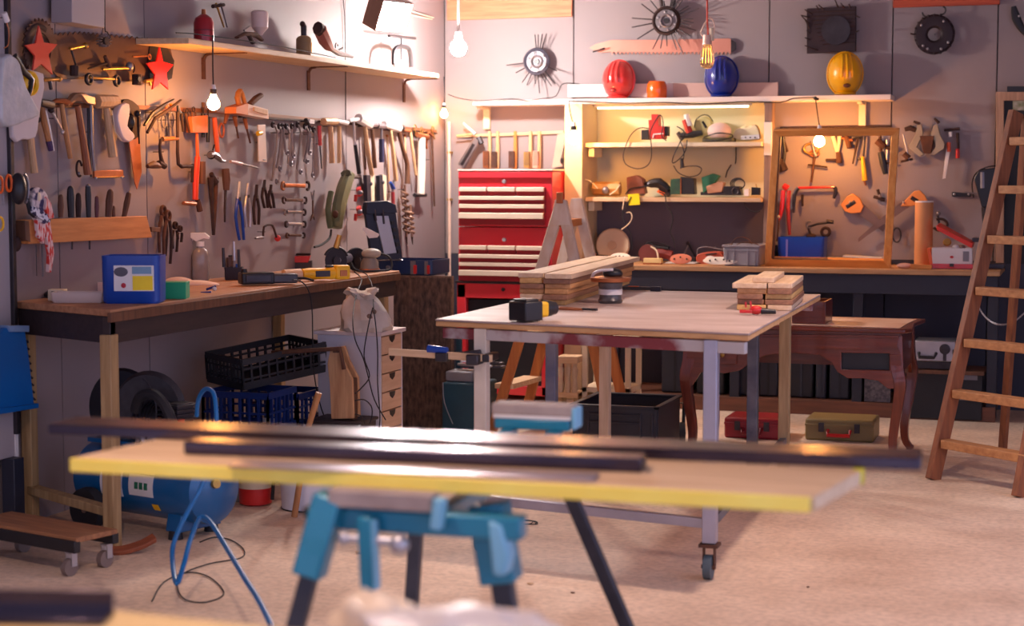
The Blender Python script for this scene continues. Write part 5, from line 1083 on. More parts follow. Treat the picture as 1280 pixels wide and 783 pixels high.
T=LS('lamp_cable','thin black cable lying along the upper shelf to the hanging bulb','cable',300,50,.24)
solo(T,BLR,st([(220,41),(240,42),(262,45),(300,50),(350,58),(400,68),(420,72)],1.4,s=3,o=1))
T=LW('wall_wiring','pair of loose pale cables running from the flood light to the corner','cable',520,15,.03)
solo(T,CRM,st([(494,10),(505,14),(520,20),(540,24)],1.4,s=3),st([(496,6),(510,12),(524,17),(542,22)],1.2,s=3))
# corner pipe
q=onx(555,300,.06)
T=Th('corner_pipe','slim white vertical pipe in the corner behind the chipboard cabinet','pipe',(.05,-.05,0)); 
T.add('pipe',mat('pipe_cream',(236,206,186),.5),cyl((0,0,0),(0,0,1.83),.011)); T.add('clip',BRS,box(0,0.01,1.3,.03,.04,.015)); T.add('clip',BRS,box(0,0.01,1.62,.03,.04,.015))
# ================================================================ ON THE LEFT BENCH
def CP(name,label,cat,px,py,z,rz=YAW,g=None):
    q=onz(px,py,z); T=Th(name,label,cat,q,rz,g,('V',0,0)); T.k=(q-CAM).dot(FW)/F; return T
def loft(w,d,h,t,r,tw=1,z0=0,n=6):
    def f(bm,T):
        def ringp(W,D,rr,z):
            P=[]
            for cx,cy,a0 in((W/2-rr,D/2-rr,0),(-W/2+rr,D/2-rr,90),(-W/2+rr,-D/2+rr,180),(W/2-rr,-D/2+rr,270)):
                for i in range(n+1): a=R(a0+90*i/n); P.append(bm.verts.new((cx+rr*math.cos(a),cy+rr*math.sin(a),z)))
            return P
        rs=[ringp(w*.94,d*.94,r*.9,z0),ringp(w,d,r,z0+.008),ringp(w*tw,d*tw,r,z0+h),ringp(w*tw-2*t,d*tw-2*t,max(.002,r-t),z0+h),ringp(w-2*t,d-2*t,max(.002,r-t),z0+t+.004)]
        m=len(rs[0])
        for A_,B_ in zip(rs,rs[1:]):
            for j in range(m): bm.faces.new((A_[j],A_[(j+1)%m],B_[(j+1)%m],B_[j]))
        bm.faces.new(rs[0][::-1]); bm.faces.new(rs[-1])
    return f
T=CP('cut_canister','blue plastic canister with its top cut off standing on the bench','canister',163,380,HB)
k=T.k; w=72*k
T.root.location+=Vector((-math.sin(YAW),math.cos(YAW),0))*.08
T.add('body',mat('canister_blue',(8,66,160),.35,0,.08,4),loft(w,.16,60*k,.004,.03,1.02))
T.add('label_sheet',WHT,box(5*k,-.0815,32*k,50*k,.002,32*k)); T.add('label_yellow',mat('label_yellow',(250,212,30),.5),box(16*k,-.083,26*k,25*k,.002,18*k)); T.add('label_picture',mat('label_bluegrey',(120,160,190),.5),box(15*k,-.083,42*k,24*k,.002,9*k)); T.add('label_picture',mat('label_smudge',(90,88,100),.6),ball(-11*k,-.083,40*k,9*k,.0015,6*k)); T.add('label_picture',mat('label_berry',(190,30,50),.5),ball(-8*k,-.083,23*k,3.2*k,.002,3.2*k))
T=CP('green_box','small bright green box with papers on top, right of the blue canister','box',216,374,HB,R(20))
k=T.k; T.add('body',mat('box_green',(20,160,110),.5,0,.06,5),box(0,.05,10.5*k,33*k,.1,21*k),bev=.002)
T=CP('tissue_heap','loose heap of crumpled white cloth and paper behind the green box','cloth',238,356,HB,R(10)); k=T.k
T.add('cloth',mat('rag_white',(236,212,200),.85,0,.08,10,bump=.4),crump(5,0,.02,34*k,.06,9*k) if False else (lambda bm,TT: [bmesh.ops.create_icosphere(bm,subdivisions=3,radius=1,matrix=Matrix.Translation((x,y,.0))@Matrix.Diagonal((a,b,c,1))) for x,y,a,b,c in((-.07,.03,.08,.05,.035),(.03,.0,.1,.05,.022),(.1,-.02,.05,.04,.015))]),ang=60)
T=CP('clothes_peg','small blue plastic clip lying on the bench before the white rags','clip',262,366,HB); T.add('arm',BLU,st([(251,367),(264,366)],[4,4])); T.add('arm',mat('clip_navy',(40,50,120),.4),st([(258,362),(270,358)],[3,3])); T.add('spring',WHT,dt(268,361,3))
T=CP('spray_bottle','clear spray bottle with a white trigger head standing on the bench','spray bottle',251,351,HB); k=T.k
T.add('body',mat('bottle_clear',(196,186,182),.15,0,.15,12,(150,140,138),trans=.35),lathe([(10*k,0),(11.5*k,2*k),(11.5*k,32*k),(9*k,38*k),(4.5*k,41*k),(4*k,45*k)],n=24,sc=(1,.75)))
T.add('collar',WHT,cyl((0,0,43*k),(0,0,49*k),5*k)); T.add('trigger_head',WHT,pg([(237,291),(256,291),(262,296),(261,299),(255,298),(246,302),(238,297)],9),bev=.002); T.add('trigger',WHT,st([(241,298),(237,306)],[3,2.4]))
T=CP('tool_caddy','black open tub holding upright screwdrivers behind the spray bottle','tub',293,350,HB); k=T.k
T.add('body',mat('caddy_navy',(34,36,56),.5),loft(22*k,.07,16*k,.003,.008))
for i,(x,y0,m,lb) in enumerate(((279,310,STD,'dark file standing at the left of the navy tub'),(284,322,RUD,'dark brown handled tool standing in the navy tub'),(292,302,STB,'tall white-handled screwdriver standing in the navy tub'),(296,330,BLU,'blue-handled screwdriver low in the navy tub'),(298,312,STD,'thin dark rod at the right of the navy tub'))):
    T2=VP('screwdriver',lb,'screwdriver',T.loc.copy(),YAW,'tools standing in the navy tub'); T2.k=T.k
    T2.add('shaft',STL,st([(x+1,y0+22),(x+(291-x)*.4,347)],[1.8,1.8])); T2.add('handle',m,st([(x,y0),(x+1,y0+24)],[3.5,4.5]))
T=CP('tin_can','dark tin with brushes behind the spray bottle','tin',270,347,HB); T.root.location+=Vector((0,.12,0)); k=T.k
T.add('body',mat('tin_brown',(84,64,64),.5,.3),lathe([(9*k,0),(9*k,26*k),(8*k,26*k),(8*k,3*k)],n=20)); T.add('rim',STD,lathe([(9*k,25*k),(9.6*k,26*k),(9*k,27*k)],n=20))
T=CP('electric_planer','black electric planer lying on the bench with a cord','power tool',330,357,HB,R(40)); k=T.k
T.add('body',BLK,box(-.03,.03,9*k,.16,.09,15*k),bev=.008); T.add('nose',mat('planer_grey',(66,64,72),.4,0,.1,8),box(.1,.03,8*k,.13,.08,12*k),bev=.01); T.add('side_panel',STD,box(-.03,-.018,9*k,.12,.006,9*k),bev=.002); T.add('knob',BLK,cyl((-.09,.02,15*k),(-.09,.02,21*k),.018,.014))
T.add('cord',BLR,tube([(.16,.03,.03),(.2,.0,.03),(.23,-.04,.02)],.006,s=3))
T=CP('angle_grinder','yellow angle grinder lying at the front edge of the bench','angle grinder',405,351,HB,R(52)); k=T.k
GY=mat('grinder_yellow',(246,186,20),.4,0,.08,6)
T.add('body',GY,lathe([(.026,-.12),(.03,-.08),(.028,.0),(.032,.05)],o=(0,.0,.036),ax=(1,0,0),n=16)); T.add('gear_head',GY,box(.09,0,.04,.08,.075,.07),bev=.01); T.add('vents',STD,box(-.02,-.029,.036,.08,.006,.03),bev=.002); T.add('vents',COP,box(.09,-.038,.036,.04,.005,.03),bev=.002)
T.add('rear_grip',mat('grinder_grip_pale',(226,190,150),.5),lathe([(.028,-.22),(.03,-.13)],o=(0,0,.034),ax=(1,0,0),n=16)); T.add('switch',BLK,box(.03,0,.07,.04,.02,.01),bev=.002)
T=CP('tape_measure','small red item with a dark top on the bench behind the yellow grinder','tool',376,336,HB); T.add('body',RED,pg([(366,320),(388,320),(386,328),(368,328)],14),bev=.002); T.add('top_clip',RUD,st([(364,318),(388,318)],[3,3],8)); T.add('base',STD,pg([(365,328),(390,326),(390,336),(364,336)],12),bev=.002)
def discg(label,px,py,r,base):
    T=CP('disc_grinder',label,'angle grinder',px,base,HB,R(35)); T.root.location+=Vector((-.04,.06,0)); yy_=-2.66 if px<430 else -2.46; T.root.location.x=ony(px,330,yy_).x; T.root.location.y=yy_; k=T.k
    T.add('cutting_disc',mat('disc_dark',(40,40,50),.6,.1,.15,20),lathe([(.012,-.004),(r*k,-.003),(r*k,.003),(.012,.004)],o=(0,0,r*k),ax=(.35,-1,0),n=32)); T.add('hub',STD,lathe([(.02,-.008),(.022,.006)],o=(0,-.012,r*k),ax=(.35,-1,0),n=16))
    T.add('motor_body',GRY,cyl((.0,.02,r*k),(.09,.09,r*k+.01),.03,.026)); T.add('guard',BLK,tube([Vector((math.cos(R(a))*r*1.05*k,.0+math.cos(R(a))*r*.35*k,r*k+math.sin(R(a))*r*1.05*k)) for a in range(20,170,15)],.007,6))
    return T
T=discg('angle grinder standing on the bench with a big dark cutting disc facing the room',420,340,15,338)
T.add('side_grip',BRS,cyl((.0,-.0,15*T.k*2),(.02,0,15*T.k*2+.07),.016,.013),label='brass-coloured side grip')
discg('second grinder with a dark disc behind the first, left of the open case',445,336,13,334)
T=CP('sander','grey palm sander with a looped cord at the far end of the bench','sander',462,340,HB); k=T.k
T.add('body',mat('sander_grey',(140,132,122),.5,0,.15,9),lathe([(.035,0),(.05,.01),(.048,.05),(.035,.075)],n=20)); T.add('handle_top',mat('sander_pale',(176,166,150),.4),ball(0.01,0,.1,.055,.04,.028)); T.add('base',COP,lathe([(.055,0),(.06,.004),(.055,.018)],n=20))
T.add('cord',BLR,tube([(.05,0,.1),(.11,-.02,.08),(.12,-.05,.02),(.05,-.08,.01),(-.06,-.08,.012),(-.1,-.02,.05)],.006,s=4))
T=CP('paper_sheet','small folded white paper standing out before the open case','paper',463,338,HB,R(10)); solo(T,WHT,pg([(453,286),(457,284),(475,293),(472,297),(462,298)],.8,o=2))
# boxes at the left end
T=CP('plastic_container','low pale clear plastic container in front of the parts box','container',97,379,HB,YAW); k=T.k; T.root.location+=Vector((-.02,.05,0))
CLR=mat('milky_plastic',(226,206,196),.3,0,.05,8,trans=.2)
T.add('body',CLR,loft(65*k,.1,13*k,.003,.012,1.04)); T.add('divider',CLR,box(.02,0,6*k,.003,.09,11*k))
T=CP('parts_box','open cardboard parts box with a brown back behind the clear container','box',100,366,HB,YAW); k=T.k; T.root.location+=Vector((-.04,.12,0))
T.add('body',mat('card_white',(230,206,190),.7,0,.1,9),loft(58*k,.12,12*k,.004,.004)); T.add('lid',mat('card_brown',(170,92,62),.7,0,.15,6),box(0,.075,14*k,58*k,.006,18*k,-25)); T.add('contents',YEL,ball(-.02,0,10*k,.03,.02,.015)); T.add('contents',BLK,ball(.04,.01,11*k,.02,.02,.012))
T=CP('card_packet','small printed card packet at the left end of the bench','packet',63,377,HB,YAW); k=T.k; T.root.location+=Vector((0,.04,0))
T.add('body',CRM,box(0,.03,7*k,20*k,.06,14*k),bev=.001); T.add('printed_mark',BLK,box(-.012,-.001,7*k,.012,.002,10*k)); T.add('printed_mark',RED,box(.012,-.001,6*k,.008,.002,9*k))
T=CP('dark_pouch','small dark cap lying against the wall at the left end of the bench','cap',50,374,HB,YAW); T.root.location+=Vector((0,.1,0)); T.add('body',BLK,ball(0,0,.012,.04,.05,.02)); T.add('peak',BLK,ball(.04,-.03,.006,.03,.03,.006))
# tool case: base on chipboard cabinet, lid open against the wall
zc_=HB+.003
TCN=mat('case_navy_blue',(22,50,92),.4,0,.12,6); TCD=mat('case_lid_navy',(20,30,54),.45,0,.15,8)
yk=-1.98
p=ony(470,343,yk-.02); p2=ony(540,343,yk-.02); h=(343-325)*.0048
T=Th('open_tool_case','open navy blue tool case with its lid up beside the bench','tool case',((p.x+p2.x)/2,yk,zt_+.001))
w=(p2.x-p.x)*.98
T.add('base',TCN,loft(w,.3,h,.006,.02)); T.root.location.y+=.14
T.add('latch',RED,box(w*.2,-.155,h*.4,.02,.012,.05),bev=.002); T.add('latch',RED,box(w*.44,-.155,h*.4,.015,.012,.05),bev=.002); T.add('rib',STL,box(w*.16,-.153,h*.5,.03,.008,h*.9)); T.add('rib',STL,box(w*.4,-.153,h*.5,.02,.008,h*.9)); T.add('emblem',STL,ball(-.1,-.152,h*.5,.014,.003,.012))
CASE=T
# lid panel traced
T=Th('case_lid','open lid','lid',onz(487,337,HB)+Vector((-.12,.04,.0)),R(52),None,('V',0,0)); T.k=.0045
T.add('frame',TCD,pg([(455,262),(457,253),(480,251),(492,256),(502,325),(464,327)],6),pg([(455,262),(457,253),(480,251),(492,256),(494,266),(456,268)],12),bev=.003)
T.add('silver_panel',mat('case_silver',(176,178,186),.35,.5,.08,5),pg([(467,270),(483,270),(493,316),(478,318)],2,o=4)); T.add('rib',BLK,*[pg([(486+i*2,276+i*9),(490+i*2,276+i*9),(491+i*2,281+i*9),(487+i*2,281+i*9)],3,o=4) for i in range(5)]); T.add('catch',STD,st([(468,262),(470,276)],[3,3],3,o=5),st([(478,262),(480,280)],[3,3],3,o=5)); T.add('lower_edge',STL,st([(466,325),(502,325)],[2,2],8,o=2))
bpy.context.view_layer.update()
_m=CASE.root.matrix_world.inverted()@T.root.matrix_world; _ch=list(T.root.children); _lid=[c for c in _ch if c.name.startswith('frame')][0]
_lid.parent=CASE.root; _lid.matrix_local=_m; _lid.name='lid'
for c in _ch:
    if c is not _lid: c.parent=_lid
bpy.data.objects.remove(T.root)
# cables from the bench
T=LW('power_cable','black power cord dropping over the bench edge toward the crates','cable',388,400,.66)
solo(T,BLR,st([(366,350),(376,352),(385,362),(390,385),(391,430),(393,470),(400,505),(405,520)],1.6,s=4))
T=LW('power_cable','black cord looping from the bench around the plaster bag and down the drawer cabinet','cable',445,420,.985)
solo(T,BLR,st([(443,340),(452,350),(445,370),(441,400),(444,425),(454,448),(460,470),(468,500),(482,525)],1.6,s=4,o=[-85,-78,-40,-8,0,0,0,0,0]))
T=LW('power_cable','double black cord hanging from the sander down past the drawer fronts','cable',465,420,.985)
solo(T,BLR,st([(448,338),(460,345),(466,362),(467,385),(470,410),(472,440),(472,480),(475,520),(473,540)],1.6,s=4,o=[-85,-78,-45,-8,0,0,0,0,0]),st([(466,385),(460,410),(455,445),(462,470),(452,485),(444,492)],1.6,s=4))
T=LW('power_cable','black cord looping low on the white side of the drawer cabinet','cable',455,510,.985)
solo(T,BLR,st([(444,501),(455,500),(464,508),(465,520),(462,530)],1.6,s=4),st([(444,518),(452,521),(456,530)],1.5,s=3))
# ================================================================ BACK WALL, above the long shelf
def spiky(label,px,py,r,spk,m,m2,ctr,off=.08):
    T=BW('spiked_hub',label,'wall ornament',px,py,off)
    T.add('rim',m2,rg(px,py,r-3,5,9,n=28)); T.add('drum',m2,dk(px,py,r-2,8,o=-2)); T.add('face',m,dk(px,py,r*.72,4,o=5),*[]); T.add('hub',STL,rg(px,py,r*.38,3,5,o=8)); T.add('bore',BLK,dk(px,py,r*.18,3,o=8))
    for i in range(6): T.add('bolt',STB,dt(px+math.cos(R(60*i+20))*r*.6,py+math.sin(R(60*i+20))*r*.6,1.6,o=8))
    for a,l,w_,o_ in spk: T.add('spike',STD,st([(px+math.cos(R(a))*r*.9,py-math.sin(R(a))*r*.9),(px+math.cos(R(a+w_))*(r+l),py-math.sin(R(a+w_))*(r+l))],[1.6,1.2],o=[2,o_]))
    return T
rnd=random.Random(4)
spiky('silver spiked wheel hub hanging on the wall left of the red hard hat',671,77,18,[(92,16,2,4),(84,16,3,5),(76,17,3,6),(68,19,3,8),(187,20,0,4),(208,12,0,4),(235,14,0,3),(247,14,0,3),(262,10,4,3),(275,22,0,6),(288,10,4,8),(297,18,4,8),(310,18,0,6),(335,10,0,20)],mat('hub_grey',(120,118,128),.5,.3,.35,20),mat('hub_rim_grey',(84,82,96),.5,.3,.3,20),0)
T=spiky('dark spiked wheel hub with coil springs hanging above the long saw',833,26,19,[(a,rnd.uniform(12,26),rnd.uniform(-5,5),rnd.uniform(2,14)) for a in(0,8,18,28,38,50,62,75,100,128,150,175,190,212,245,255,270,290,300,312,325,338,350)],STL,RUD,0,.1)
for x0,x1,y0 in((825,829,-10),(843,840,-10)):
    def f(bm,TT,x0=x0,x1=x1,y0=y0):
        a=TT.p(x0,y0); b=TT.p(x1,12); n=110; P=[]
        for i in range(n+1):
            t=i/n; c=a+(b-a)*t; P.append(c+Vector((math.cos(t*11*2*PI),math.sin(t*11*2*PI),0))*3*TT.k)
        _sweep(bm,P,[1.4*TT.k]*len(P),[1.4*TT.k]*len(P),None,5)
    T.add('coil_spring',STD,f)
T=BW('two_man_saw','long pinkish two-man saw blade above the hard hats with teeth below','saw blade',830,58,.02)
T.add('blade',mat('saw_pink',(206,140,122),.55,.3,.12,6),pg([(736,60),(745,55),(765,50),(820,50),(912,48),(918,52),(918,62),(914,65)]+[(914-(i//3)*4.9+[0,-1.6,-3.2][i%3],65+[0,3.5,0][i%3]*1) for i in range(0,93)]+[(750,66)],1.4),bev=0)
T.add('end_pin',STD,st([(742,64),(755,61)],[1.6,1.6],o=2)); T.add('dark_tip',STD,pg([(914,49),(920,53),(920,62),(914,66)],2,o=1))
T=BW('wall_nail','small dark nail stuck in the wall above the red hard hat','nail',748,62,.01); solo(T,STD,st([(741,65),(756,60)],[1.5,1.8],o=10))
T=BW('spiked_plate','square dark rusty plate with bent spikes above the yellow hard hat','wall ornament',1040,37,.06)
T.add('plate',mat('plate_maroon',(66,44,48),.6,.3,.2,10,(44,34,40)),pg([(1009,11),(1070,8),(1070,64),(1009,67)],8),bev=.002); T.add('disc',STD,dk(1045,38,18,3,o=5),label='dark round disc set in the plate')
for x0,y0,x1,y1,o_ in((1012,22,1001,19,8),(1012,30,1002,20,10),(1012,36,1006,24,9),(1015,18,1006,12,9),(1024,12,1020,7,8),(1030,12,1023,6,8),(1048,10,1043,-2,12),(1056,10,1051,4,8),(1012,50,1006,47,8),(1022,63,1006,57,10),(1012,42,1008,38,7),(1063,10,1061,5,6),(1070,40,1074,38,16),(1070,20,1075,22,14)): T.add('spike',RUD,st([(x0,y0),(x1,y1)],[2,1.2],o=[4,o_]))
T.add('wires',RUD,*[st([(1012+2*i,16+5*i),(1040,14+5*i),(1068,13+5*i)],1.2,o=5) for i in range(9)])
T=BW('clutch_ring','dark ring-shaped clutch plate with studs at the upper right','wall ornament',1168,43,.06)
T.add('ring',mat('clutch_dark',(52,40,46),.55,.4,.15,12),rg(1168,43,16.5,17,7,n=30),*[st([(1168+math.cos(R(a))*23,43+math.sin(R(a))*23),(1168+math.cos(R(a))*25.5,43+math.sin(R(a))*25.5)],[3,2.4],6) for a in range(0,360,18)])
for a in(215,305,30,65,115,135,): T.add('stud',STB,dt(1168+math.cos(R(a))*20,43+math.sin(R(a))*20,1.7,o=4))
T.add('hook',STD,rg(1159,15,6,2,a0=180,a1=300)); T.add('hook',STD,rg(1177,13,5,2,a0=-110,a1=70)); T.add('spike',RUD,st([(1143,43),(1138,42)],2))
T=BW('hanging_hook_tool','dark metal hook tool cut by the right edge at the top','hook',1275,20,.06); T.add('body',BLK,st([(1267,8),(1270,22),(1276,34),(1284,44)],[6,11,9,6],5,s=2)); T.add('stud',STB,dt(1274,20,1.6,o=4))
# boards leaning on the shelf behind the hats
yb2=-.03
def leanb(label,p0,p1,p2,p3,m,off,rot=0):
    T=BW('leaning_board',label,'board',(p0[0]+p2[0])/2,122,off); solo(T,m,pg([p0,p1,p2,p3],4),bev=.002)
leanb('long pale board standing on the shelf behind the red hard hat',(710,106),(842,104),(842,121.5),(710,121.5),mat('board_white',(226,210,206),.6,0,.05,5),.03)
leanb('pinkish board standing on the shelf behind the blue hard hat',(842,104),(973,103),(973,121),(842,121.5),mat('board_pink',(206,166,152),.6,0,.08,5),.045)
# hard hats standing on their rims
def hat(label,px,py,w,h,c,lean=0,yaw=0,badge=None,rot=0,spot=None):
    y=-.13; q=ony(px,py,y); q.z=zs
    T=Th('hard_hat',label,'hard hat',q,R(rot)); T.k=(q-CAM).dot(FW)/F; k=T.k; W=w/2*k/.95; H=h*k
    m=mat('hat_%d_%d'%(c[0],c[1]),c,.28,0,.04,4,coat=.6)
    # dome axis points to the room (-y); the hat stands on its front rim
    def dome(bm,TT):
        n=28; rs=[]
        for i,(s,dd) in enumerate(((1.0,0),(.99,.15),(.94,.4),(.83,.63),(.65,.82),(.4,.95),(.12,1.0))):
            rs.append([bm.verts.new((math.cos(2*PI*j/n)*W*.93*s,-.15*dd*.9+.06,H/2+math.sin(2*PI*j/n)*H*.49*s)) for j in range(n)])
        for A_,B_ in zip(rs,rs[1:]):
            for j in range(n): bm.faces.new((A_[j],A_[(j+1)%n],B_[(j+1)%n],B_[j]))
        bm.faces.new(rs[-1]); bm.faces.new(rs[0][::-1])
    T.add('shell',m,dome,ang=80)
    T.add('brim',m,lambda bm,TT:_sweep(bm,[Vector((math.cos(2*PI*j/28)*W*.96,.055-.0*j,max(.012,H/2+math.sin(2*PI*j/28)*H*.5))) for j in range(28)],[.012]*28,[.02]*28,(0,-1,0),8,True))
    T.add('peak',m,lambda bm,TT:bmesh.ops.create_uvsphere(bm,u_segments=20,v_segments=8,radius=1,matrix=Matrix.Translation((0,.02,.014))@Matrix.Diagonal((W*.62,.06,.013,1))))
    for sx in(-1,0,1):
        pts=[]
        for a in range(20,150,12):
            aa=R(a); z=H/2+math.cos(aa-PI/2+PI/2)*0+H*.46*math.cos(R(a-20)*1.05)*1.0
            pts.append(a)
        P=[]
        for i in range(10):
            t=i/9; z=H*(.93-.52*t); s=abs((z-H/2)/(H*.49)); d=math.sqrt(max(0,1-min(.99,s*s+ (sx*.26)**2)))
            P.append(Vector((sx*W*.26*(.8+.35*t),.06-.137*d-.004,z)))
        T.add('ridge',m,tube(P,.0085,8,s=2))
    if badge: T.add('badge',badge,ball(0,-.062,H*.22,.024,.012,.014),label='brown oval badge')
    return T
hat('red hard hat standing on its peak at the left of the long shelf',770,122,41,49,(226,60,56),rot=-6,badge=mat('badge_red_dark',(150,40,40),.4))
hat('dark blue hard hat standing on its peak behind the hanging unlit bulb',901,122,41,52,(20,44,140),rot=8)
hat('yellow hard hat with a brown badge at the right of the long shelf',1057,121,44,55,(246,178,16),rot=14,badge=mat('badge_brown',(120,66,30),.4))
y=-.13; q=ony(821,122,y); q.z=zs
T=Th('orange_cup','glossy orange cup on the long shelf between the red and blue hats','cup',q); k=(q-CAM).dot(FW)/F
T.add('body',mat('cup_orange',(244,98,16),.25,0,.04,4,coat=.6),lathe([(11*k,0),(12.5*k,2*k),(12.8*k,12*k),(12*k,18*k),(10*k,21*k),(9*k,20*k),(11*k,17*k),(11*k,3*k)],n=28)); T.add('rim',mat('cup_rim',(220,80,20),.3),lathe([(9.6*k,20.6*k),(10.4*k,21.4*k),(9.6*k,21.6*k)],n=28))
# cables along shelf front
T=BW('fairy_cable','twisted dark cable stapled along the front edge of the long shelf','cable',850,128,.262)
solo(T,BLR,st([(560,118),(575,123),(600,126),(640,123.5),(660,126),(680,123),(695,120),(702,106),(712,104),(724,105)],1.2,s=3,o=0),st([(712,126),(740,127),(780,129),(830,128),(880,130),(930,127),(975,128),(992,123),(1018,122)],1.4,s=3))
T=BW('cable_knot','small dark cable joint where the framed bulb hangs from the shelf','cable joint',1020,122,.265); solo(T,BLK,dt(1019,123,2.4,3,2.4),dt(1022,124,1.8))
# vintage unlit bulb on a red cord in front
q=ony(884,62,-1.3)
T=VP('vintage_bulb','clear amber vintage bulb on a red cord hanging before the blue hard hat','light bulb',q,0); T.k=(q-CAM).dot(FW)/F; k=T.k
q0=T.p(884,56)
T.add('glass',mat('amber_glass',(240,206,160),.05,0,.05,5,trans=.92),lathe([(.5*k,-30*k),(5.5*k,-29*k),(8.5*k,-25*k),(9.5*k,-20*k),(8*k,-10*k),(6*k,-1*k),(5.5*k,0)],o=(q0.x,0,q0.z),n=24))
T.add('filament',mat('filament',(255,190,90),.4,em=6),*[tube([(q0.x+dx*k,0,q0.z-5*k),(q0.x+dx*1.3*k,0,q0.z-22*k)],.0012,6) for dx in(-3,-1,1,3)])
T.add('cap',mat('bulb_cap_pink',(222,184,166),.4,.2),cyl((q0.x,0,q0.z),(q0.x,0,q0.z+12*k),6*k,5.2*k)); T.add('cord',mat('cord_red',(206,72,50),.6),st([(884,-120),(884,24),(885,44)],2.4)); T.add('loop',mat('cord_pale',(226,196,176),.6),st([(884,24),(879,34),(876,42),(882,48)],1.6,s=3),st([(884,23),(890,24),(893,32),(891,48)],1.8,s=3)); T.add('connector',CRM,st([(889,35),(890,51)],[5,5]))
# brush rail over the chest
T=BW('brush_rail','pale nail strip above the red chest holding wire brushes','rail',640,166,.012); solo(T,WPX,st([(572,170),(640,168),(705,165)],[3.5,3.5],3,flat=True))
for i,(x,m,lb) in enumerate(((611,COP,'grey-bristled wire brush at the left of the brush row'),(621,RUS,'reddish wire brush second in the brush row'),(643,RUS,'wire brush in the middle of the brush row'),(662,BRS,'wide yellowish wire brush fourth in the row'),(673,mat('bristle_pink',(206,150,130),.7),'pale wire brush at the right end of the row'))):
    T=BW('wire_brush',lb,'brush',x,168,.03,'wire brushes hung over the red chest')
    T.add('handle',WHP if i!=2 else WORZ,st([(x+1,164),(x+1,192),(x,211)],[4,5,5.5],3.5,s=2)); T.add('bristles',m,st([(x-3,189+(i%2)),(x-3,210)],[7,7],7,flat=True,o=3))
    T.add('bristle_rows',STD,*[st([(x-6.5,190+2*j),(x+.5,190+2*j)],.7,o=6.6) for j in range(9)])
T=BW('caulking_gun','grey caulking gun hanging tilted at the left end of the brush rail','caulking gun',590,180,.08)
T.add('barrel',STL,st([(597,174),(577,208)],[11,11],8)); T.add('slot',STD,st([(592,180),(577,206)],[4,4],3,o=4)); T.add('trigger',mat('gun_teal',(150,190,190),.4),st([(594,168),(579,154)],[5,3])); T.add('grip',STD,st([(598,172),(602,180)],[8,7])); T.add('rod',WHP,st([(571,170),(590,168)],[3,3]))
T=BW('trowel','thin steel trowel leaning below the bulb at the right of the brushes','trowel',703,190,.03); T.add('blade',mat('trowel_pale',(206,170,150),.4,.3),pg([(697,168),(707,166),(703,208),(690,210)],1.5)); T.add('edge_rod',STD,st([(709,168),(702,198)],[1.4,1.4],o=3)); T.add('hook_tip',STD,dt(702,201,2,2,4,o=3))
T=BW('white_trowel','small white trowel head beside the bulb above the chest','trowel',708,151,.06); T.add('blade',WHT,pg([(706,148),(714,147),(713,156),(707,156)],3)); T.add('hook',COP,rg(713,158,5,2.4,a0=-120,a1=100))
# ================================================================ SHELF UNIT CONTENTS
def SH(name,label,cat,px,zb,y=-.2,g=None,rz=0):
    q=ony(px,200,y); q.z=zb; T=Th(name,label,cat,q,rz,g,('V',0,0)); T.k=(q-CAM).dot(FW)/F; return T
Z1=z1; Z2=z2
# z1/z2 were overwritten: recompute
Z1=onb(840,178,.32).z+.001; Z2=onb(840,247,.32).z+.001
REDT=mat('tool_red',(190,44,40),.45,0,.15,8)
T=SH('red_transformer','red electric tool with black end boxes on the upper cream shelf','power tool',820,Z1)
T.add('body',REDT,pg([(812,150),(816,150),(816,143),(824,143),(825,158),(832,158),(832,174),(814,174)],16),bev=.003); T.add('end_box',BLK,pg([(803,163),(812,162),(812,175),(803,175)],12),bev=.002); T.add('end_box',BLK,pg([(827,158),(836,158),(836,170),(828,170)],12),bev=.002); T.add('bracket',WHT,st([(816,173),(817,168),(829,167)],1.6,o=9)); T.add('side_box',CRM,pg([(802,163),(806,163),(806,174),(802,174)],8))
T=SH('cable_loop','thin black cable looping down under the upper cream shelf at the left','cable',800,Z1,-.33); solo(T,BLR,st([(812,161),(800,160),(790,167),(783,180),(779,195),(783,206),(796,211),(808,208),(814,198),(814,180),(813,165),(820,150),(826,144),(829,155),(827,170),(833,176)],1.3,s=4))
T=SH('heat_gun','red and white heat gun lying among cables on the upper cream shelf','heat gun',860,Z1)
T.add('body',WHT,st([(858,143),(861,158)],[7,10],8)); T.add('red_band',REDT,st([(856,150),(862,166)],[8,9],9)); T.add('handle',BLK,st([(850,170),(866,168),(878,166)],[7,9,6],8)); T.add('nozzle',STD,st([(847,166),(854,174)],[5,8]))
T=SH('dust_mask','white dome-shaped dust mask on the upper cream shelf','mask',895,Z1); T.add('dome',mat('mask_dome',(226,200,190),.8),lambda bm,TT:bmesh.ops.create_uvsphere(bm,u_segments=20,v_segments=12,radius=1,matrix=Matrix.Translation((.02,0,.07))@Matrix.Diagonal((.078,.06,.055,1)))); T.add('strap',BLR,tube([(-.07,-.05,.03),(.02,-.08,.055),(.1,-.06,.05),(.11,-.04,.03),(.03,-.09,.01),(-.06,-.06,.012)],.004,s=4)); T.add('base',mat('mask_mix',(120,116,70),.6,0,.4,40,(60,50,44)),box(.02,0,.014,.2,.1,.026),bev=.006)
T=SH('yellow_sander','cream and olive power tool with a looped cord behind the dust mask','power tool',880,Z1,-.13); T.add('body',mat('tool_olive',(206,196,130),.5,0,.2,9),pg([(870,152),(882,146),(890,150),(892,170),(872,172)],16,s=0),bev=.004); T.add('dark_slot',BLK,st([(878,152),(883,160)],[3,3],3,o=8)); T.add('cord',BLR,st([(868,160),(870,150),(878,144),(886,145),(891,152)],1.2,s=3,o=9))
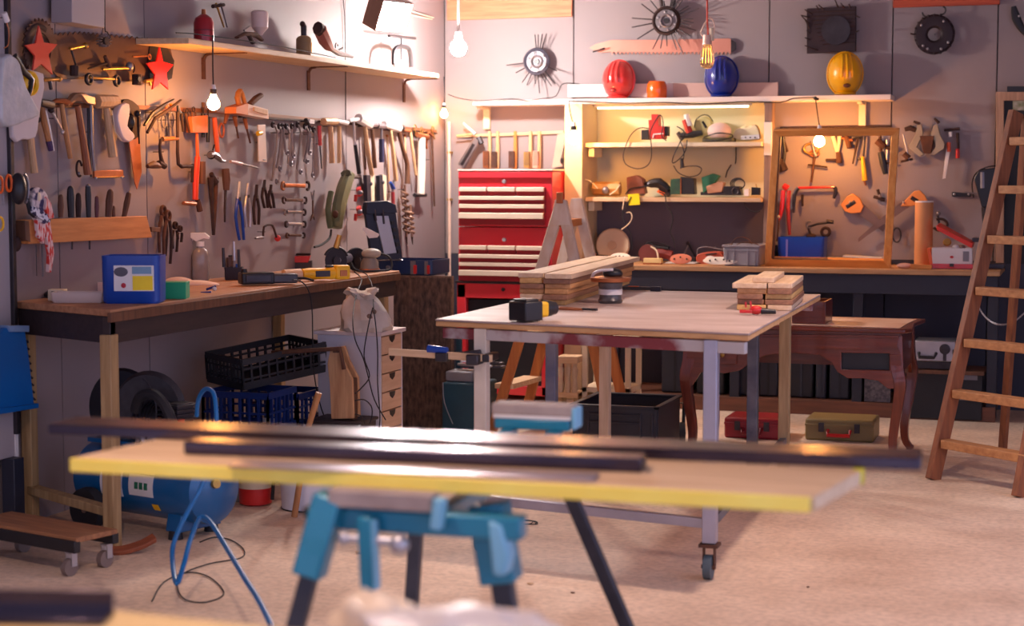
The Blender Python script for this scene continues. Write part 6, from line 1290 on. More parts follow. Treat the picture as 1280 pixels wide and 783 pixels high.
T=SH('cable_loop','tangled black cable hanging below the heat gun in front of the shelf unit','cable',850,Z1,-.33); solo(T,BLR,st([(846,158),(855,165),(850,178),(842,195),(841,204),(850,198),(857,188),(859,175)],1.3,s=4),st([(850,176),(855,190),(853,205),(851,211)],1.3,s=3),st([(842,207),(848,216),(860,221),(872,219),(877,212),(872,208),(860,208),(850,210)],1.3,s=4))
T=SH('power_plug','black plug hanging on the tangled cable under the upper shelf','plug',852,Z1,-.335); solo(T,BLK,st([(852,198),(853,210)],[4,6],6))
T=SH('white_adapter','long white power strip lying on the right of the upper cream shelf','power strip',938,Z1); T.add('body',WHT,pg([(927,170),(950,168),(950,174),(927,175)],10),bev=.002); T.add('socket_hole',BLK,*[dk(932+i*6,172,1,2,o=5) for i in range(3)])
T=SH('white_gloves','crumpled cream gloves lying behind the white power strip','gloves',932,Z1,-.12); T.add('palm',mat('gloves_cream',(240,228,186),.8,0,.06,9),pg([(918,166),(925,160),(938,160),(945,156),(950,166),(948,175),(920,175)],14,s=2),bev=.004)
for i,x in enumerate((924,931,938)): T.add('finger',mat('gloves_cream',(240,228,186)),st([(x,163),(x+9,158)],[5,4]))
T=SH('thin_cable','thin black cord hanging on the back panel of the shelf unit','cable',920,Z1,-.03); solo(T,BLR,st([(920,180),(920,200),(919,205)],1.2),st([(914,206),(909,214),(907,222)],1.6))
# lower shelf
T=SH('yellow_jar','old yellow-brown jar lying on its side at the left of the lower shelf','jar',760,Z2)
T.add('body',mat('jar_ochre',(196,150,80),.5,0,.2,9,(150,104,60)),st([(742,236),(775,236)],[17,17],17)); T.add('neck',COP,st([(742,232),(756,240)],[10,12])); T.add('cap',STL,dt(757,238,5,5,5,o=8))
T=SH('cream_wire','thin cream wire curling over the left end of the lower shelf','cable',735,Z2,-.3); solo(T,CRM,st([(747,236),(740,228),(732,225),(727,230),(728,240),(733,245)],1.2,s=4),st([(762,244),(770,238),(775,231)],1.6))
T=SH('rusty_sander','rust-brown belt sander on the lower shelf above the yellow note','power tool',794,Z2); T.add('body',mat('sander_rust',(156,96,76),.6,.1,.3,16,(104,66,56)),pg([(785,222),(797,219),(805,224),(808,242),(786,244)],16),bev=.004); T.add('front_roll',STL,dt(803,240,5,6,5)); T.add('cord',BLR,st([(782,243),(788,236),(800,234),(812,232)],1.4,s=3,o=9))
T=SH('black_drill','black electric drill lying on the lower shelf','drill',823,Z2); T.add('body',BLK,st([(812,230),(824,229),(836,238)],[10,13,9],12,s=2)); T.add('handle',BLK,st([(826,234),(838,243)],[9,8],9)); T.add('chuck',STD,st([(804,231),(813,230)],[5,8])); T.add('orange_tag',ORG,st([(822,239),(830,243)],[3,4],4,o=6))
T=SH('green_sander','dark green and black power tool in the middle of the lower shelf','power tool',855,Z2); T.add('body',mat('tool_green',(52,104,72),.5,0,.3,12,(30,44,44)),pg([(840,224),(852,223),(852,243),(839,243)],14),bev=.003); T.add('black_half',BLK,pg([(852,221),(869,223),(870,243),(852,243)],15),bev=.004); T.add('strip',COP,st([(851,223),(851,243)],1.4,o=8))
T=SH('green_jigsaw','green and tan orbital sander at the right of the lower shelf','power tool',890,Z2); T.add('body',mat('jig_green',(40,112,84),.5),pg([(878,222),(892,217),(900,220),(892,232),(880,242)],13),bev=.003); T.add('tan_front',mat('tan_plastic',(186,140,110),.5),pg([(884,233),(900,227),(906,228),(904,240),(886,242)],15),bev=.003); T.add('base',STD,pg([(877,240),(908,240),(908,244),(877,244)],12))
T=SH('charger_box','black charger box with a coiled cable at the right end of the lower shelf','charger',920,Z2); T.add('body',BLK,pg([(906,233),(926,233),(928,244),(905,244)],15),bev=.003); T.add('dial',STD,rg(919,239,4,1.6,2,o=8)); T.add('cable_coil',BLR,*[rg(922+i,230,9-i,1.4,1.4,o=2+2*i,asp=.8) for i in range(3)]); T.add('white_plug',WHT,pg([(932,237),(938,236),(938,245),(932,245)],8,o=6),bev=.001)
T=SH('small_adapter','small black adapter lying right of the charger box','adapter',944,Z2); T.add('body',BLK,pg([(940,234),(950,235),(950,244),(940,244)],10),bev=.002); T.add('prong',BRS,st([(945,230),(946,236)],1.6))
T=SH('yellow_note','yellow paper note hanging from the edge of the lower shelf','note',792,Z2,-.325); solo(T,mat('note_yellow',(255,218,20),.5),pg([(785,243),(799,242),(800,256),(786,257)],.8))
T=SH('hanging_cable','dark cord hanging from the lower shelf over the counter at the left','cable',785,Z2,-.33); solo(T,BLR,st([(781,246),(779,262),(778,272),(784,283),(789,296),(790,312)],1.5,s=4),st([(789,246),(783,258),(778,268)],1.2))
T=SH('pale_cable','pale curled cord hanging below the yellow note','cable',785,Z2,-.335); solo(T,CRM,st([(781,246),(778,262)],1.4),st([(783,266),(788,266),(790,272),(786,280),(777,287)],1.4,s=3))
T=SH('hanging_cable','dark wavy cord hanging from the middle of the lower shelf','cable',835,Z2,-.33); solo(T,BLR,st([(824,240),(831,244),(833,256),(839,266),(841,276),(838,290),(842,300),(844,312)],1.5,s=4))
T=SH('hanging_cable','short dark cord curving under the right end of the lower shelf','cable',935,Z2,-.3); solo(T,BLR,st([(930,250),(933,260),(942,265),(950,264)],1.5,s=4))
# ================================================================ ON THE COUNTER
ZC_=HC+.001
def rowof(x,y,z):
    v=Vector((x,y,z))-CAM; return 391.5-F*v.dot(UP)/v.dot(FW)
def KP(name,label,cat,px,py,y,rz=0,g=None):   # stands on the counter at depth y
    x=ony(px,325,y).x; q=Vector((x,y,ZC_)); T=Th(name,label,cat,q,rz,g,('V',0,0)); T.k=(q-CAM).dot(FW)/F; T.yo=rowof(x,y,ZC_)-py; return T
T=KP('polishing_disc','big round cream polishing disc standing at the back of the counter','disc',766,330,-0.12,0); k=T.k
T.add('disc',mat('disc_cream',(236,206,168),.6,0,.06,5),lathe([(.01,-.012),(20*k,-.01),(21.5*k,0),(20*k,.012),(.01,.02)],o=(0,.0,19.5*k),ax=(.1,-1,.15),n=36)); T.add('hub',mat('disc_hub',(214,176,140),.6),lathe([(.03,0),(.03,.016)],o=(0,-.014,19.5*k),ax=(.1,-1,.15),n=20))
def sand(label,px,py,w,h,c,holes,rz=0,lean=60):
    T=KP('sanding_disc',label,'sanding disc',px,py,-.54,R(rz),'perforated sanding discs on the counter'); k=T.k; W=w/2*k
    a=R(lean); ax=(0,-math.sin(a),math.cos(a))
    H=h*k
    T.add('disc',mat('sand_%d'%c[0],c,.8,0,.08,14),lambda bm,TT:[bmesh.ops.create_uvsphere(bm,u_segments=24,v_segments=10,radius=1,matrix=Matrix.Translation((0,0,.004+H*.5))@Euler((R(90-lean)*-1+R(0),0,0)).to_matrix().to_4x4()@Matrix.Diagonal((W,.006,H*.52,1)))])
    for i in range(holes):
        an=R(20+140*i/max(1,holes-1)); T.add('hole',BLK,ball(math.cos(an)*W*.6,-.012,.004+H*.45+math.sin(an)*H*.22,.006,.006,.006,8))
sand('white perforated sanding disc left, before the cream polishing disc',775,329,28,14,(236,220,200),5)
sand('red-stained perforated sanding disc in the middle of the counter',851,332,28,14,(206,120,90),3)
sand('pale perforated sanding disc with a reddish left tip before the grey crate',900,333,44,11,(236,216,200),4)
T=KP('grinding_disc','dark red grinding disc with a pale rim standing on the counter','disc',810,323,-0.28,0); k=T.k; T.add('disc',mat('disc_red_brown',(120,58,52),.7),lathe([(.01,-.006),(12*k,-.005),(12*k,.005),(.01,.006)],o=(0,0,11*k),ax=(.4,-1,.3),n=28)); T.add('pale_rim',CRM,tube([(4*k,-.01,20*k),(12*k,-.02,15*k),(15*k,-.03,2*k)],.006,s=3))
T=KP('red_drill','dark red drill lying at the back of the counter under the hanging cord','drill',830,322,-0.16,0); T.add('body',mat('drill_dkred',(150,60,52),.5,0,.2,10),st([(812,310),(828,311),(840,314)],[11,14,11],12)); T.add('dark_top',BLK,st([(808,300),(820,304),(836,305)],[7,8,5],8)); T.add('handle',mat('drill_dkred',(150,60,52)),st([(836,312),(842,322)],[9,9])); T.add('cord',BLR,st([(806,300),(815,297),(826,299),(838,303)],1.4,s=3,o=3))
T=KP('sanding_sponge','cream sanding sponge lying at the counter front','sponge',815,329,-0.5,0); k=T.k; T.add('body',mat('sponge_yellow',(232,206,142),.8,0,.08,14),box(0,.03,4*k,23*k,.05,7*k),bev=.003); T.add('grit_side',COP,box(0,.03,1*k,23.4*k,.052,1.6*k))
T=KP('orange_grinder','orange and red hand tool lying behind the ladder top on the counter','power tool',740,328,-0.3,0); T.add('body',ORG,st([(728,321),(745,321)],[7,6])); T.add('dark_end',RUD,st([(745,321),(760,322)],[5,4])); T.add('base',mat('drill_dkred',(150,60,52)),st([(724,327),(750,328)],[4,4]))
T=KP('gripper','open grey pliers leaning on the wall behind the paper sheets','pliers',860,314,-0.07,0); T.add('handle',STL,st([(861,292),(851,313)],[2,2])); T.add('handle',BLK,st([(861,292),(871,312)],[3,2.5])); T.add('jaw',STD,dt(860,291,2.4))
T=KP('paper_sheets','loose white paper sheets lying on the counter','paper',852,318,-0.3,0); k=T.k; T.add('sheet',WHT,box(0,0,.004,.2,.2,.003,0,0,8)); T.add('sheet',WHT,box(.04,.02,.009,.18,.14,.003,0,0,-14))
T=KP('red_sander','rusty red power sander with a white knob lying left of the grey crate','power tool',892,322,-0.28,0); T.add('body',mat('drill_dkred2',(186,84,60),.5,0,.15,8),pg([(872,313),(880,308),(902,307),(906,316),(904,322),(876,322)],18,s=2),bev=.004); T.add('knob',WHT,dt(888,317,7,6,5,o=9)); T.add('dark_end',BLK,pg([(860,314),(870,314),(870,320),(860,320)],12),bev=.001); T.add('cord',GRY,st([(872,314),(872,304),(882,301),(900,304),(915,307)],1.4,s=3,o=4)); T.add('slot',BLK,st([(882,311),(896,309)],[1.6,1.6],o=10))
T=KP('grey_crate','light grey ribbed plastic crate on the counter beside the leaning frame','crate',931,333,-0.42,0); k=T.k
GC=mat('crate_grey',(150,146,152),.5,0,.08,6)
T.add('body',GC,loft(43*k,.24,25*k,.005,.008,1.05)); T.add('rim',GC,*[box(0,s*.128,25*k,47*k,.016,.012) for s in(-1,1)],*[box(s*22.5*k,0,25*k,.012,.25,.012) for s in(-1,1)],bev=.002); T.add('rib',GC,*[box(x*k,-.125,12*k,.006,.01,22*k) for x in(-18,-9,8,17)]); T.add('rib',GC,box(0,-.127,20*k,42*k,.008,.008))
T=KP('wire_coil','thin brown wire coil sticking out of the grey crate','wire',925,330,-0.42,0); solo(T,RUS,st([(914,306),(918,298),(926,295),(935,297),(940,304)],1,s=4),st([(920,305),(930,301),(944,303),(950,306)],1,s=3))
# ================================================================ LEANING FRAME + things within
a_=onz(958,334,HC); b_=onz(1118,337,HC)
FRW=wood('frame_honey',(234,158,78),(204,120,52),rough=.45,axis=0,coat=.2); FRZ=wood('frame_honey_z',(240,176,104),(210,132,62),rough=.45,coat=.2)
yf_=-.48; 
T=VP('picture_frame','large empty honey-coloured wooden frame leaning on the wall over the counter','frame',Vector((ony(1037,335,yf_).x,yf_,HC+.002)),0)
lean=.32
def fp(px,py):
    # frame plane leans back: y from yf_ at the counter to yf_+lean at the top
    n=Vector((0,-1,-lean/.86)).normalized(); q0=T.loc; r=ray(px,py); q=CAM+r*((q0-CAM).dot(n)/r.dot(n)); return q-q0
def mem(name,p,q,r_,s_,m,th=.035,lab=None):
    P=[fp(*v) for v in(p,q,r_,s_)]; nn=Vector((0,1,lean/.86)).normalized()*th
    T.add(name,m,hexa(P,[v+nn for v in P]),bev=.004,label=lab)
mem('bottom_rail',(955,334),(1113,337),(1106,326),(962,323),FRW); mem('top_rail',(966,163),(1124,162),(1117,170),(972,171),FRW)
mem('left_stile',(955,334),(966,163),(975,170),(964,326),FRZ); mem('right_stile',(1113,337),(1124,162),(1114,168),(1104,328),FRZ)
mem('inner_lip',(964,325),(1104,328),(1103,326),(965,323),WHD,.03); mem('inner_lip',(974,171),(976,171),(967,324),(964,324),WHD,.03)
SB='clamps and saws hung on the wall behind the leaning frame'
def bt(name,label,cat,px,py,*parts,off=.03,g=SB): return TL('B',name,label,cat,px,py,off,*parts,g=g)
bt('wall_hook_strip','dark strip with hanging tools behind the upper rail of the leaning frame','rail',1040,160,('strip',RUD,st([(975,160),(1115,158)],[3,3],2,flat=True)),off=.01,g=None)
bt('long_clamp','long black bar clamp hanging at the left inside the frame','clamp',978,195,('bar',BLK,st([(978,160),(981,190),(978,214)],[4,4,4])),('jaw',RUD,st([(974,200),(980,214)],[10,12])),('jaw',RUD,st([(978,170),(984,190)],[3,4])))
bt('spring_clamp','copper bow clamp hanging just left of the framed bulb','clamp',1015,190,('bow',BRS,rg(1014,186,9,3,asp=.7)),('loop',COP,rg(1018,192,6,2,asp=.6)),('stem',STL,st([(1014,176),(1020,196)],[3,5])))
bt('spoke_wrench','cross-shaped dark wrench hanging below the framed bulb','wrench',1017,210,('shaft',RUS,st([(1019,188),(1016,215),(1014,228)],[4,3,3])),('cross_bar',RUD,st([(1010,206),(1034,209)],[2.4,2.4])))
bt('puller_clamp','pale three-armed puller hanging right of the framed bulb','puller',1045,185,('arm',CRM,st([(1040,166),(1044,180),(1046,190)],[5,5,4])),('arm',CRM,st([(1050,164),(1049,180),(1047,190)],[5,5,4])),('cross_bar',RUD,st([(1032,200),(1052,200)],[3,3])),('screw',RUS,st([(1048,190),(1049,204)],[6,8])))
bt('caulk_gun','thin dark skewer clamp hanging in the upper middle of the frame','clamp',1070,185,('shaft',RUD,st([(1073,170),(1066,205)],[4,2])),('head',STD,st([(1066,172),(1078,170)],[5,6])))
bt('sliding_clamp','rusty sliding clamp hanging near the top right inside the frame','clamp',1060,175,('jaw',RUS,st([(1056,164),(1062,185)],[6,7])),('bar',COP,st([(1050,172),(1066,176)],[3,4])))
bt('yellow_clamp','yellow-handled bar clamp hanging inside the right part of the frame','clamp',1079,210,('handle',YEL,st([(1078,196),(1080,212),(1081,226)],[5,6,7],6,s=2)),('head',STD,st([(1072,199),(1078,198)],[3,5])),('bar',STD,st([(1081,170),(1079,198)],[3,3])),('tip',COP,st([(1081,226),(1082,232)],[4,2])))
bt('black_clamp','black-gripped clamp hanging by the right stile of the frame','clamp',1103,200,('grip',BLK,st([(1101,190),(1104,204),(1107,218)],[8,9,6],7,s=2)),('head',RUS,st([(1096,176),(1106,184)],[9,9])),('bar',RUS,st([(1100,170),(1101,190)],[4,4])))
bt('steel_clamp','narrow steel clamp hanging against the right stile inside the frame','clamp',1110,190,('bar',STB,st([(1109,174),(1109,200)],[3,3])),('jaw',RUD,st([(1107,184),(1116,186)],[6,6])),('jaw',RUD,st([(1108,204),(1116,204)],[2.4,2.4])))
bt('spanner_cluster','dark rusty wing nuts hanging at the right inside the frame','wing nut',1098,245,('wing',RUD,st([(1092,246),(1106,250)],[4,5])),('wing',RUD,st([(1097,237),(1102,252)],[4,3])),('pin',STL,dt(1100,245,2,o=3)),g=None)
bt('bolt_cutter','red long-handled bolt cutter hanging at the left inside the frame','bolt cutter',982,255,('jaw',RED,st([(979,232),(985,236)],[7,9])),('handle',RED,st([(979,238),(977,262),(974,275)],[6,6,3],s=2)),('handle',mat('cutter_dkred',(176,52,46),.5),st([(986,238),(985,262),(987,294)],[6,5,4],s=2)),('lower_bar',RUS,st([(974,275),(971,302)],[2.4,2.4])),('collar',CRM,dt(974,271,2.6)),off=.05)
bt('bow_saw','red-backed hacksaw frame hanging in the middle of the leaning frame','saw',1018,245,('back',RED,st([(998,235),(1043,234)],[3.4,3.4])),('arm',STD,st([(998,235),(993,244),(992,266)],[5,5,3],s=2)),('arm',STD,st([(1043,234),(1045,240),(1042,248)],[5,5,4],s=2)),('grip',RUD,st([(1003,243),(1003,258)],[4,3])),off=.04)
def wsaw(label,hpts,slot,blade,off=.035):
    T=BW('panel_saw',label,'handsaw',hpts[0][0],hpts[0][1],off)
    T.add('handle',mat('saw_handle_honey',(222,142,72),.45,0,.1,6),pg(hpts,6),bev=.004); T.add('grip_hole',STD,st(slot,[5,5],1.5,o=3.2)); T.add('blade',mat('saw_blade_dull',(126,104,98),.45,.6,.15,8),pg(blade,1.2)); T.add('screw',STB,dt((hpts[0][0]+blade[0][0])/2,(hpts[0][1]+blade[0][1])/2,1.4,o=4))
wsaw('handsaw with a honey handle hanging inside the frame, blade pointing down right',[(1051,256),(1060,245),(1066,242),(1075,248),(1080,258),(1076,266),(1064,267),(1056,264)],[(1058,259),(1069,252)],[(1074,250),(1082,258),(1108,282),(1104,290),(1076,270),(1070,266)])
wsaw('handsaw with its honey handle right of the frame and blade pointing down left',[(1126,258),(1132,250),(1143,239),(1150,238),(1156,244),(1160,252),(1150,256),(1138,258)],[(1139,247),(1147,252)],[(1133,248),(1138,258),(1085,294),(1073,303),(1073,298),(1100,274)],.05)
bt('hand_drill','old hand-cranked drill hanging low inside the leaning frame','hand drill',1028,285,('gear_wheel',RUD,rg(1032,290,5,4)),('frame',STD,st([(1010,284),(1022,280),(1038,278)],[3,3,3])),('handle',STL,rg(1012,281,4,3,a0=60,a1=300)),('chuck',STD,st([(1033,277),(1042,278)],[5,5])),('crank',RUD,st([(1010,284),(1014,296)],[3,3])),('knob',RUD,dt(1014,296,7,4,4)),off=.05)
bt('g_clamp','small clamp with a round loop on the wall behind the frame\'s right stile','clamp',1122,295,('loop',STD,rg(1121,294,5,2,asp=1.8)),g=None)
# blue tub, papers in the frame
T=KP('blue_tub','bright blue cut plastic tub standing on the counter behind the leaning frame','tub',1003,327,-0.14,0); k=T.k
T.add('body',mat('tub_blue',(16,80,190),.3,0,.12,4,(12,60,150)),loft(56*k,.16,34*k,.004,.02,1.04)); T.add('seam',mat('seam_lilac',(120,120,200),.3),box(-17*k,-.082,16*k,.012,.004,30*k))
T=KP('black_battery','small black battery box beside the blue tub','battery',968,327,-0.1,0); T.add('body',BLK,pg([(964,304),(974,304),(975,326),(964,326)],14),bev=.002); T.add('terminal',STD,dt(971,313,2,2,3,o=7))
T=KP('folder_stack','stack of white papers on a blue folder behind the frame','papers',1070,328,-0.14,0); k=T.k
T.add('folder',mat('folder_blue',(30,84,140),.5),box(0,.05,.012,70*k,.2,.018,0,0,0),bev=.002); T.add('sheets',WHT,box(-.02,.04,.032,66*k,.18,.012,0,2),bev=.001); T.add('sheets',WHT,box(.04,.05,.048,48*k,.16,.008,0,3))
# ================================================================ RIGHT OF THE FRAME
T=bt('bearing_puller','large pale two-armed bearing puller hanging right of the frame','puller',1158,175,('arm',mat('puller_pale',(176,160,132),.45,.5,.15,10),pg([(1147,156),(1152,156),(1154,167),(1150,176),(1146,184),(1155,193),(1150,196),(1137,186),(1137,182),(1145,168)],7)),('arm',mat('puller_pale',(176,160,132)),pg([(1168,156),(1172,156),(1175,168),(1181,180),(1180,186),(1168,194),(1162,193),(1170,184),(1169,178),(1164,168)],7)),('body',RUS,pg([(1150,170),(1168,170),(1164,192),(1155,192)],10)),('hook',RUD,st([(1142,152),(1150,155)],[3,4])),('hook',RUD,st([(1168,148),(1174,154)],[3,4])),off=.06,g=None)
bt('tension_clamp','thin steel rod clamp with a cross bar left of the big puller','clamp',1134,185,('rod',STB,st([(1129,168),(1137,202)],[2.4,2.4])),('cross_bar',RUD,st([(1126,202),(1141,199)],[3,3])),('block',RUS,st([(1130,192),(1136,198)],[7,8])),g=None,off=.05)
bt('rubber_strap','dark leather-like strap coiled behind the thin rod clamp','strap',1135,163,('strap',RUD,st([(1131,162),(1138,160),(1145,163)],[5,7,6])),g=None)
bt('long_knife','long white-bladed knife with an orange-red handle hanging at the right','knife',1184,195,('blade',WHT,pg([(1183,186),(1188,186),(1182,223),(1178,224)],1.4)),('handle',mat('knife_orange',(226,92,50),.4),st([(1186,178),(1186,190)],[5,5])),('tag',WHT,st([(1188,165),(1188,171)],[5,5],3)),g=None,off=.05)
bt('red_handle_tool','dark red handled pliers hanging right of the long knife','pliers',1197,185,('handle',RED,st([(1197,186),(1197,198)],[5,5])),('head',RUD,st([(1197,166),(1198,186)],[4,3])),('jaw',RUD,st([(1180,163),(1200,161)],[3,4])),g=None,off=.04)
bt('wall_plate_bracket','small black metal bracket with two screws on the wall at the right','bracket',1201,243,('plate',BLK,pg([(1190,240),(1213,242),(1214,246),(1190,246)],3)),('screw',STB,dt(1193,243,1.6,o=2)),('screw',STB,dt(1211,243,1.6,o=2)),g=None,off=.01)
bt('c_clamp','dark C-clamp hanging behind the cardboard tube','clamp',1176,278,('bow',RUD,rg(1175,281,9,3.4,a0=-150,a1=120,asp=.8)),('screw',STD,st([(1172,268),(1174,280)],[3,3])),('knob',STL,dt(1173,267,3)),g=None)
T=KP('cardboard_tube','thick brown cardboard tube standing on the counter beside the frame','cardboard tube',1154,335,-0.3,0); k=T.k
T.add('tube',mat('card_tube',(206,144,92),.6,0,.06,5),lathe([(10.5*k,0),(11*k,1*k),(11.2*k,82*k),(9*k,82*k),(9*k,70*k)],n=32)); T.add('pale_rim',WHT,lathe([(11.3*k,81*k),(11.3*k,82.6*k),(9.4*k,82.6*k),(9.4*k,81*k)],n=32))
T=KP('cloth_roll','small pinkish rag lying on the counter left of the cardboard tube','rag',1131,338,-0.5,0); k=T.k; T.add('rag',mat('rag_pink',(214,160,140),.8,0,.15,16,bump=.4),ball(0,0,3.5*k,10*k,.03,3.5*k)); 
T=KP('wood_block','flat wooden block lying on the counter under the cardboard tube front','block',1152,340,-0.52,0); k=T.k; T.add('body',WORX,box(0,.0,3*k,26*k,.05,5*k,0,2),bev=.001)
T=KP('first_aid_box','white and red first aid box with its lid open, full of small things','box',1190,339,-0.4,R(3)); k=T.k; w=50*k
T.add('body',WHT,loft(w,.16,26*k,.004,.008,.98)); T.add('bottom_band',RED,box(0,0,3.5*k,w*1.02,.168,6*k),bev=.002); T.add('lid',mat('aid_red',(226,52,30),.4),hexa([Vector((-.09,-.06,48*k)),Vector((.115,-.06,26*k)),Vector((.125,.08,27*k)),Vector((-.07,.08,51*k))],[Vector((-.095,-.06,54*k)),Vector((.12,-.06,32*k)),Vector((.13,.08,33*k)),Vector((-.075,.08,57*k))]),bev=.003)
T.add('latch',BLK,box(0,-.086,5*k,.025,.012,.018),bev=.001); T.add('label_sticker',GRY,box(w*.34,-.081,16*k,.035,.003,.06)); T.add('emblem',RED,ball(.0,-.081,15*k,.011,.003,.008)); T.add('side_flap',ORG,box(-w*.52,-.02,14*k,.02,.12,24*k,0,-10),bev=.002)
T.add('contents',BRS,lathe([(.02,-.01),(.025,0),(.02,.01)],o=(-.03,-.03,33*k),ax=(0,-1,.3))); T.add('contents',WHT,ball(.02,-.03,27*k,.022,.02,.016)); T.add('contents',STL,ball(.06,-.02,27*k,.02,.02,.012))
# window frame / mirror at the right edge
T=BW('dark_window','dark picture-like window in a pale worn wooden frame at the right edge','window frame',1262,200,.07)
T.add('frame',wood('worn_frame',(206,168,136),(150,112,90)),pg([(1245,115),(1300,115),(1300,126),(1255,126),(1255,330),(1245,330)],6),bev=.003); T.add('glass',mat('dark_glass',(12,13,20),.55,0,.2,5),pg([(1255,126),(1300,126),(1300,330),(1255,330)],2,o=-1)); T.add('picture',mat('glass_green',(110,120,70),.4,0,.6,30,(180,170,150),0,None,4,.5),pg([(1266,126),(1300,126),(1300,138),(1266,138)],1,o=.6)); T.add('top_strip',BLK,pg([(1259,108),(1300,108),(1300,115),(1259,115)],5))
# bench drill press at the right
T=KP('drill_press','small bench drill press standing on the counter behind the ladder','drill press',1232,338,-0.3,0); T.add('column',STL,st([(1234,340),(1234,215)],[5,5])); T.add('head',BLK,pg([(1218,226),(1224,215),(1246,212),(1252,222),(1252,262),(1228,262)],26),bev=.006); T.add('chuck',STD,st([(1231,262),(1231,285)],[9,5])); T.add('motor_top',STL,st([(1228,218),(1228,238)],[8,8],8,o=10)); T.add('feed_handle',STL,st([(1222,245),(1206,243)],[2,2],o=12)); T.add('cable_bow',BLR,st([(1217,250),(1215,232),(1221,218),(1236,211),(1250,210)],1.6,s=3,o=6)); T.add('table',STD,pg([(1216,300),(1252,300),(1252,305),(1216,305)],24),bev=.002); T.add('base_plate',STD,pg([(1212,332),(1256,332),(1256,338),(1212,338)],26),bev=.002)
# ================================================================ FOREGROUND: folding work bench with board and steel tubes
ZB=.87
bFL=onz(88,573,ZB); bFR=onz(1013,622,ZB); bBR=onz(1061,586,ZB)
ex=(bFR-bFL).normalized(); ey=Vector((-ex.y,ex.x,0)); RZ=math.atan2(ex.y,ex.x)
BW_=(bBR-bFR).dot(ey); BL_=(bFR-bFL).length
YED=mat('yellow_board_edge',(255,240,120),.5,0,.1,6,(250,216,80))
T=Th('shuttering_board','long pale wooden board with a bright yellow edge lying on the blue work stand','board',(bFL.x,bFL.y,ZB-.028),RZ)
T.add('board',wood('board_pale',(226,196,158),(188,152,112),axis=0,scale=3),hexa([Vector(v) for v in((0,.004,0),(BL_,.004,0),(BL_+.06,BW_,0),(.05,BW_,0))],[Vector(v) for v in((0,.004,.028),(BL_,.004,.028),(BL_+.06,BW_,.028),(.05,BW_,.028))]),bev=.002)
T.add('painted_edge',YED,box(BL_/2,0,.014,BL_,.008,.0285),bev=.002,label='bright yellow painted edge')
T.add('corner_tip',mat('lime_yellow',(226,220,40),.5),box(BL_+.055,BW_-.0,.014,.02,.03,.029),label='lime yellow painted corner')
T.add('end_cut',WPX,bar((BL_+.003,.004,.014),(BL_+.058,BW_-.02,.014),.006,.0275),bev=.001)
SQ=mat('blued_steel_tube',(88,78,86),.24,.85,.25,5,(54,48,66),0,(1,6,6))
def stube(name,label,p,q,w,h,m=SQ):
    a,b=onz(p[0],p[1],ZB),onz(q[0],q[1],ZB); l=(b-a).length
    T=Th(name,label,'steel tube',(a.x,a.y,ZB+.0008),math.atan2(b.y-a.y,b.x-a.x),'steel sections lying on the pale board')
    T.add('tube',m,box(l/2,w/2,h/2,l,w,h),bev=.003)
    if h>.02:
        for x_ in(l+.0005,-.0005): T.add('open_end',BLK,box(x_,w/2,h/2,.002,w-.008,h-.008))
    return T
stube('square_tube','longest dark steel section along the far edge of the pale board, overhanging both ends',(60,544),(1150,589),.13,.024)
stube('square_tube','shorter dark square steel tube in the middle of the pale board',(230,569),(801,592),.07,.028)
stube('flat_bar','thin flat steel bar nearest the yellow edge of the board',(285,586),(742,604),.075,.006,mat('mill_steel',(190,178,182),.3,.85,.2,6))
# stand
fj=onz(492,612,ZB-.03); rj=onz(669,520,ZB-.03)
T=Th('folding_workstand','blue folding work stand with black legs holding the yellow-edged board','work stand',(fj.x,fj.y,0),RZ)
inv=Matrix.Rotation(-RZ,3,'Z')
def lc(v): return inv@(Vector(v)-Vector((fj.x,fj.y,0)))
r=lc(rj); yf=lc(bFL).y-.03
JW=mat('jaw_board',(176,160,152),.6,0,.2,10,(136,120,116)); WB=mat('stand_blue',(22,122,150),.35,.1,.1,6,coat=.3); WBL=mat('stand_light_blue',(120,180,206),.4,0,.1,6)
zt=ZB-.03
T.add('front_jaw',JW,box(-.005,yf-.0,zt-.012,.215,.05,.034),bev=.004)
T.add('jaw_clip',WBL,box(.115,yf-.02,zt-.03,.022,.03,.06,0,8),bev=.004)
T.add('front_beam',WB,box(.06,yf+.03,zt-.058,.42,.05,.045),bev=.006)
T.add('side_rail',WB,bar((-.08,yf+.04,zt-.05),(r.x-.06,r.y,zt-.05),.03,.04),bev=.004)
T.add('side_rail',WB,bar((.1,yf+.04,zt-.05),(r.x+.06,r.y,zt-.05),.03,.04),bev=.004)
T.add('rear_jaw',JW,box(r.x,r.y,ZB-.012,.215,.07,.03),bev=.005)
T.add('rear_beam',WB,box(r.x,r.y-.0,ZB-.048,.2,.075,.03),bev=.006)
T.add('rear_strip',WHT,box(r.x,r.y-.0,ZB-.03,.205,.078,.008),bev=.002,label='pale strip')
T.add('jaw_clip',WBL,box(r.x+.11,r.y,ZB-.03,.012,.07,.055),bev=.004)
LG=mat('leg_black',(34,33,42),.4,.2,.2,12,(60,58,66))
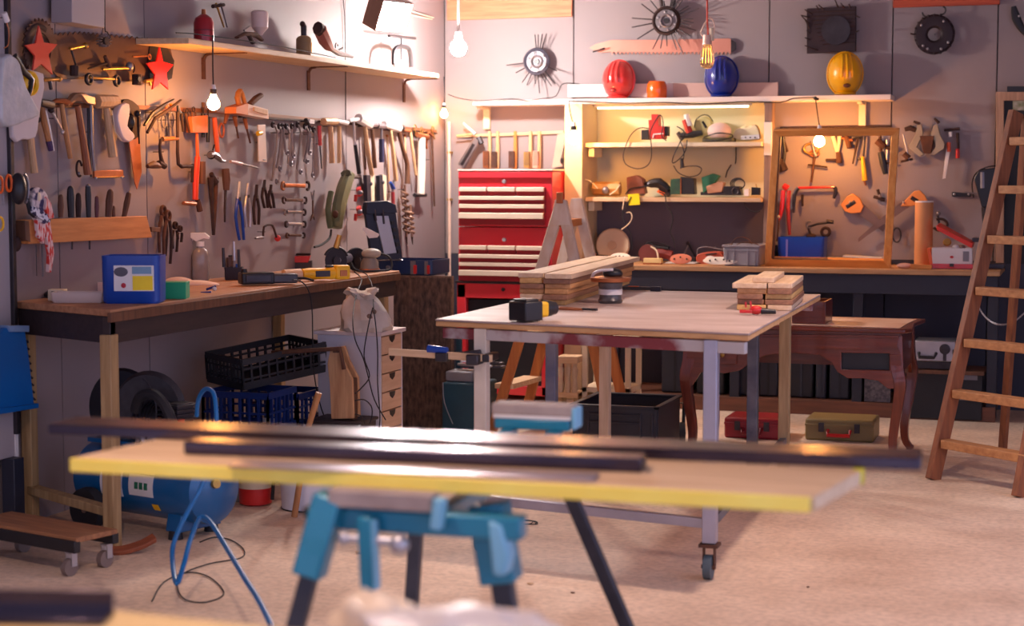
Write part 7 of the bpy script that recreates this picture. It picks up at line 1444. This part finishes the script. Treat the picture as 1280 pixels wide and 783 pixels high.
def lg(pt,pf,z1,bracket,w=.034):
    # pt: (px,py) where the leg leaves the frame, pf: pixel direction point
    slope=(pf[0]-pt[0])/(pf[1]-pt[1])
    d=bracket[1]; top=ond(pt[0],pt[1],d)
    # leg stays in the plane square to the view through its top; foot on the floor
    lo,hi=0,6
    for _ in range(40):
        m_=(lo+hi)/2; v=ond(pt[0]+slope*m_*100,pt[1]+m_*100,d-.0*m_)
        if v.z>0: lo=m_
        else: hi=m_
    foot=ond(pt[0]+slope*lo*100,pt[1]+lo*100,d); foot.z=0
    a,b=lc(top),lc(foot)
    L=T.add('leg',LG,bar(a,b,w,w*.8,U=(0,1,0)),bev=.003)
    T.add('rubber_foot',BLR,cyl(b+Vector((0,0,0)),b+Vector((0,0,.03)),.026,.022),parent=L)
    if bracket[0]:
        m_=a+(b-a)*bracket[0]
        T.add('leg_bracket',WB,bar(a+Vector((0,-.004,0)),m_+Vector((0,-.004,0)),w*1.75,w*1.5,U=(0,1,0)),bev=.006)
d1_=(fj-CAM).dot(FW); d2_=(rj-CAM).dot(FW)
lg((415,618),(370,783),0,(.19,d1_)); lg((612,628),(634,765),0,(.19,d1_),.042)
lg((527,560),(515,750),0,(0,d2_)); lg((700,590),(783,783),0,(0,d2_))
T.add('lever',WB,bar((-.035,yf-.02,zt-.045),(-.03,yf-.02,zt-.19),.03,.022,U=(0,1,0)),bev=.005)
T.add('lever_edge',WBL,bar((-.016,yf-.02,zt-.05),(-.012,yf-.02,zt-.185),.006,.024,U=(0,1,0)),bev=.001)
T.add('clamp_screw',STB,cyl((-.075,yf-.02,zt-.09),(.02,yf-.02,zt-.09),.009),ball(.035,yf-.02,zt-.095,.02),ball(-.08,yf-.02,zt-.09,.014))
T.add('knob',BLK,ball(-.17,yf+.02,zt-.05,.014))
T.add('shell',WBL,prism([(.205,zt-.04),(.235,zt-.05),(.25,zt-.11),(.24,zt-.15),(.215,zt-.15)],.05,U=(0,1,0),o=(0,yf,0)),bev=.008)
# second bench right in front of the camera
ZC=.8
p0=onz(-60,741,ZC); p1=onz(330,783,ZC); u=(p1-p0).normalized(); v=Vector((-u.y,u.x,0)); RZ2=math.atan2(u.y,u.x); Lb=1.25
T=Th('near_bench','yellowish wooden bench top cut off by the lower left corner of the photo','bench',(p0.x,p0.y,0),RZ2)
T.add('bench_top',wood('near_bench_wood',(232,206,150),(206,168,104),axis=0,scale=3),box(Lb/2,-.2,ZC-.016,Lb,.4,.032),bev=.003)
T.add('edge_paint',YED,box(Lb/2,.001,ZC-.016,Lb-.01,.006,.026))
for x in(.06,Lb-.06):
    for y in(-.05,-.35): T.add('leg',WLG,box(x,y,(ZC-.032)/2,.05,.05,ZC-.032),bev=.003)
q=onz(52,776,ZC)
T=Th('dark_angle_piece','dark L-shaped piece lying on the bench at the lower left','steel piece',(q.x,q.y,ZC+.001),RZ2+R(18))  # dark angle-shaped piece on the near bench
T.add('flange',SQ,box(0,0,.004,.2,.06,.006),bev=.001); T.add('web',SQ,box(0,.028,.02,.2,.006,.035),bev=.001)
q=onz(545,812,ZC)
PLB=mat('thin_plastic',(236,230,226),.35,0,.05,5,(206,196,190),.6)
T=Th('plastic_bag','crumpled white and cream plastic bag cut off by the lower edge of the photo','bag',(q.x,q.y,ZC),RZ2)
def crump(seed,cx,cy,sx,sy,sz,k=60):
    def f(bm,TT):
        rnd=random.Random(seed); m=Matrix.Translation((cx,cy,sz*.45))@Matrix.Diagonal((sx,sy,sz*.55,1))
        g=bmesh.ops.create_icosphere(bm,subdivisions=3,radius=1,matrix=m)
        for v_ in g['verts']:
            n=(math.sin(v_.co.x*k+seed)*math.cos(v_.co.y*k*1.3)+math.sin(v_.co.z*k*1.7+v_.co.x*k*.6))*.09+rnd.uniform(-.05,.05)
            v_.co+=Vector(((v_.co.x-cx)*n,(v_.co.y-cy)*n,(v_.co.z)*n)); v_.co.z=max(.001,v_.co.z)
    return f
T.add('sack',PLB,crump(3,.05,0,.16,.07,.06),label='white sack',ang=25)
T.add('fold',mat('cream_film',(240,216,184),.4,0,.1,5),crump(8,-.09,.01,.07,.05,.065,80),label='cream bulging fold',ang=25)
q=onz(680,845,ZC)
one('jar_cover','small dark red jar cover beside the crumpled plastic bag at the lower edge','cover',mat('lid_maroon',(110,36,52),.5),lathe([(.05,0),(.052,.012),(.045,.016),(.01,.014)]),loc=(q.x,q.y,ZC))

# ================================================================ small offcuts lying on the concrete
for px,py,s_,lb in((450,692,.022,'small pale wood chip on the floor behind the blue lever of the stand'),(508,686,.013,'tiny white chip on the floor between the black legs of the stand'),(560,668,.012,'tiny pale chip on the floor near the blue bracket of the stand'),(663,731,.014,'tiny whitish chip on the floor right of the blue bracket'),(716,742,.01,'tiny crumb on the floor left of the table caster'),(1010,735,.009,'tiny dark crumb on the floor right of the table caster')):
    q=onz(px,py,0); one('wood_chip',lb,'wood chip',WPX if s_>.01 else WHD,lambda bm,T,s_=s_: bmesh.ops.create_icosphere(bm,subdivisions=1,radius=1,matrix=Matrix.Translation((0,0,s_*.3))@Matrix.Diagonal((s_,s_*.7,s_*.3,1))),loc=(q.x,q.y,0),rz=px,group='chips scattered on the concrete floor')
q=onz(655,655,0)
one('wire_tangle','small dark tangle of wire on the floor behind the blue stand','wire',BLR,tube([(math.cos(a*1.3)*.05*(1+.3*math.sin(a*2.2)),math.sin(a*1.3)*.04,.004+.004*abs(math.sin(a))) for a in [i*.35 for i in range(34)]],.002,5,s=2),loc=(q.x,q.y,0))

# ================================================================ every hung tool sits on a nail driven into the wall
for T in REG:
    if getattr(T,'dead',False) or T.off<.04 or T.off>.12 or 'rail' in T.root.name or T.root.name.startswith(('dark_window','chisel','patterned','fairy','cable')): continue
    T.add('hanging_nail',STD,tube([(0,T.off-.0005,0),(0,.001,0)],.0018,6))
